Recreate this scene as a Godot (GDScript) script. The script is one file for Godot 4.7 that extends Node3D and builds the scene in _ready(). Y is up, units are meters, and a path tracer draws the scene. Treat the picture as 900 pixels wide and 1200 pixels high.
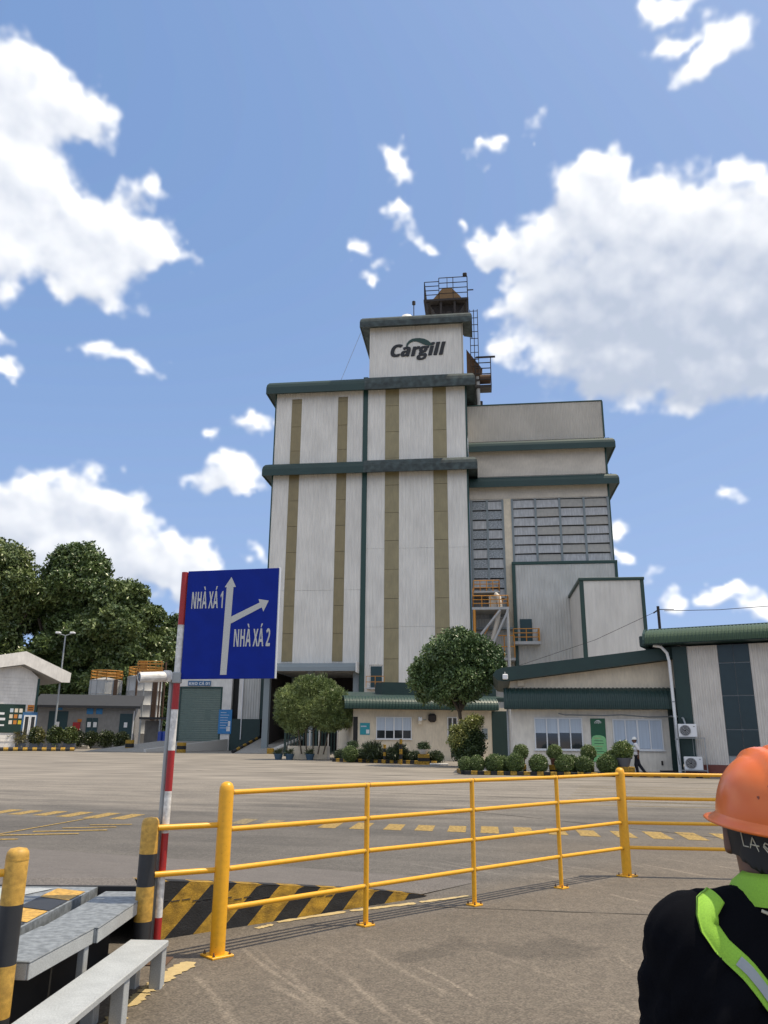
extends Node3D
# A feed mill yard on a sunny day: camera, sky and sun first, then the ground, the buildings, the plants, and the things in the foreground.

# ------------------------------------------------------------------ mesh helper
class MB:
	var v := PackedVector3Array()
	var n := PackedVector3Array()
	var u := PackedVector2Array()

	func tri(a: Vector3, b: Vector3, c: Vector3, na: Vector3, nb: Vector3, nc: Vector3, ua := Vector2.ZERO, ub := Vector2.ZERO, uc := Vector2.ZERO) -> void:
		v.append_array([a, c, b])
		n.append_array([na, nc, nb])
		u.append_array([ua, uc, ub])

	func flat(a: Vector3, b: Vector3, c: Vector3) -> void:
		var m := (b - a).cross(c - a).normalized()
		tri(a, b, c, m, m, m)

	func quad(a: Vector3, b: Vector3, c: Vector3, d: Vector3) -> void:   # anticlockwise from outside
		var m := (c - a).cross(d - b).normalized()
		tri(a, b, c, m, m, m, Vector2(0, 1), Vector2(1, 1), Vector2(1, 0))
		tri(a, c, d, m, m, m, Vector2(0, 1), Vector2(1, 0), Vector2(0, 0))

	func quadn(a: Vector3, b: Vector3, c: Vector3, d: Vector3, na: Vector3, nb: Vector3, nc: Vector3, nd: Vector3) -> void:
		tri(a, b, c, na, nb, nc)
		tri(a, c, d, na, nc, nd)

	func box(c: Vector3, s: Vector3, bev := 0.0, rot := Basis()) -> void:
		var h := s * 0.5
		var b := minf(bev, minf(h.x, minf(h.y, h.z)) * 0.9)
		var g := h - Vector3(b, b, b)
		var p := func(i: int, x: float, y: float, z: float) -> Vector3:
			var q := Vector3(x * g.x, y * g.y, z * g.z)
			q[i] = [x, y, z][i] * h[i]
			return c + rot * q
		for i in 3:
			var j := (i + 1) % 3
			var k := (i + 2) % 3
			for s1: float in [-1.0, 1.0]:
				var q := []
				for e: Array in [[-1, -1], [1, -1], [1, 1], [-1, 1]]:
					var w := Vector3.ZERO
					w[i] = s1
					w[j] = e[0] * s1
					w[k] = e[1]
					q.append(p.call(i, w.x, w.y, w.z))
				quad(q[0], q[1], q[2], q[3])
		if b <= 0.0:
			return
		for i in 3:
			var j := (i + 1) % 3
			var k := (i + 2) % 3
			for sj: float in [-1.0, 1.0]:
				for sk: float in [-1.0, 1.0]:
					var a := Vector3.ZERO
					a[j] = sj
					a[k] = sk
					var a0 := a
					a0[i] = -1.0
					var a1 := a
					a1[i] = 1.0
					if sj * sk > 0:
						quad(p.call(j, a0.x, a0.y, a0.z), p.call(j, a1.x, a1.y, a1.z), p.call(k, a1.x, a1.y, a1.z), p.call(k, a0.x, a0.y, a0.z))
					else:
						quad(p.call(k, a0.x, a0.y, a0.z), p.call(k, a1.x, a1.y, a1.z), p.call(j, a1.x, a1.y, a1.z), p.call(j, a0.x, a0.y, a0.z))
		for x: float in [-1.0, 1.0]:
			for y: float in [-1.0, 1.0]:
				for z: float in [-1.0, 1.0]:
					if x * y * z > 0:
						flat(p.call(0, x, y, z), p.call(1, x, y, z), p.call(2, x, y, z))
					else:
						flat(p.call(0, x, y, z), p.call(2, x, y, z), p.call(1, x, y, z))

	func span(lo: Vector3, hi: Vector3, bev := 0.0) -> void:
		box((lo + hi) * 0.5, hi - lo, bev)

	func tube(pts: Array, r: float, sides := 8, r2 := -1.0) -> void:
		var rings := []
		var prev := Vector3.ZERO
		for i in pts.size():
			var a: Vector3 = pts[maxi(i - 1, 0)]
			var b: Vector3 = pts[mini(i + 1, pts.size() - 1)]
			var t := (b - a).normalized()
			var x := t.cross(Vector3.UP if absf(t.y) < 0.95 else Vector3.RIGHT).normalized()
			if prev != Vector3.ZERO:
				x = (prev - t * prev.dot(t)).normalized()
			prev = x
			var y := t.cross(x)
			var ring := []
			var rr := r if r2 < 0 else lerpf(r, r2, float(i) / (pts.size() - 1))
			for k in sides:
				var an := TAU * k / sides
				var d := x * cos(an) + y * sin(an)
				ring.append([pts[i] + d * rr, d])
			rings.append(ring)
		for i in pts.size() - 1:
			for k in sides:
				var A: Array = rings[i][k]
				var B: Array = rings[i][(k + 1) % sides]
				var C: Array = rings[i + 1][(k + 1) % sides]
				var D: Array = rings[i + 1][k]
				quadn(A[0], B[0], C[0], D[0], A[1], B[1], C[1], D[1])
		for e in [0, pts.size() - 1]:
			var t: Vector3 = (pts[0] - pts[1]).normalized() if e == 0 else (pts[-1] - pts[-2]).normalized()
			for k in sides:
				var A: Vector3 = rings[e][k][0]
				var B: Vector3 = rings[e][(k + 1) % sides][0]
				if e == 0:
					tri(pts[e], B, A, t, t, t)
				else:
					tri(pts[e], A, B, t, t, t)

	func lathe(prof: Array, sides := 16, o := Vector3.ZERO, bas := Basis(), smooth := true) -> void:   # prof: Vector2(radius, height), going up
		for i in prof.size() - 1:
			var p: Vector2 = prof[i]
			var q: Vector2 = prof[i + 1]
			var n0 := Vector2(q.y - p.y, p.x - q.x).normalized()
			var na := n0
			var nb := n0
			if smooth:
				if i > 0:
					var pp: Vector2 = prof[i - 1]
					var m := Vector2(p.y - pp.y, pp.x - p.x).normalized()
					if m.dot(n0) > 0.6:
						na = (n0 + m).normalized()
				if i < prof.size() - 2:
					var qq: Vector2 = prof[i + 2]
					var m := Vector2(qq.y - q.y, q.x - qq.x).normalized()
					if m.dot(n0) > 0.6:
						nb = (n0 + m).normalized()
			for k in sides:
				var a0 := TAU * k / sides
				var a1 := TAU * (k + 1) / sides
				var d0 := Vector3(cos(a0), 0, -sin(a0))
				var d1 := Vector3(cos(a1), 0, -sin(a1))
				var A := o + bas * (d0 * p.x + Vector3.UP * p.y)
				var B := o + bas * (d1 * p.x + Vector3.UP * p.y)
				var C := o + bas * (d1 * q.x + Vector3.UP * q.y)
				var D := o + bas * (d0 * q.x + Vector3.UP * q.y)
				var NA := bas * (d0 * na.x + Vector3.UP * na.y)
				var NB := bas * (d1 * na.x + Vector3.UP * na.y)
				var NC := bas * (d1 * nb.x + Vector3.UP * nb.y)
				var ND := bas * (d0 * nb.x + Vector3.UP * nb.y)
				if p.x > 1e-5:
					tri(A, B, C, NA, NB, NC)
				if q.x > 1e-5:
					tri(A, C, D, NA, NC, ND)

	func prism(poly: Array, z0: float, z1: float, xf := Transform3D()) -> void:   # an outline in x and y, given depth along z
		var pv := PackedVector2Array(poly)
		if Geometry2D.is_polygon_clockwise(pv):
			pv.reverse()
		var t := Geometry2D.triangulate_polygon(pv)
		for i in range(0, t.size(), 3):
			var a := pv[t[i]]
			var b := pv[t[i + 1]]
			var c := pv[t[i + 2]]
			if (b - a).cross(c - a) < 0:
				var s := b
				b = c
				c = s
			flat(xf * Vector3(a.x, a.y, z1), xf * Vector3(b.x, b.y, z1), xf * Vector3(c.x, c.y, z1))
			flat(xf * Vector3(a.x, a.y, z0), xf * Vector3(c.x, c.y, z0), xf * Vector3(b.x, b.y, z0))
		for i in pv.size():
			var a := pv[i]
			var b := pv[(i + 1) % pv.size()]
			quad(xf * Vector3(a.x, a.y, z0), xf * Vector3(b.x, b.y, z0), xf * Vector3(b.x, b.y, z1), xf * Vector3(a.x, a.y, z1))

	# A closed profile of (outwards, height) carried along a plan of (x, z) corners with mitred corners; outwards is to the right hand of the walk turned to face +z first.
	func sweep(prof: Array, plan: Array) -> void:
		var off := []
		for i in plan.size():
			var d0 := Vector2.ZERO
			var d1 := Vector2.ZERO
			if i > 0:
				d0 = (plan[i] - plan[i - 1]).normalized()
			if i < plan.size() - 1:
				d1 = (plan[i + 1] - plan[i]).normalized()
			if i == 0:
				d0 = d1
			if i == plan.size() - 1:
				d1 = d0
			var m0 := Vector2(-d0.y, d0.x)
			var m1 := Vector2(-d1.y, d1.x)
			off.append((m0 + m1) / (1.0 + m0.dot(m1)))
		var at := func(i: int, q: Vector2) -> Vector3:
			var w: Vector2 = plan[i] + off[i] * q.x
			return Vector3(w.x, q.y, w.y)
		var k := prof.size()
		for i in plan.size() - 1:
			for j in k:
				var p: Vector2 = prof[j]
				var q: Vector2 = prof[(j + 1) % k]
				quad(at.call(i, p), at.call(i + 1, p), at.call(i + 1, q), at.call(i, q))
		var t := Geometry2D.triangulate_polygon(PackedVector2Array(prof))
		for i in range(0, t.size(), 3):
			for e in [0, plan.size() - 1]:
				flat(at.call(e, prof[t[i]]), at.call(e, prof[t[i + 1]]), at.call(e, prof[t[i + 2]]))

	# A ribbed metal sheet bent along an open profile of (outwards, height), its ribs running along the profile, from x0 to x1.
	func ribbed(prof: Array, x0: float, x1: float, pitch: float, amp: float) -> void:
		var nrm := []
		for i in prof.size():
			var a: Vector2 = prof[maxi(i - 1, 0)]
			var b: Vector2 = prof[mini(i + 1, prof.size() - 1)]
			var d := (b - a).normalized()
			nrm.append(Vector2(d.y, -d.x) if d.y < 0 else Vector2(-d.y, d.x))
		for i in prof.size():   # outwards: up or forwards
			if nrm[i].x < 0:
				nrm[i] = -nrm[i]
		var cols := []
		var count := int(round((x1 - x0) / pitch))
		for i in count:
			var s := x0 + (x1 - x0) * i / count
			var w := (x1 - x0) / count
			cols.append_array([Vector2(s, 0), Vector2(s + w * 0.45, 0), Vector2(s + w * 0.58, amp), Vector2(s + w * 0.87, amp)])
		cols.append(Vector2(x1, 0))
		for c in cols.size() - 1:
			for i in prof.size() - 1:
				var q := []
				for e: Array in [[c, i], [c, i + 1], [c + 1, i + 1], [c + 1, i]]:
					var col: Vector2 = cols[e[0]]
					var pp: Vector2 = prof[e[1]] + nrm[e[1]] * col.y
					q.append(Vector3(col.x, pp.y, pp.x))
				quad(q[0], q[1], q[2], q[3])

	func mesh() -> ArrayMesh:
		var a := []
		a.resize(Mesh.ARRAY_MAX)
		a[Mesh.ARRAY_VERTEX] = v
		a[Mesh.ARRAY_NORMAL] = n
		a[Mesh.ARRAY_TEX_UV] = u
		var m := ArrayMesh.new()
		m.add_surface_from_arrays(Mesh.PRIMITIVE_TRIANGLES, a)
		return m


# ------------------------------------------------------------------ nodes
var taken := {}

func numbered(called: String) -> String:
	taken[called] = taken.get(called, -1) + 1
	return called if taken[called] == 0 else "%s_%03d" % [called, taken[called]]

func tag(o: Node3D, label: String, category: String, group := "") -> Node3D:
	o.set_meta("label", label)
	o.set_meta("category", category)
	if group:
		o.set_meta("group", group)
	return o

func thing(called: String, label: String, category: String, at := Vector3.ZERO, turn := 0.0, group := "") -> Node3D:
	var o := Node3D.new()
	o.name = numbered(called)
	add_child(o, true)
	o.position = at
	o.rotation_degrees.y = turn
	return tag(o, label, category, group)

func part(called: String, m: Variant, mt: Material, parent: Node3D, at := Vector3.ZERO) -> MeshInstance3D:
	var o := MeshInstance3D.new()
	var k: int = 0
	if parent != self:
		var seen: Dictionary = parent.get_meta("_names", {})
		k = seen.get(called, -1) + 1
		seen[called] = k
		parent.set_meta("_names", seen)
	o.name = (called if k == 0 else "%s_%03d" % [called, k]) if parent != self else numbered(called)
	o.mesh = m.mesh() if m is MB else m
	o.material_override = mt
	parent.add_child(o, true)
	o.position = at
	return o

func struct(called: String, m: MB, mt: Material) -> MeshInstance3D:
	var o := part(called, m, mt, self)
	o.set_meta("kind", "structure")
	return o

func solo(called: String, m: Variant, mt: Material, label: String, category: String, group := "") -> MeshInstance3D:
	var o := part(called, m, mt, self)
	tag(o, label, category, group)
	return o

func copy(o: Node3D, base: String, label: String, at: Vector3, turn := 0.0) -> Node3D:
	var c: Node3D = o.duplicate()
	c.name = numbered(base)
	add_child(c, true)
	c.position = at
	c.rotation_degrees.y = turn
	c.set_meta("label", label)
	return c

func bx(lo: Vector3, hi: Vector3, bev := 0.0) -> MB:
	var m := MB.new()
	m.span(lo, hi, bev)
	return m

func tb(pts: Array, r: float, sides := 8, r2 := -1.0) -> MB:
	var m := MB.new()
	m.tube(pts, r, sides, r2)
	return m

func pr(poly: Array, z0: float, z1: float, xf := Transform3D()) -> MB:
	var m := MB.new()
	m.prism(poly, z0, z1, xf)
	return m

# ------------------------------------------------------------------ materials
var tex := {}

func noise_tex(key: String, freq: float, lo: float, hi: float, oct := 4, size := 512, kind := FastNoiseLite.TYPE_SIMPLEX_SMOOTH, s := 1, ramp_mid := 0.5) -> NoiseTexture2D:
	if tex.has(key):
		return tex[key]
	var f := FastNoiseLite.new()
	f.noise_type = kind
	f.seed = s
	f.frequency = freq
	f.fractal_octaves = oct
	var t := NoiseTexture2D.new()
	t.width = size
	t.height = size
	t.seamless = true
	t.noise = f
	var g := Gradient.new()
	g.set_color(0, Color(lo, lo, lo))
	g.set_color(1, Color(hi, hi, hi))
	g.set_offset(0, maxf(ramp_mid - 0.38, 0.0))
	g.set_offset(1, minf(ramp_mid + 0.38, 1.0))
	t.color_ramp = g
	tex[key] = t
	return t

# paint with small chips down to the rust
func chip_tex() -> NoiseTexture2D:
	if tex.has("chips"):
		return tex.chips
	var t: NoiseTexture2D = noise_tex("chips", 0.05, 0.0, 1.0, 4, 512, FastNoiseLite.TYPE_SIMPLEX, 101)
	var g := Gradient.new()
	g.set_color(0, Color(0.62, 0.48, 0.40))
	g.set_color(1, Color(1, 1, 1))
	g.set_offset(0, 0.07)
	g.set_offset(1, 0.12)
	t.color_ramp = g
	return t

func lin(r: float, g: float, b: float) -> Color:
	return Color(r, g, b).linear_to_srgb()

func paint(c: Color, rough := 0.6, metal := 0.0) -> StandardMaterial3D:
	var m := StandardMaterial3D.new()
	m.albedo_color = c
	m.roughness = rough
	m.metallic = metal
	return m

# a surface with an albedo pattern and a second one multiplied over it, both laid on in the object's own axes
func worn(c: Color, rough: float, t1: Texture2D, s1: Vector3, t2: Texture2D = null, s2 := Vector3.ONE, bump: Texture2D = null, relief := 0.0, world := false) -> StandardMaterial3D:
	var m := paint(c, rough)
	m.albedo_texture = t1
	m.uv1_triplanar = true
	m.uv1_world_triplanar = world
	m.uv1_scale = s1
	if t2:
		m.detail_enabled = true
		m.detail_blend_mode = BaseMaterial3D.BLEND_MODE_MUL
		m.detail_uv_layer = BaseMaterial3D.DETAIL_UV_2
		m.detail_albedo = t2
		m.uv2_triplanar = true
		m.uv2_world_triplanar = world
		m.uv2_scale = s2
	if bump:
		m.heightmap_enabled = true
		m.heightmap_texture = bump
		m.heightmap_scale = relief
	return m

var M := {}

func rib_image() -> ImageTexture:
	var im := Image.create(256, 8, false, Image.FORMAT_RGB8)
	for x in 256:
		var p := fmod(x / 256.0 * 16.0, 1.0)
		var h := clampf((0.25 - absf(p - 0.5)) * 10.0 + 0.5, 0.0, 1.0)
		for y in 8:
			im.set_pixel(x, y, Color(h, h, h))
	return ImageTexture.create_from_image(im)

func make_materials() -> void:
	var streak := noise_tex("streak", 0.03, 0.94, 1.0, 4, 512, FastNoiseLite.TYPE_SIMPLEX_SMOOTH, 3, 0.42)
	var blotch := noise_tex("blotch", 0.012, 0.93, 1.0, 5, 512, FastNoiseLite.TYPE_SIMPLEX_SMOOTH, 7)
	var fine := noise_tex("fine", 0.12, 0.86, 1.0, 3, 512, FastNoiseLite.TYPE_SIMPLEX_SMOOTH, 9)
	var grit := noise_tex("grit", 0.3, 0.66, 1.0, 2, 512, FastNoiseLite.TYPE_VALUE, 11)
	var ribs := rib_image()
	var drip := Vector3(0.22, 0.022, 0.22)
	var big := Vector3(0.045, 0.03, 0.045)
	M.clad = worn(lin(0.83, 0.80, 0.735), 0.55, streak, drip, blotch, big, ribs, 3.0)
	M.clad_old = worn(lin(0.56, 0.52, 0.45), 0.6, streak, drip * 1.6, blotch, big, ribs, 3.0)
	M.clad_grey = worn(lin(0.60, 0.595, 0.56), 0.55, streak, drip, blotch, big * 2.0, ribs, 3.0)
	M.clad_box = worn(lin(0.74, 0.71, 0.65), 0.55, streak, drip * 0.7, blotch, big, ribs, 2.0)
	M.strip = worn(lin(0.28, 0.225, 0.110), 0.4, streak, drip * 2.0, blotch, Vector3(0.15, 0.1, 0.15))
	M.strip2 = worn(lin(0.32, 0.27, 0.145), 0.4, streak, drip * 2.0, blotch, Vector3(0.15, 0.1, 0.15))
	M.awn = worn(lin(0.018, 0.050, 0.045), 0.5, streak, Vector3(0.3, 0.12, 0.3), blotch, big)
	M.awn_faded = worn(lin(0.070, 0.100, 0.098), 0.6, streak, Vector3(0.3, 0.15, 0.3), noise_tex("scab", 0.02, 0.55, 1.0, 5, 512, FastNoiseLite.TYPE_SIMPLEX_SMOOTH, 21), Vector3(0.1, 0.1, 0.1))
	M.lit_rib = worn(lin(0.42, 0.40, 0.32), 0.8, streak, Vector3(0.8, 0.8, 0.8))  # pale tone of sunlit rib tops, painted on the awnings
	M.trim = worn(lin(0.016, 0.060, 0.050), 0.45, fine, Vector3(0.3, 0.3, 0.3))
	M.green_roof = worn(lin(0.019, 0.056, 0.043), 0.45, streak, Vector3(0.2, 0.2, 0.2), blotch, Vector3(0.1, 0.1, 0.1))
	M.green_dark = worn(lin(0.012, 0.038, 0.034), 0.5, blotch, Vector3(0.2, 0.2, 0.2))
	M.rb_green = worn(lin(0.045, 0.088, 0.046), 0.5, streak, Vector3(0.3, 0.1, 0.3), blotch, Vector3(0.1, 0.1, 0.1))
	M.void_shade = paint(lin(0.006, 0.006, 0.006), 0.9)  # near-black standing in for the shade under the walkway
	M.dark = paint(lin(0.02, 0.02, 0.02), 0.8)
	M.louvre = worn(lin(0.50, 0.51, 0.52), 0.3, noise_tex("rustrun", 0.03, 0.84, 1.0, 4, 512, FastNoiseLite.TYPE_SIMPLEX_SMOOTH, 5), Vector3(0.25, 0.04, 0.25), blotch, Vector3(0.35, 0.35, 0.35))
	M.louvre_rust = worn(lin(0.40, 0.385, 0.35), 0.5, streak, Vector3(0.8, 0.05, 0.8), blotch, Vector3(0.35, 0.35, 0.35))
	M.louvre_old = worn(lin(0.36, 0.40, 0.43), 0.3, noise_tex("crumple", 0.025, 0.62, 1.0, 5, 512, FastNoiseLite.TYPE_SIMPLEX, 15), Vector3(0.3, 0.5, 0.3))
	M.louvre_bar = paint(lin(0.20, 0.235, 0.25), 0.5)
	M.cream = worn(lin(0.80, 0.70, 0.54), 0.7, blotch, Vector3(0.15, 0.15, 0.15), streak, Vector3(0.5, 0.12, 0.5))
	M.cream_dirty = worn(lin(0.68, 0.62, 0.53), 0.75, streak, Vector3(0.35, 0.09, 0.35), blotch, Vector3(0.06, 0.1, 0.06))
	M.plaster = worn(lin(0.86, 0.80, 0.70), 0.75, blotch, Vector3(0.2, 0.2, 0.2), streak, Vector3(0.4, 0.06, 0.4))
	M.white_wall = worn(lin(0.86, 0.83, 0.78), 0.6, streak, Vector3(0.3, 0.06, 0.3), blotch, Vector3(0.1, 0.1, 0.1))
	M.rb_wall = worn(lin(0.74, 0.70, 0.64), 0.5, streak, Vector3(0.5, 0.05, 0.5), blotch, Vector3(0.12, 0.12, 0.12))
	M.rb_glass = worn(lin(0.020, 0.040, 0.045), 0.28, blotch, Vector3(0.3, 0.3, 0.3))
	M.steel = worn(lin(0.44, 0.445, 0.44), 0.5, streak, Vector3(0.5, 0.08, 0.5), blotch, Vector3(0.2, 0.2, 0.2))
	M.rust = worn(lin(0.13, 0.075, 0.045), 0.85, fine, Vector3(0.5, 0.5, 0.5), blotch, Vector3(0.4, 0.4, 0.4))
	M.rust_light = worn(lin(0.34, 0.21, 0.10), 0.85, noise_tex("fine", 0.12, 0.86, 1.0), Vector3(0.5, 0.5, 0.5), blotch, Vector3(0.4, 0.4, 0.4))
	M.dark_rust_and_shade = worn(lin(0.045, 0.038, 0.036), 0.85, fine, Vector3(0.5, 0.5, 0.5), blotch, Vector3(0.4, 0.4, 0.4))  # dark rust; on the drive-through walls it paints the canopy shade
	M.orange_paint = worn(lin(0.62, 0.27, 0.035), 0.5, fine, Vector3(0.7, 0.7, 0.7))
	M.glass = paint(lin(0.03, 0.035, 0.04), 0.06)
	M.glass.metallic_specular = 0.7
	M.blind = worn(lin(0.52, 0.60, 0.70), 0.5, streak, Vector3(0.6, 0.02, 0.6))
	M.frame_white = paint(lin(0.76, 0.77, 0.78), 0.4)
	M.shutter = worn(lin(0.13, 0.185, 0.16), 0.45, blotch, Vector3(0.3, 0.3, 0.3))
	M.red = worn(lin(0.40, 0.02, 0.02), 0.45, fine, Vector3(1.2, 1.2, 1.2))
	M.white_paint = worn(lin(0.78, 0.77, 0.74), 0.45, noise_tex("scuff", 0.02, 0.74, 1.0, 5, 512, FastNoiseLite.TYPE_SIMPLEX_SMOOTH, 41, 0.36), Vector3(1.5, 1.5, 1.5))
	M.yellow = worn(lin(0.80, 0.40, 0.018), 0.38, noise_tex("yellow_wear", 0.03, 0.94, 1.0, 5, 512, FastNoiseLite.TYPE_SIMPLEX_SMOOTH, 51, 0.4), Vector3(1.3, 1.3, 1.3), chip_tex(), Vector3(1.1, 1.1, 1.1), fine, 0.05)
	M.yellow_old = worn(lin(0.72, 0.42, 0.075), 0.55, noise_tex("scuff", 0.02, 0.74, 1.0), Vector3(1.8, 1.8, 1.8), fine, Vector3(2.5, 2.5, 2.5), fine, 0.1)
	M.black_paint = worn(lin(0.030, 0.032, 0.036), 0.5, blotch, Vector3(1.5, 1.5, 1.5), fine, Vector3(3, 3, 3), fine, 0.1)
	M.kerb_yellow = worn(lin(0.72, 0.42, 0.035), 0.7, noise_tex("kerbwear", 0.018, 0.55, 1.0, 6, 512, FastNoiseLite.TYPE_SIMPLEX_SMOOTH, 61, 0.34), Vector3(0.9, 0.9, 0.9), grit, Vector3(2, 2, 2), grit, 0.6)
	M.kerb_black = worn(lin(0.026, 0.027, 0.030), 0.75, noise_tex("kerbwear", 0.018, 0.3, 1.0), Vector3(0.9, 0.9, 0.9), grit, Vector3(2, 2, 2), grit, 0.6)
	M.mark = worn(lin(0.60, 0.40, 0.11), 0.8, noise_tex("markwear", 0.05, 0.62, 1.0, 5, 512, FastNoiseLite.TYPE_SIMPLEX_SMOOTH, 71, 0.4), Vector3(0.5, 0.5, 0.5), grit, Vector3(1, 1, 1), null, 0.0, true)
	M.mark_faint = worn(lin(0.42, 0.33, 0.17), 0.8, noise_tex("markwear", 0.05, 0.62, 1.0), Vector3(0.5, 0.5, 0.5), grit, Vector3(1, 1, 1), null, 0.0, true)
	M.flake = worn(lin(0.60, 0.46, 0.22), 0.8, fine, Vector3(2, 2, 2), blotch, Vector3(2, 2, 2), grit, 0.3, true)
	M.blue = worn(lin(0.002, 0.020, 0.26), 0.5, blotch, Vector3(0.8, 0.8, 0.8))
	M.blue.metallic_specular = 0.3
	M.silver_print = worn(lin(0.60, 0.60, 0.57), 0.5, fine, Vector3(2, 2, 2))
	M.alu = paint(lin(0.62, 0.63, 0.64), 0.4, 0.3)
	M.grey_plate = worn(lin(0.25, 0.275, 0.295), 0.55, blotch, Vector3(1.2, 1.2, 1.2), noise_tex("scuff", 0.02, 0.74, 1.0), Vector3(1.4, 1.4, 1.4), grit, 0.2)
	M.bench = worn(lin(0.47, 0.495, 0.50), 0.55, blotch, Vector3(0.7, 0.7, 0.7), fine, Vector3(1.7, 1.7, 0.6), fine, 0.15)
	M.grey_pipe = paint(lin(0.30, 0.32, 0.33), 0.5)
	M.concrete = worn(lin(0.42, 0.40, 0.36), 0.85, blotch, Vector3(0.4, 0.4, 0.4), grit, Vector3(1, 1, 1), grit, 0.4)
	M.path = worn(lin(0.50, 0.46, 0.39), 0.85, blotch, Vector3(0.4, 0.4, 0.4), grit, Vector3(1, 1, 1))  # kept pale so the added strip throws light on the office wall
	M.white_kerb = worn(lin(0.62, 0.60, 0.56), 0.8, streak, Vector3(0.4, 0.4, 0.4))
	M.brick_red = worn(lin(0.20, 0.065, 0.05), 0.8, blotch, Vector3(0.8, 0.8, 0.8))
	M.plant_pot = paint(lin(0.09, 0.10, 0.12), 0.6)
	M.blue_pot = paint(lin(0.05, 0.10, 0.15), 0.5)
	M.terracotta = worn(lin(0.16, 0.075, 0.05), 0.8, blotch, Vector3(3, 3, 3))
	M.soil = paint(lin(0.05, 0.035, 0.025), 0.95)
	M.bark = worn(lin(0.11, 0.085, 0.06), 0.9, streak, Vector3(1.5, 0.4, 1.5), null, Vector3.ONE, grit, 2.0)
	M.leaf = paint(Color.WHITE, 0.36)
	M.leaf.vertex_color_use_as_albedo = true
	M.leaf.backlight = Color(0.55, 0.6, 0.25)
	M.letters_black = paint(lin(0.012, 0.013, 0.016), 0.5)
	M.letters_white = paint(lin(0.78, 0.78, 0.76), 0.5)
	M.poster_teal = paint(lin(0.03, 0.30, 0.36), 0.4)
	M.poster_blue = worn(lin(0.03, 0.22, 0.52), 0.4, blotch, Vector3(0.5, 0.5, 0.5))
	M.door_teal = paint(lin(0.012, 0.045, 0.055), 0.5)
	M.door_blue = paint(lin(0.04, 0.13, 0.28), 0.5)
	M.board_green = paint(lin(0.008, 0.035, 0.025), 0.5)
	M.banner_green = worn(lin(0.012, 0.11, 0.05), 0.45, blotch, Vector3(1, 1, 1))
	M.banner_light = worn(lin(0.26, 0.62, 0.26), 0.45, blotch, Vector3(1, 1, 1))
	M.shed_wall = worn(lin(0.30, 0.295, 0.285), 0.6, streak, Vector3(0.6, 0.05, 0.6), blotch, Vector3(0.2, 0.2, 0.2), ribs, 2.0)
	M.shed_roof = worn(lin(0.030, 0.032, 0.036), 0.7, streak, Vector3(0.4, 0.4, 0.4), blotch, Vector3(0.2, 0.2, 0.2))
	M.vent_cream = paint(lin(0.66, 0.60, 0.42), 0.5)
	M.rope_black = paint(lin(0.015, 0.015, 0.017), 0.6)
	M.notice_orange = paint(lin(0.55, 0.20, 0.03), 0.5)
	M.notice_yellow = paint(lin(0.62, 0.50, 0.03), 0.5)
	M.barrel_blue = paint(lin(0.015, 0.05, 0.30), 0.45)
	M.skin = paint(lin(0.15, 0.075, 0.048), 0.5)
	M.skin.subsurf_scatter_enabled = true
	M.skin.subsurf_scatter_strength = 0.1
	M.shirt_black = worn(lin(0.005, 0.0055, 0.008), 0.9, fine, Vector3(6, 6, 6), null, Vector3.ONE, noise_tex("weave", 0.3, 0, 1, 2, 512, FastNoiseLite.TYPE_SIMPLEX, 81), 0.04)
	M.shirt_black.rim_enabled = true
	M.shirt_black.rim = 0.05
	M.shirt_black.metallic_specular = 0.15
	M.scuff_mark = paint(lin(0.20, 0.045, 0.018), 0.6)
	M.lime = worn(lin(0.28, 0.56, 0.045), 0.75, fine, Vector3(5, 5, 5), null, Vector3.ONE, noise_tex("weave", 0.3, 0, 1), 0.03)
	M.reflective = paint(lin(0.26, 0.29, 0.31), 0.45)
	M.helmet = worn(lin(0.76, 0.165, 0.030), 0.24, noise_tex("shell", 0.006, 0.9, 1.0, 3, 512, FastNoiseLite.TYPE_SIMPLEX_SMOOTH, 91), Vector3(2, 2, 2))
	M.hair = paint(lin(0.006, 0.0055, 0.0055), 0.6)
	M.chalk = paint(lin(0.55, 0.53, 0.42), 0.8)
	M.white_shirt = paint(lin(0.76, 0.74, 0.75), 0.8)
	M.trousers = paint(lin(0.016, 0.018, 0.026), 0.85)
	M.white_helmet = paint(lin(0.78, 0.77, 0.72), 0.4)
	M.screen_dark = paint(lin(0.012, 0.012, 0.012), 0.15)

# ------------------------------------------------------------------ sky: air and clouds, computed by direction
const SKY_W := 2560
const SKY_H := 1280
const GW := 1440
const GH := 368
var puffs := PackedFloat32Array()
var gloom := PackedFloat32Array()
var near_cloud := PackedByteArray()
var warp := FastNoiseLite.new()
var billow := FastNoiseLite.new()
var cloud_noise := FastNoiseLite.new()
var fluff := FastNoiseLite.new()
var sky_rows := []
var sun_dir := Vector3(0.45, 1.0, -0.02).normalized()
const SKY_K := 1.9

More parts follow.
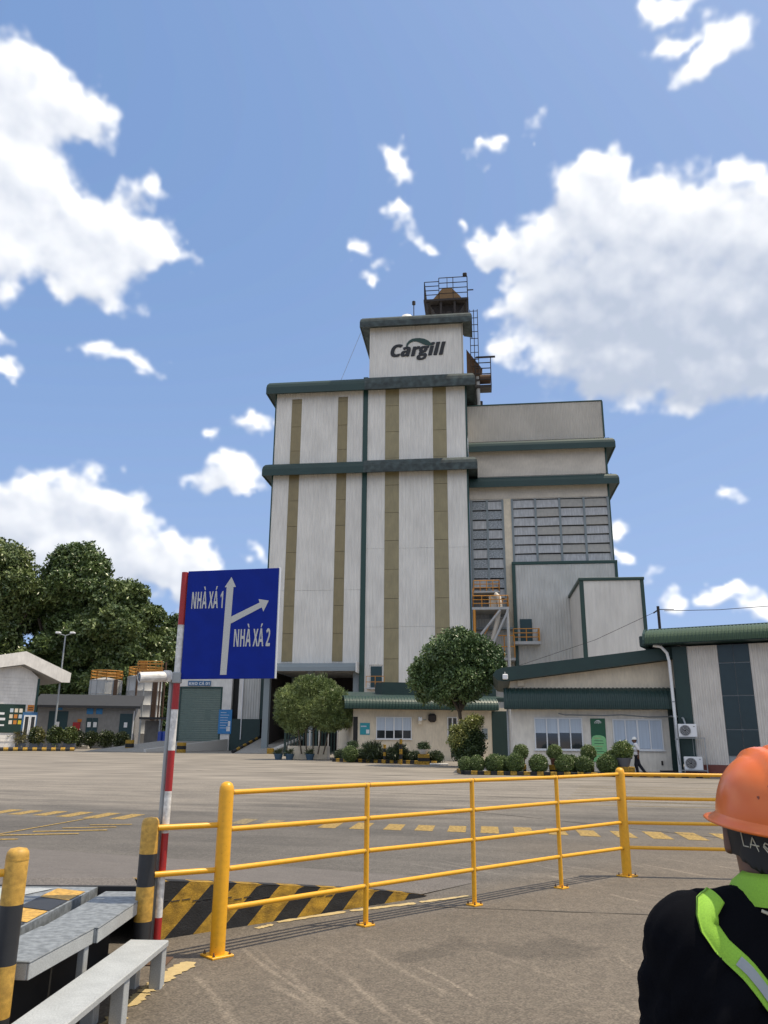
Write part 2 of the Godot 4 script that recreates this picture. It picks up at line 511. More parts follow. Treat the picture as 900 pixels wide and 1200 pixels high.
# each puff: azimuth, elevation, half width, half height (degrees), strength
func cloud(list: Array, dark: float) -> void:
	for p: Array in list:
		var wide: float = p[2] * 1.15 / cos(deg_to_rad(p[1]))
		var high: float = p[3] * 1.15
		for j in range(maxi(0, int((p[1] - high - 2.2) * 4)), mini(GH - 1, int((p[1] + high + 2.2) * 4) + 1)):
			for i in range(int((p[0] - wide - 3.0 + 180) * 4), int((p[0] + wide + 3.0 + 180) * 4) + 1):
				near_cloud[j * GW + posmod(i, GW)] = 1
		for j in range(maxi(0, int((p[1] - high) * 4)), mini(GH - 1, int((p[1] + high) * 4) + 1)):
			for i in range(int((p[0] - wide + 180) * 4), int((p[0] + wide + 180) * 4) + 1):
				var dx: float = (i / 4.0 - 180 - p[0]) / wide
				var dy: float = (j / 4.0 - p[1]) / high
				var f := 1.0 - dx * dx - dy * dy
				if f <= 0.0:
					continue
				var k := j * GW + posmod(i, GW)
				puffs[k] = 1.0 - (1.0 - puffs[k]) * (1.0 - f * p[4])
				gloom[k] = maxf(gloom[k], dark * smoothstep(0.0, 0.8, f) * (1.0 - 0.45 * clampf(dy, -1, 1)))

func look(a: PackedFloat32Array, az: float, el: float) -> float:
	var x := (az + 180.0) * 4.0
	var y := clampf(el * 4.0, 0.0, GH - 2.0)
	var i := floori(x)
	var j := floori(y)
	var fx := x - i
	var fy := y - j
	i = posmod(i, GW)
	var i2 := (i + 1) % GW
	return lerpf(lerpf(a[j * GW + i], a[j * GW + i2], fx), lerpf(a[j * GW + GW + i], a[j * GW + GW + i2], fx), fy)

func cloud_at(az: float, el: float) -> float:
	if near_cloud[clampi(int(el * 4.0), 0, GH - 1) * GW + posmod(int((az + 180.0) * 4.0), GW)] == 0:
		return -1.0
	var e := deg_to_rad(el)
	var a := deg_to_rad(az)
	var d := Vector3(sin(a) * cos(e), sin(e) * 1.15, -cos(a) * cos(e)) * 100.0
	var s := look(puffs, az + 1.25 * warp.get_noise_3dv(d), el + 1.05 * warp.get_noise_3dv(d + Vector3(50, 9, 31)))
	if s < 0.02:
		return -1.0
	var n := 0.62 * cloud_noise.get_noise_3dv(d) - 0.50 * (billow.get_noise_3dv(d) + 0.32)
	return s + 1.2 * (1.0 - 0.5 * smoothstep(0.45, 0.95, s)) * n - 0.36

func sky_row(y: int) -> void:
	var row := PackedByteArray()
	row.resize(SKY_W * 4)
	var el := 90.0 - (y + 0.5) / SKY_H * 180.0
	if el < -0.5:
		for x in SKY_W * 4:
			row[x] = 255 if x % 4 == 3 else 100
		sky_rows[y] = row
		return
	var e := deg_to_rad(el)
	var h := pow(1.0 - maxf(sin(e), 0.0), 1.9)
	var air := Vector3(0.083, 0.206, 0.472).lerp(Vector3(0.345, 0.490, 0.765), h)
	for x in SKY_W:
		var az := fposmod((x + 0.5) / SKY_W * 360.0 + 180.0, 360.0) - 180.0
		var a := deg_to_rad(az)
		var d := Vector3(sin(a) * cos(e), sin(e), -cos(a) * cos(e))
		var c := air
		if el < 0.0:
			c = Vector3(0.24, 0.22, 0.19)
		else:
			var ang := acos(clampf(d.dot(sun_dir), -1, 1))
			c += Vector3(0.70, 0.66, 0.61) * exp(-ang / 0.47)
			var t := cloud_at(az, el) if el > 1.0 else -1.0
			if t > -0.14:
				var alpha := smoothstep(-0.14, 0.50, t)
				alpha *= lerpf(alpha, 1.0, 0.45)
				var up := cloud_at(az + 0.7, el + 1.1)
				var k := look(gloom, az, el)
				var light := clampf(lerpf(0.80, 0.06, k) + 0.75 * (t - maxf(up, -0.4)) * (1.0 - 0.3 * k) + 0.10 * fluff.get_noise_3dv(d * 100.0), 0.05, 1.0)
				c = c.lerp(Vector3(0.44, 0.50, 0.62).lerp(Vector3(1.14, 1.13, 1.11), light), alpha * 0.97)
		var s := Color(c.x / SKY_K, c.y / SKY_K, c.z / SKY_K).clamp().linear_to_srgb()
		row[x * 4] = int(s.r * 255.0 + 0.5)
		row[x * 4 + 1] = int(s.g * 255.0 + 0.5)
		row[x * 4 + 2] = int(s.b * 255.0 + 0.5)
		row[x * 4 + 3] = 255
	sky_rows[y] = row

func make_sky() -> PanoramaSkyMaterial:
	puffs.resize(GW * GH)
	gloom.resize(GW * GH)
	near_cloud.resize(GW * GH)
	warp.seed = 77
	billow.noise_type = FastNoiseLite.TYPE_CELLULAR
	billow.cellular_distance_function = FastNoiseLite.DISTANCE_EUCLIDEAN
	billow.cellular_return_type = FastNoiseLite.RETURN_DISTANCE
	billow.frequency = 0.30
	billow.fractal_octaves = 3
	billow.fractal_gain = 0.5
	billow.seed = 31
	warp.frequency = 0.22
	warp.fractal_octaves = 3
	cloud_noise.seed = 12
	cloud_noise.frequency = 0.12
	cloud_noise.fractal_octaves = 6
	cloud_noise.fractal_gain = 0.52
	fluff.seed = 5
	fluff.frequency = 0.3
	fluff.fractal_octaves = 4
	cloud([[-29.0, 39.5, 3.6, 2.8, 1], [-25.4, 40.0, 2.7, 2.0, 1], [-28.7, 34.6, 3.7, 3.7, 1], [-25.4, 33.1, 4.1, 3.6, 1], [-21.1, 33.4, 3.3, 2.2, 1], [-22.6, 30.4, 3.3, 2.2, 1], [-20.5, 36.2, 1.8, 1.1, 0.8], [-18.1, 32.7, 2.1, 1.0, 0.8], [-30.6, 41.0, 2.1, 2.0, 0.9], [-31.0, 29.9, 3.3, 3.6, 1], [-33.7, 35.2, 4.1, 4.2, 1]], 0.38)
	cloud([[-20.5, 25.7, 2.3, 0.9, 0.8], [-18.4, 25.1, 1.6, 0.6, 0.7], [-27.9, 23.7, 1.0, 0.6, 0.7], [-28.5, 25.6, 0.7, 0.6, 0.6], [-22.9, 25.7, 0.7, 0.4, 0.5]], 0.1)
	cloud([[-26.1, 13.9, 3.3, 2.9, 1], [-22.5, 15.2, 3.2, 2.6, 1], [-19.3, 14.7, 2.5, 2.4, 1], [-23.4, 11.7, 4.7, 3.1, 1], [-18.4, 12.1, 4.2, 3.0, 1], [-15.2, 12.0, 3.0, 2.3, 1], [-13.3, 10.0, 2.1, 2.4, 0.9], [-29.3, 12.7, 3.8, 3.8, 1]], 0.55)
	cloud([[-11.8, 18.7, 2.3, 1.7, 0.95], [-13.6, 17.5, 1.7, 1.0, 0.8], [-10.1, 22.0, 1.6, 0.8, 0.75], [-12.8, 21.4, 0.7, 0.5, 0.6], [-8.8, 12.6, 0.9, 0.9, 0.8]], 0.25)
	cloud([[0.2, 40.6, 0.8, 0.7, 0.60], [0.8, 39.7, 0.9, 0.6, 0.65], [1.4, 38.8, 0.7, 0.6, 0.60], [0.6, 37.3, 0.7, 0.5, 0.58], [1.3, 36.6, 0.9, 0.7, 0.65], [1.9, 35.7, 1.1, 0.8, 0.69], [2.9, 35.0, 1.2, 0.6, 0.65], [3.6, 34.6, 0.8, 0.4, 0.57], [1.0, 34.6, 0.9, 0.5, 0.60], [-0.2, 33.7, 1.0, 0.5, 0.64], [-1.3, 32.8, 0.9, 0.45, 0.60], [-2.1, 34.4, 0.9, 0.65, 0.73]], 0.1)
	cloud([[8.6, 40.5, 0.8, 0.5, 0.62], [9.4, 40.9, 0.6, 0.5, 0.58], [13.0, 41.5, 0.6, 0.8, 0.53], [13.6, 42.6, 0.6, 0.8, 0.55], [6.8, 35.7, 0.35, 0.5, 0.65]], 0.0)
	cloud([[24.9, 45.9, 2.6, 0.9, 0.72], [28.5, 43.6, 1.5, 1.4, 0.7], [26.2, 42.5, 2.2, 0.8, 0.75], [24.4, 44.3, 1.8, 0.6, 0.62], [23.0, 46.6, 1.2, 0.6, 0.62]], 0.0)
	cloud([[18.1, 38.5, 1.9, 1.6, 1], [16.9, 36.5, 3.4, 2.7, 1], [21.4, 35.2, 4.5, 2.7, 1], [26.8, 34.1, 3.7, 2.5, 1], [12.0, 34.1, 3.4, 2.2, 1], [9.3, 34.2, 1.9, 1.7, 1], [13.3, 30.3, 3.6, 2.6, 0.9]], 0.45)
	cloud([[17.3, 30.7, 6.2, 5.3, 1], [23.2, 29.5, 5.8, 6.0, 1], [28.3, 28.7, 4.9, 5.8, 1], [18.4, 25.6, 6.5, 3.0, 1], [24.6, 24.2, 5.8, 2.8, 1], [32.1, 28.4, 5.6, 6.6, 1]], 0.85)
	cloud([[8.9, 29.7, 1.1, 0.9, 0.7], [10.5, 27.6, 2.4, 1.5, 0.6]], 0.3)
	cloud([[24.7, 15.6, 0.8, 0.5, 0.6], [17.0, 14.2, 1.0, 0.9, 0.75], [16.9, 12.2, 0.8, 0.7, 0.7], [18.8, 10.9, 1.1, 0.6, 0.7], [23.7, 9.2, 1.7, 0.7, 0.8], [19.9, 9.0, 1.5, 0.6, 0.75], [26.1, 8.4, 1.3, 1.0, 0.75]], 0.2)
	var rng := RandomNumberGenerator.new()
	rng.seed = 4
	for i in 150:   # unseen cumulus out of view, added densely to brighten the shaded walls
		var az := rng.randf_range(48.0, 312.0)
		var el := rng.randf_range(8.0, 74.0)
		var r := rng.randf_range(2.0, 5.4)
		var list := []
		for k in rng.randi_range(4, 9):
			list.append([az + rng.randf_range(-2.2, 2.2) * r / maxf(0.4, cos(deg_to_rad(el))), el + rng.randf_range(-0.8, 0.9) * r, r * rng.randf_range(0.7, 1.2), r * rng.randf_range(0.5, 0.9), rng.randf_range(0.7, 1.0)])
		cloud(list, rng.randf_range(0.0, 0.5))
	sky_rows.resize(SKY_H)
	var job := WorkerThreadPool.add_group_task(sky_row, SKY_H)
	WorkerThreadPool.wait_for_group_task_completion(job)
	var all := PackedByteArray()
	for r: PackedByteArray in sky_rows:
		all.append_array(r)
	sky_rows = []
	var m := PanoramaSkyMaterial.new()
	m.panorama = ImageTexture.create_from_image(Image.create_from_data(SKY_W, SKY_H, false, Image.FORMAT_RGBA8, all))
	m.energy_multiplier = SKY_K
	return m

# ------------------------------------------------------------------ ground
const YARD_PX := 1536
var yard_rows := []
var yn := []
var yard_lo := Vector2(-16, -31)
var yard_size := Vector2(32, 32)
var scratches := PackedFloat32Array()

func yard_row(j: int) -> void:
	var row := PackedByteArray()
	row.resize(YARD_PX * 3)
	var z := yard_lo.y + (j + 0.5) / YARD_PX * yard_size.y
	for i in YARD_PX:
		var x := yard_lo.x + (i + 0.5) / YARD_PX * yard_size.x
		var n0: float = yn[0].get_noise_2d(x, z)
		var n1: float = yn[1].get_noise_2d(x, z)
		var n2: float = yn[2].get_noise_2d(x * 0.35 + z * 0.22, z * 2.2 - x * 0.55)
		var n3: float = yn[3].get_noise_2d(x, z)
		# the concrete apron by the rail, the darker lane beyond the kerb, the pale yard farther off
		var lane := smoothstep(-0.4, 0.9, (-z - 8.3 - 0.85 * (x + 0.4) + n0 * 0.5)) * smoothstep(4.5, 1.0, x + n0 * 2.0 + maxf(0.0, -z - 13.0) * -0.9)
		var far := smoothstep(15.0, 27.0, -z + n0 * 4.0 + n2 * 3.0)
		var c := Vector3(0.196, 0.164, 0.127).lerp(Vector3(0.158, 0.144, 0.127), lane).lerp(Vector3(0.308, 0.275, 0.232), far)
		var f := 1.0 + 0.13 * n0 + 0.15 * n1 + (0.16 + 0.14 * lane) * n2 * smoothstep(6.0, 9.5, -z) + 0.16 * n3
		# oil stains on the apron
		var st := exp(-pow((x - 1.25) / 0.75, 2) - pow((z + 7.25) / 0.55, 2)) + 0.7 * exp(-pow((x - 0.4) / 0.5, 2) - pow((z + 6.9) / 0.3, 2))
		f *= 1.0 - 0.30 * smoothstep(0.38, 0.60, 0.55 * st + 0.75 * n1 + 0.28 * n3) * smoothstep(0.02, 0.25, st)
		f *= 1.0 - 0.14 * smoothstep(0.22, 0.5, n0 + 0.3 * n1)
		f += scratches[j * YARD_PX + i]
		c *= maxf(f, 0.2)
		var s := Color(c.x, c.y, c.z).linear_to_srgb()
		row[i * 3] = int(s.r * 255.0 + 0.5)
		row[i * 3 + 1] = int(s.g * 255.0 + 0.5)
		row[i * 3 + 2] = int(s.b * 255.0 + 0.5)
	yard_rows[j] = row

func yard_texture() -> ImageTexture:
	for k: Array in [[0.16, 5, 1], [0.9, 5, 2], [0.45, 5, 3], [7.0, 3, 4]]:
		var f := FastNoiseLite.new()
		f.frequency = k[0]
		f.fractal_octaves = k[1]
		f.seed = k[2]
		yn.append(f)
	scratches.resize(YARD_PX * YARD_PX)
	var rng := RandomNumberGenerator.new()
	rng.seed = 8
	var groups := [[-0.55, -5.6, 62.0, 7, 1.7, 1.0], [0.2, -6.3, 64.0, 8, 2.4, 1.6], [0.9, -5.4, 70.0, 5, 1.5, 1.2], [2.2, -7.0, 80.0, 6, 1.6, 1.2], [2.3, -10.6, 55.0, 16, 1.5, 1.2], [3.0, -9.0, 58.0, 10, 1.1, 1.0], [1.0, -11.0, 48.0, 14, 1.6, 1.5], [4.4, -11.5, 60.0, 10, 1.5, 1.6], [1.6, -4.5, 62.0, 6, 1.4, 1.0]]
	for g: Array in groups:
		for k in int(g[3]):
			var off := rng.randf_range(-1.0, 1.0) * float(g[5]) * 0.6
			var an := deg_to_rad(g[2] + rng.randf_range(-4, 4))
			var dir := Vector2(cos(an), sin(an))
			var side := Vector2(-dir.y, dir.x)
			var p: Vector2 = Vector2(g[0], g[1]) + side * off + dir * rng.randf_range(-0.5, 0.5)
			var long: float = float(g[4]) * rng.randf_range(0.4, 1.0)
			var bright := rng.randf_range(0.18, 0.75)
			var w := rng.randf_range(0.006, 0.02)
			var steps := int(long / 0.01)
			for s in steps:
				var t := float(s) / steps
				var q := p + dir * (t - 0.5) * long + side * 0.03 * sin(t * 5.0 + k)
				var fade := bright * smoothstep(0.0, 0.2, t) * smoothstep(1.0, 0.6, t) * rng.randf_range(0.5, 1.0)
				for o in range(-2, 3):
					var r := q + side * o * 0.012
					var i := int((r.x - yard_lo.x) / yard_size.x * YARD_PX)
					var j := int((r.y - yard_lo.y) / yard_size.y * YARD_PX)
					if i >= 0 and j >= 0 and i < YARD_PX and j < YARD_PX:
						var k2 := j * YARD_PX + i
						scratches[k2] = maxf(scratches[k2], fade * exp(-pow(o * 0.012 / w, 2)))
	yard_rows.resize(YARD_PX)
	var job := WorkerThreadPool.add_group_task(yard_row, YARD_PX)
	WorkerThreadPool.wait_for_group_task_completion(job)
	var all := PackedByteArray()
	for r: PackedByteArray in yard_rows:
		all.append_array(r)
	yard_rows = []
	return ImageTexture.create_from_image(Image.create_from_data(YARD_PX, YARD_PX, false, Image.FORMAT_RGB8, all))

func flat_sheet(poly: Array, y: float) -> MB:   # corners (x, z), thin and flat on the ground
	var m := MB.new()
	var pv := PackedVector2Array(poly)
	var t := Geometry2D.triangulate_polygon(pv)
	for i in range(0, t.size(), 3):
		var a := Vector3(pv[t[i]].x, y, pv[t[i]].y)
		var b := Vector3(pv[t[i + 1]].x, y, pv[t[i + 1]].y)
		var c := Vector3(pv[t[i + 2]].x, y, pv[t[i + 2]].y)
		if (b - a).cross(c - a).y < 0:
			m.flat(a, c, b)
		else:
			m.flat(a, b, c)
	return m

func ground() -> void:
	var far := flat_sheet([Vector2(-1500, 300), Vector2(1500, 300), Vector2(1500, -1500), Vector2(-1500, -1500)], 0.0)
	struct("ground", far, worn(lin(0.315, 0.282, 0.239), 0.9, tex.blotch, Vector3(0.03, 0.03, 0.03), noise_tex("tracks", 0.02, 0.72, 1.0, 5, 512, FastNoiseLite.TYPE_SIMPLEX_SMOOTH, 44), Vector3(0.02, 1, 0.11), null, 0.0, true))
	var near := MB.new()
	var a := Vector3(yard_lo.x, 0.004, yard_lo.y + yard_size.y)
	var b := Vector3(yard_lo.x + yard_size.x, 0.004, yard_lo.y + yard_size.y)
	var c := Vector3(yard_lo.x + yard_size.x, 0.004, yard_lo.y)
	var d := Vector3(yard_lo.x, 0.004, yard_lo.y)
	near.quad(a, b, c, d)
	var m := paint(Color.WHITE, 0.85)
	m.albedo_texture = yard_texture()
	m.detail_enabled = true
	m.detail_blend_mode = BaseMaterial3D.BLEND_MODE_MUL
	m.detail_uv_layer = BaseMaterial3D.DETAIL_UV_2
	m.detail_albedo = noise_tex("aggregate", 0.34, 0.62, 1.0, 3, 512, FastNoiseLite.TYPE_VALUE, 13)
	m.uv2_triplanar = true
	m.uv2_world_triplanar = true
	m.uv2_scale = Vector3(0.55, 0.55, 0.55)
	M.yard = m
	struct("yard_pavement", near, m)
	# joints between the concrete bays
	var js := MB.new()
	for q: Array in [[-0.9, -8.9, 3.2, -8.3, 0.012], [3.2, -8.3, 9, -7.5, 0.012], [-2, -26, 12, -20.5, 0.03], [1.5, -20.0, 7.5, -12.5, 0.018], [-9, -40, 14, -31, 0.05], [-20, -50, 0, -46, 0.05]]:
		var p0 := Vector2(q[0], q[1])
		var p1 := Vector2(q[2], q[3])
		var s := (p1 - p0).orthogonal().normalized() * float(q[4])
		var pl := [p0 + s]
		for k in range(1, 12):
			pl.append(p0.lerp(p1, k / 12.0) + s * (1.0 + 0.9 * sin(k * 2.7)))
		pl.append_array([p1 + s, p1 - s])
		for k in range(11, 0, -1):
			pl.append(p0.lerp(p1, k / 12.0) - s * (1.0 + 0.9 * sin(k * 4.1)))
		pl.append(p0 - s)
		var sh := flat_sheet(pl, 0.008)
		js.v.append_array(sh.v)
		js.n.append_array(sh.n)
		js.u.append_array(sh.u)
	struct("pavement_joints", js, worn(lin(0.085, 0.075, 0.062), 0.95, tex.blotch, Vector3(0.7, 0.7, 0.7)))

func markings() -> void:
	# a row of yellow bars across the lane
	var line := thing("crossing_bars", "row of yellow painted bars across the lane beyond the railing", "road marking")
	line.set_meta("kind", "structure")
	var spots := [[-8.3, -18.4], [-7.75, -18.25], [-7.15, -18.1], [-6.55, -17.9], [-5.9, -17.7], [-5.3, -17.5], [-2.74, -16.72], [-2.16, -16.55], [-1.55, -16.4], [-0.97, -16.22], [-0.38, -16.05], [0.24, -15.9], [0.81, -15.78], [1.4, -15.66], [1.99, -15.55], [2.59, -15.45], [3.18, -15.35], [3.69, -15.12], [4.29, -14.98], [4.86, -14.88], [5.42, -14.78], [6.0, -14.66], [6.6, -14.56]]
	for i in spots.size():
		var p := Vector2(spots[i][0], spots[i][1])
		var t := Vector2(0.955, 0.295) * 0.165
		var l := Vector2(0.13, -0.99) * (0.52 + 0.05 * sin(i * 5.1))
		var w := 0.012
		part("bar", flat_sheet([p - t - l, p + t - l + Vector2(w, 0), p + t * 1.04, p + t + l, p - t + l, p - t * 0.97], 0.008), M.mark_faint if i > 5 and i < 9 else M.mark, line)
	var hatch := thing("hatched_marking", "thin yellow hatch lines on the grey lane left of the sign pole", "road marking")
	hatch.set_meta("kind", "structure")
	for q: Array in [[-6.9, -13.5, -5.9, -13.7, 0.07], [-6.6, -14.15, -5.2, -14.5, 0.07], [-6.1, -14.75, -4.9, -15.05, 0.07], [-5.8, -15.3, -4.9, -15.55, 0.06], [-5.5, -15.85, -4.75, -16.0, 0.06], [-6.6, -13.9, -5.9, -17.4, 0.035]]:
		var p0 := Vector2(q[0], q[1])
		var p1 := Vector2(q[2], q[3])
		var s := (p1 - p0).orthogonal().normalized() * float(q[4])
		part("line", flat_sheet([p0 + s, p1 + s, p1 - s, p0 - s], 0.012), M.mark, hatch)
	var box := thing("box_marking", "faint worn yellow grid lines on the yard before the white offices", "road marking")
	box.set_meta("kind", "structure")
	for k in 8:
		var z := -21.5 - k * 1.15
		part("line", flat_sheet([Vector2(4.6 + k * 0.35, z), Vector2(12.5 + k * 0.3, z + 1.7), Vector2(12.5 + k * 0.3, z + 1.82), Vector2(4.6 + k * 0.35, z + 0.12)], 0.008), M.mark_faint, box)
	# flaking pale paint along the edge of the apron
	var fl := thing("flaking_edge_line", "flaking pale yellow paint line on the concrete by the railing foot", "road marking")
	fl.set_meta("kind", "structure")
	var rng := RandomNumberGenerator.new()
	rng.seed = 17
	for q: Array in [[-1.43, -6.62, -1.55, -6.12, 0.095], [-1.535, -6.1, -1.575, -5.88, 0.075], [-1.565, -5.86, -1.60, -5.6, 0.07], [-1.59, -5.42, -1.63, -5.12, 0.075], [-1.63, -5.08, -1.70, -4.4, 0.085], [-0.95, -7.95, -0.35, -8.42, 0.05], [-0.3, -8.45, 0.35, -8.85, 0.055], [0.4, -8.9, 0.95, -9.25, 0.05], [-1.1, -7.7, -0.98, -7.86, 0.04]]:
		var p0 := Vector2(q[0], q[1])
		var p1 := Vector2(q[2], q[3])
		var s := (p1 - p0).orthogonal().normalized() * float(q[4])
		var pl := []
		var nn := 14
		for k in nn + 1:
			pl.append(p0.lerp(p1, float(k) / nn) + s * rng.randf_range(0.45, 1.05) * (0.75 if k in [0, nn] else 1.0))
		for k in range(nn, -1, -1):
			pl.append(p0.lerp(p1, float(k) / nn) - s * rng.randf_range(0.45, 1.05) * (0.75 if k in [0, nn] else 1.0))
		part("paint_flake", flat_sheet(pl, 0.009), M.flake, fl)

# ------------------------------------------------------------------ foreground: rails, posts, kerb, weighbridge, sign
func striped_cyl(root: Node3D, at: Vector3, r: float, bands: Array, called := "band") -> void:   # bands: [y0, y1, material]
	for b: Array in bands:
		var m := MB.new()
		var lo: float = b[0]
		var hi: float = b[1]
		if b.size() > 3:
			m.lathe([Vector2(0, lo), Vector2(r, lo), Vector2(r, hi - r * 0.75), Vector2(r * 0.93, hi - r * 0.4), Vector2(r * 0.72, hi - r * 0.13), Vector2(r * 0.4, hi - 0.005), Vector2(0, hi)], 28, at)
		else:
			m.lathe([Vector2(0, lo), Vector2(r, lo), Vector2(r, hi), Vector2(0, hi)], 28, at)
		part(called, m, b[2], root)

func base_plate(root: Node3D, at: Vector3, s: float, turn: float) -> void:
	var m := MB.new()
	var rot := Basis(Vector3.UP, turn)
	m.box(at + Vector3(0, 0.012, 0), Vector3(s, 0.016, s), 0.003, rot)
	part("base_plate", m, M.yellow, root)
	for k: Array in [[-1, -1], [1, -1], [1, 1], [-1, 1]]:
		var b := MB.new()
		var p := at + rot * Vector3(k[0] * s * 0.37, 0.018, k[1] * s * 0.37)
		b.lathe([Vector2(0.011, 0), Vector2(0.011, 0.012), Vector2(0.005, 0.013), Vector2(0.005, 0.03), Vector2(0, 0.031)], 6, p)
		part("anchor_bolt", b, M.rust, root)

func weld(root: Node3D, a: Vector3, b: Vector3, r: float) -> void:
	part("rail", tb([a, b], r, 14), M.yellow, root)

func foreground() -> void:
	var r := thing("safety_railing", "long yellow tube railing with four rails across the foreground", "railing")
	var pts := [Vector3(-1.27, 0, -6.8), Vector3(-0.14, 0, -7.86), Vector3(0.95, 0, -8.78), Vector3(2.05, 0, -9.76), Vector3(3.05, 0, -10.6)]
	var turn := atan2(3.8, 4.32)
	var big := func(p: Vector3) -> void:
		var m := MB.new()
		var q := 0.059
		m.lathe([Vector2(q, 0.018), Vector2(q, 1.215), Vector2(q * 0.95, 1.245), Vector2(q * 0.75, 1.27), Vector2(q * 0.42, 1.283), Vector2(0, 1.287)], 32, p)
		part("post", m, M.yellow, r)
		base_plate(r, p, 0.19, turn)
	big.call(pts[0])
	big.call(pts[4])
	for i in [1, 2, 3]:
		part("post", tb([pts[i] + Vector3(0, 0.018, 0), pts[i] + Vector3(0, 1.2, 0)], 0.024, 16), M.yellow, r)
		base_plate(r, pts[i], 0.125, turn)
	for h: float in [0.335, 0.625, 0.915, 1.205]:
		for i in 4:
			var a: Vector3 = pts[i] + Vector3(0, h + 0.012 * sin(i * 2.1 + h * 9.0) * 0.4, 0)
			var b: Vector3 = pts[i + 1] + Vector3(0, h + 0.012 * sin((i + 1) * 2.1 + h * 9.0) * 0.4, 0)
			weld(r, a, b, 0.0205)
			for e: Array in [[a, b, 0.062 if i == 0 else 0.026], [b, a, 0.062 if i == 3 else 0.026]]:
				var dd: Vector3 = (e[1] - e[0]).normalized()
				part("weld_bead", tb([e[0] + dd * (float(e[2]) - 0.004), e[0] + dd * (float(e[2]) + 0.005)], 0.0245, 12, 0.0215), M.yellow_old, r)
	# the rail goes on to the right, behind the worker
	var e := Vector3(7.6, 0, -10.15)
	for h: float in [0.335, 0.625, 0.915, 1.205]:
		weld(r, pts[4] + Vector3(0, h, 0), e + Vector3(0, h, 0), 0.0215)
	big.call(e)
	part("post", tb([Vector3(5.3, 0.018, -10.38), Vector3(5.3, 1.2, -10.38)], 0.024, 16), M.yellow, r)
	base_plate(r, Vector3(5.3, 0, -10.38), 0.15, 0.0)

	var p2 := Vector3(-1.80, 0, -6.55)
	var sp := thing("striped_post", "yellow and black striped post beside the red and white sign pole", "bollard", p2)
	striped_cyl(sp, Vector3.ZERO, 0.067, [[0.0, 0.30, M.black_paint], [0.30, 0.54, M.yellow_old], [0.54, 0.77, M.black_paint], [0.77, 1.035, M.yellow_old, true]])
	for h: float in [0.62, 0.955]:
		weld(sp, Vector3(0.06, h, 0), pts[0] - p2 + Vector3(-0.03, h, 0.0), 0.0215)
	var p1 := Vector3(-2.02, 0, -4.72)
	var sp1 := thing("striped_post", "yellow and black striped post at the left edge of the picture", "bollard", p1)
	striped_cyl(sp1, Vector3.ZERO, 0.060, [[0.0, 0.21, M.black_paint], [0.21, 0.46, M.yellow_old], [0.46, 0.755, M.black_paint], [0.755, 1.045, M.yellow_old, true]])
	part("collar", tb([Vector3(0, 0.978, 0), Vector3(0, 0.985, 0)], 0.0613, 28), M.yellow_old, sp1)
	for h: float in [0.30, 0.915]:
		part("rail", tb([Vector3(-0.05, h, 0.02), Vector3(-1.2, h, 0.62)], 0.0215, 14), M.yellow, sp1)

	# the kerb of the ramp: top falls away to the right
	var ka := Vector3(-2.02, 0, -7.15)
	var kb := Vector3(0.50, 0, -9.22)
	var kd := (kb - ka).normalized()
	var kn := Vector3(kd.z, 0, -kd.x)   # away from the camera
	if kn.z > 0:
		kn = -kn
	var kl := (kb - ka).length()
	var kt := func(s: float) -> float:
		return 0.47 * pow(clampf(1.0 - s / kl, 0.0, 1.0), 0.85) + 0.012
	var kerb := thing("ramp_kerb", "black and yellow diagonally striped kerb of the weighbridge ramp", "kerb")
	var s := 0.0
	var k := 0
	var cuts := []
	while s < kl + 0.5:
		cuts.append(s)
		s += 0.272 if k % 2 == 0 else 0.262
		k += 1
	var pt := func(q: float, h: float, back: float) -> Vector3:
		var qq := clampf(q, 0.0, kl)
		var lean := 0.05 * h
		return ka + kd * qq + Vector3(0, h, 0) + kn * (back + lean)
	for i in cuts.size() - 1:
		var m := MB.new()
		var slant := 0.56
		# each stripe leans to the right; its top runs on over the crown of the kerb
		var q0: float = cuts[i] - 0.55
		var q1: float = cuts[i + 1] - 0.55
		var nseg := 8
		var prev := []
		var any := false
		for g in nseg + 1:
			var tt := float(g) / nseg
			var hh0: float = 0.50 * tt
			var a: float = clampf(q0 + slant * hh0 / 0.5, 0, kl)
			var b: float = clampf(q1 + slant * hh0 / 0.5, 0, kl)
			var ha := minf(hh0, kt.call(a))
			var hb := minf(hh0, kt.call(b))
			var cur := [pt.call(a, ha, 0.0), pt.call(b, hb, 0.0)]
			if g > 0 and b - a > 0.001:
				m.quad(prev[0], prev[1], cur[1], cur[0])
				any = true
			prev = cur
		# crown
		var lo := clampf(q0 + slant * kt.call(clampf(q0 + slant * 0.5, 0, kl)) / 0.5, 0, kl)
		var hi := clampf(q1 + slant * kt.call(clampf(q1 + slant * 0.5, 0, kl)) / 0.5, 0, kl)
		if hi - lo > 0.01:
			m.quad(pt.call(lo, kt.call(lo), 0.0), pt.call(hi, kt.call(hi), 0.0), pt.call(hi, kt.call(hi), 0.13), pt.call(lo, kt.call(lo), 0.13))
			any = true
		if any:
			part("stripe", m, M.kerb_yellow if i % 2 == 0 else M.kerb_black, kerb)
	# a shallow ledge of cracked paint half way up
	var led := MB.new()
	for i in 20:
		var a := kl * 0.62 * i / 20.0
		var b := kl * 0.62 * (i + 0.8) / 20.0
		var h: float = kt.call(a) * 0.64 + 0.008 * sin(i * 3.3)
		led.quad(pt.call(a, h, -0.004), pt.call(b, h, -0.004), pt.call(b, h + 0.008, -0.003), pt.call(a, h + 0.008, -0.003))
	part("crack", led, M.dark, kerb)
	# the ramp's road surface behind the kerb
	var ramp := MB.new()
	var nx := 10
	var nz := 6
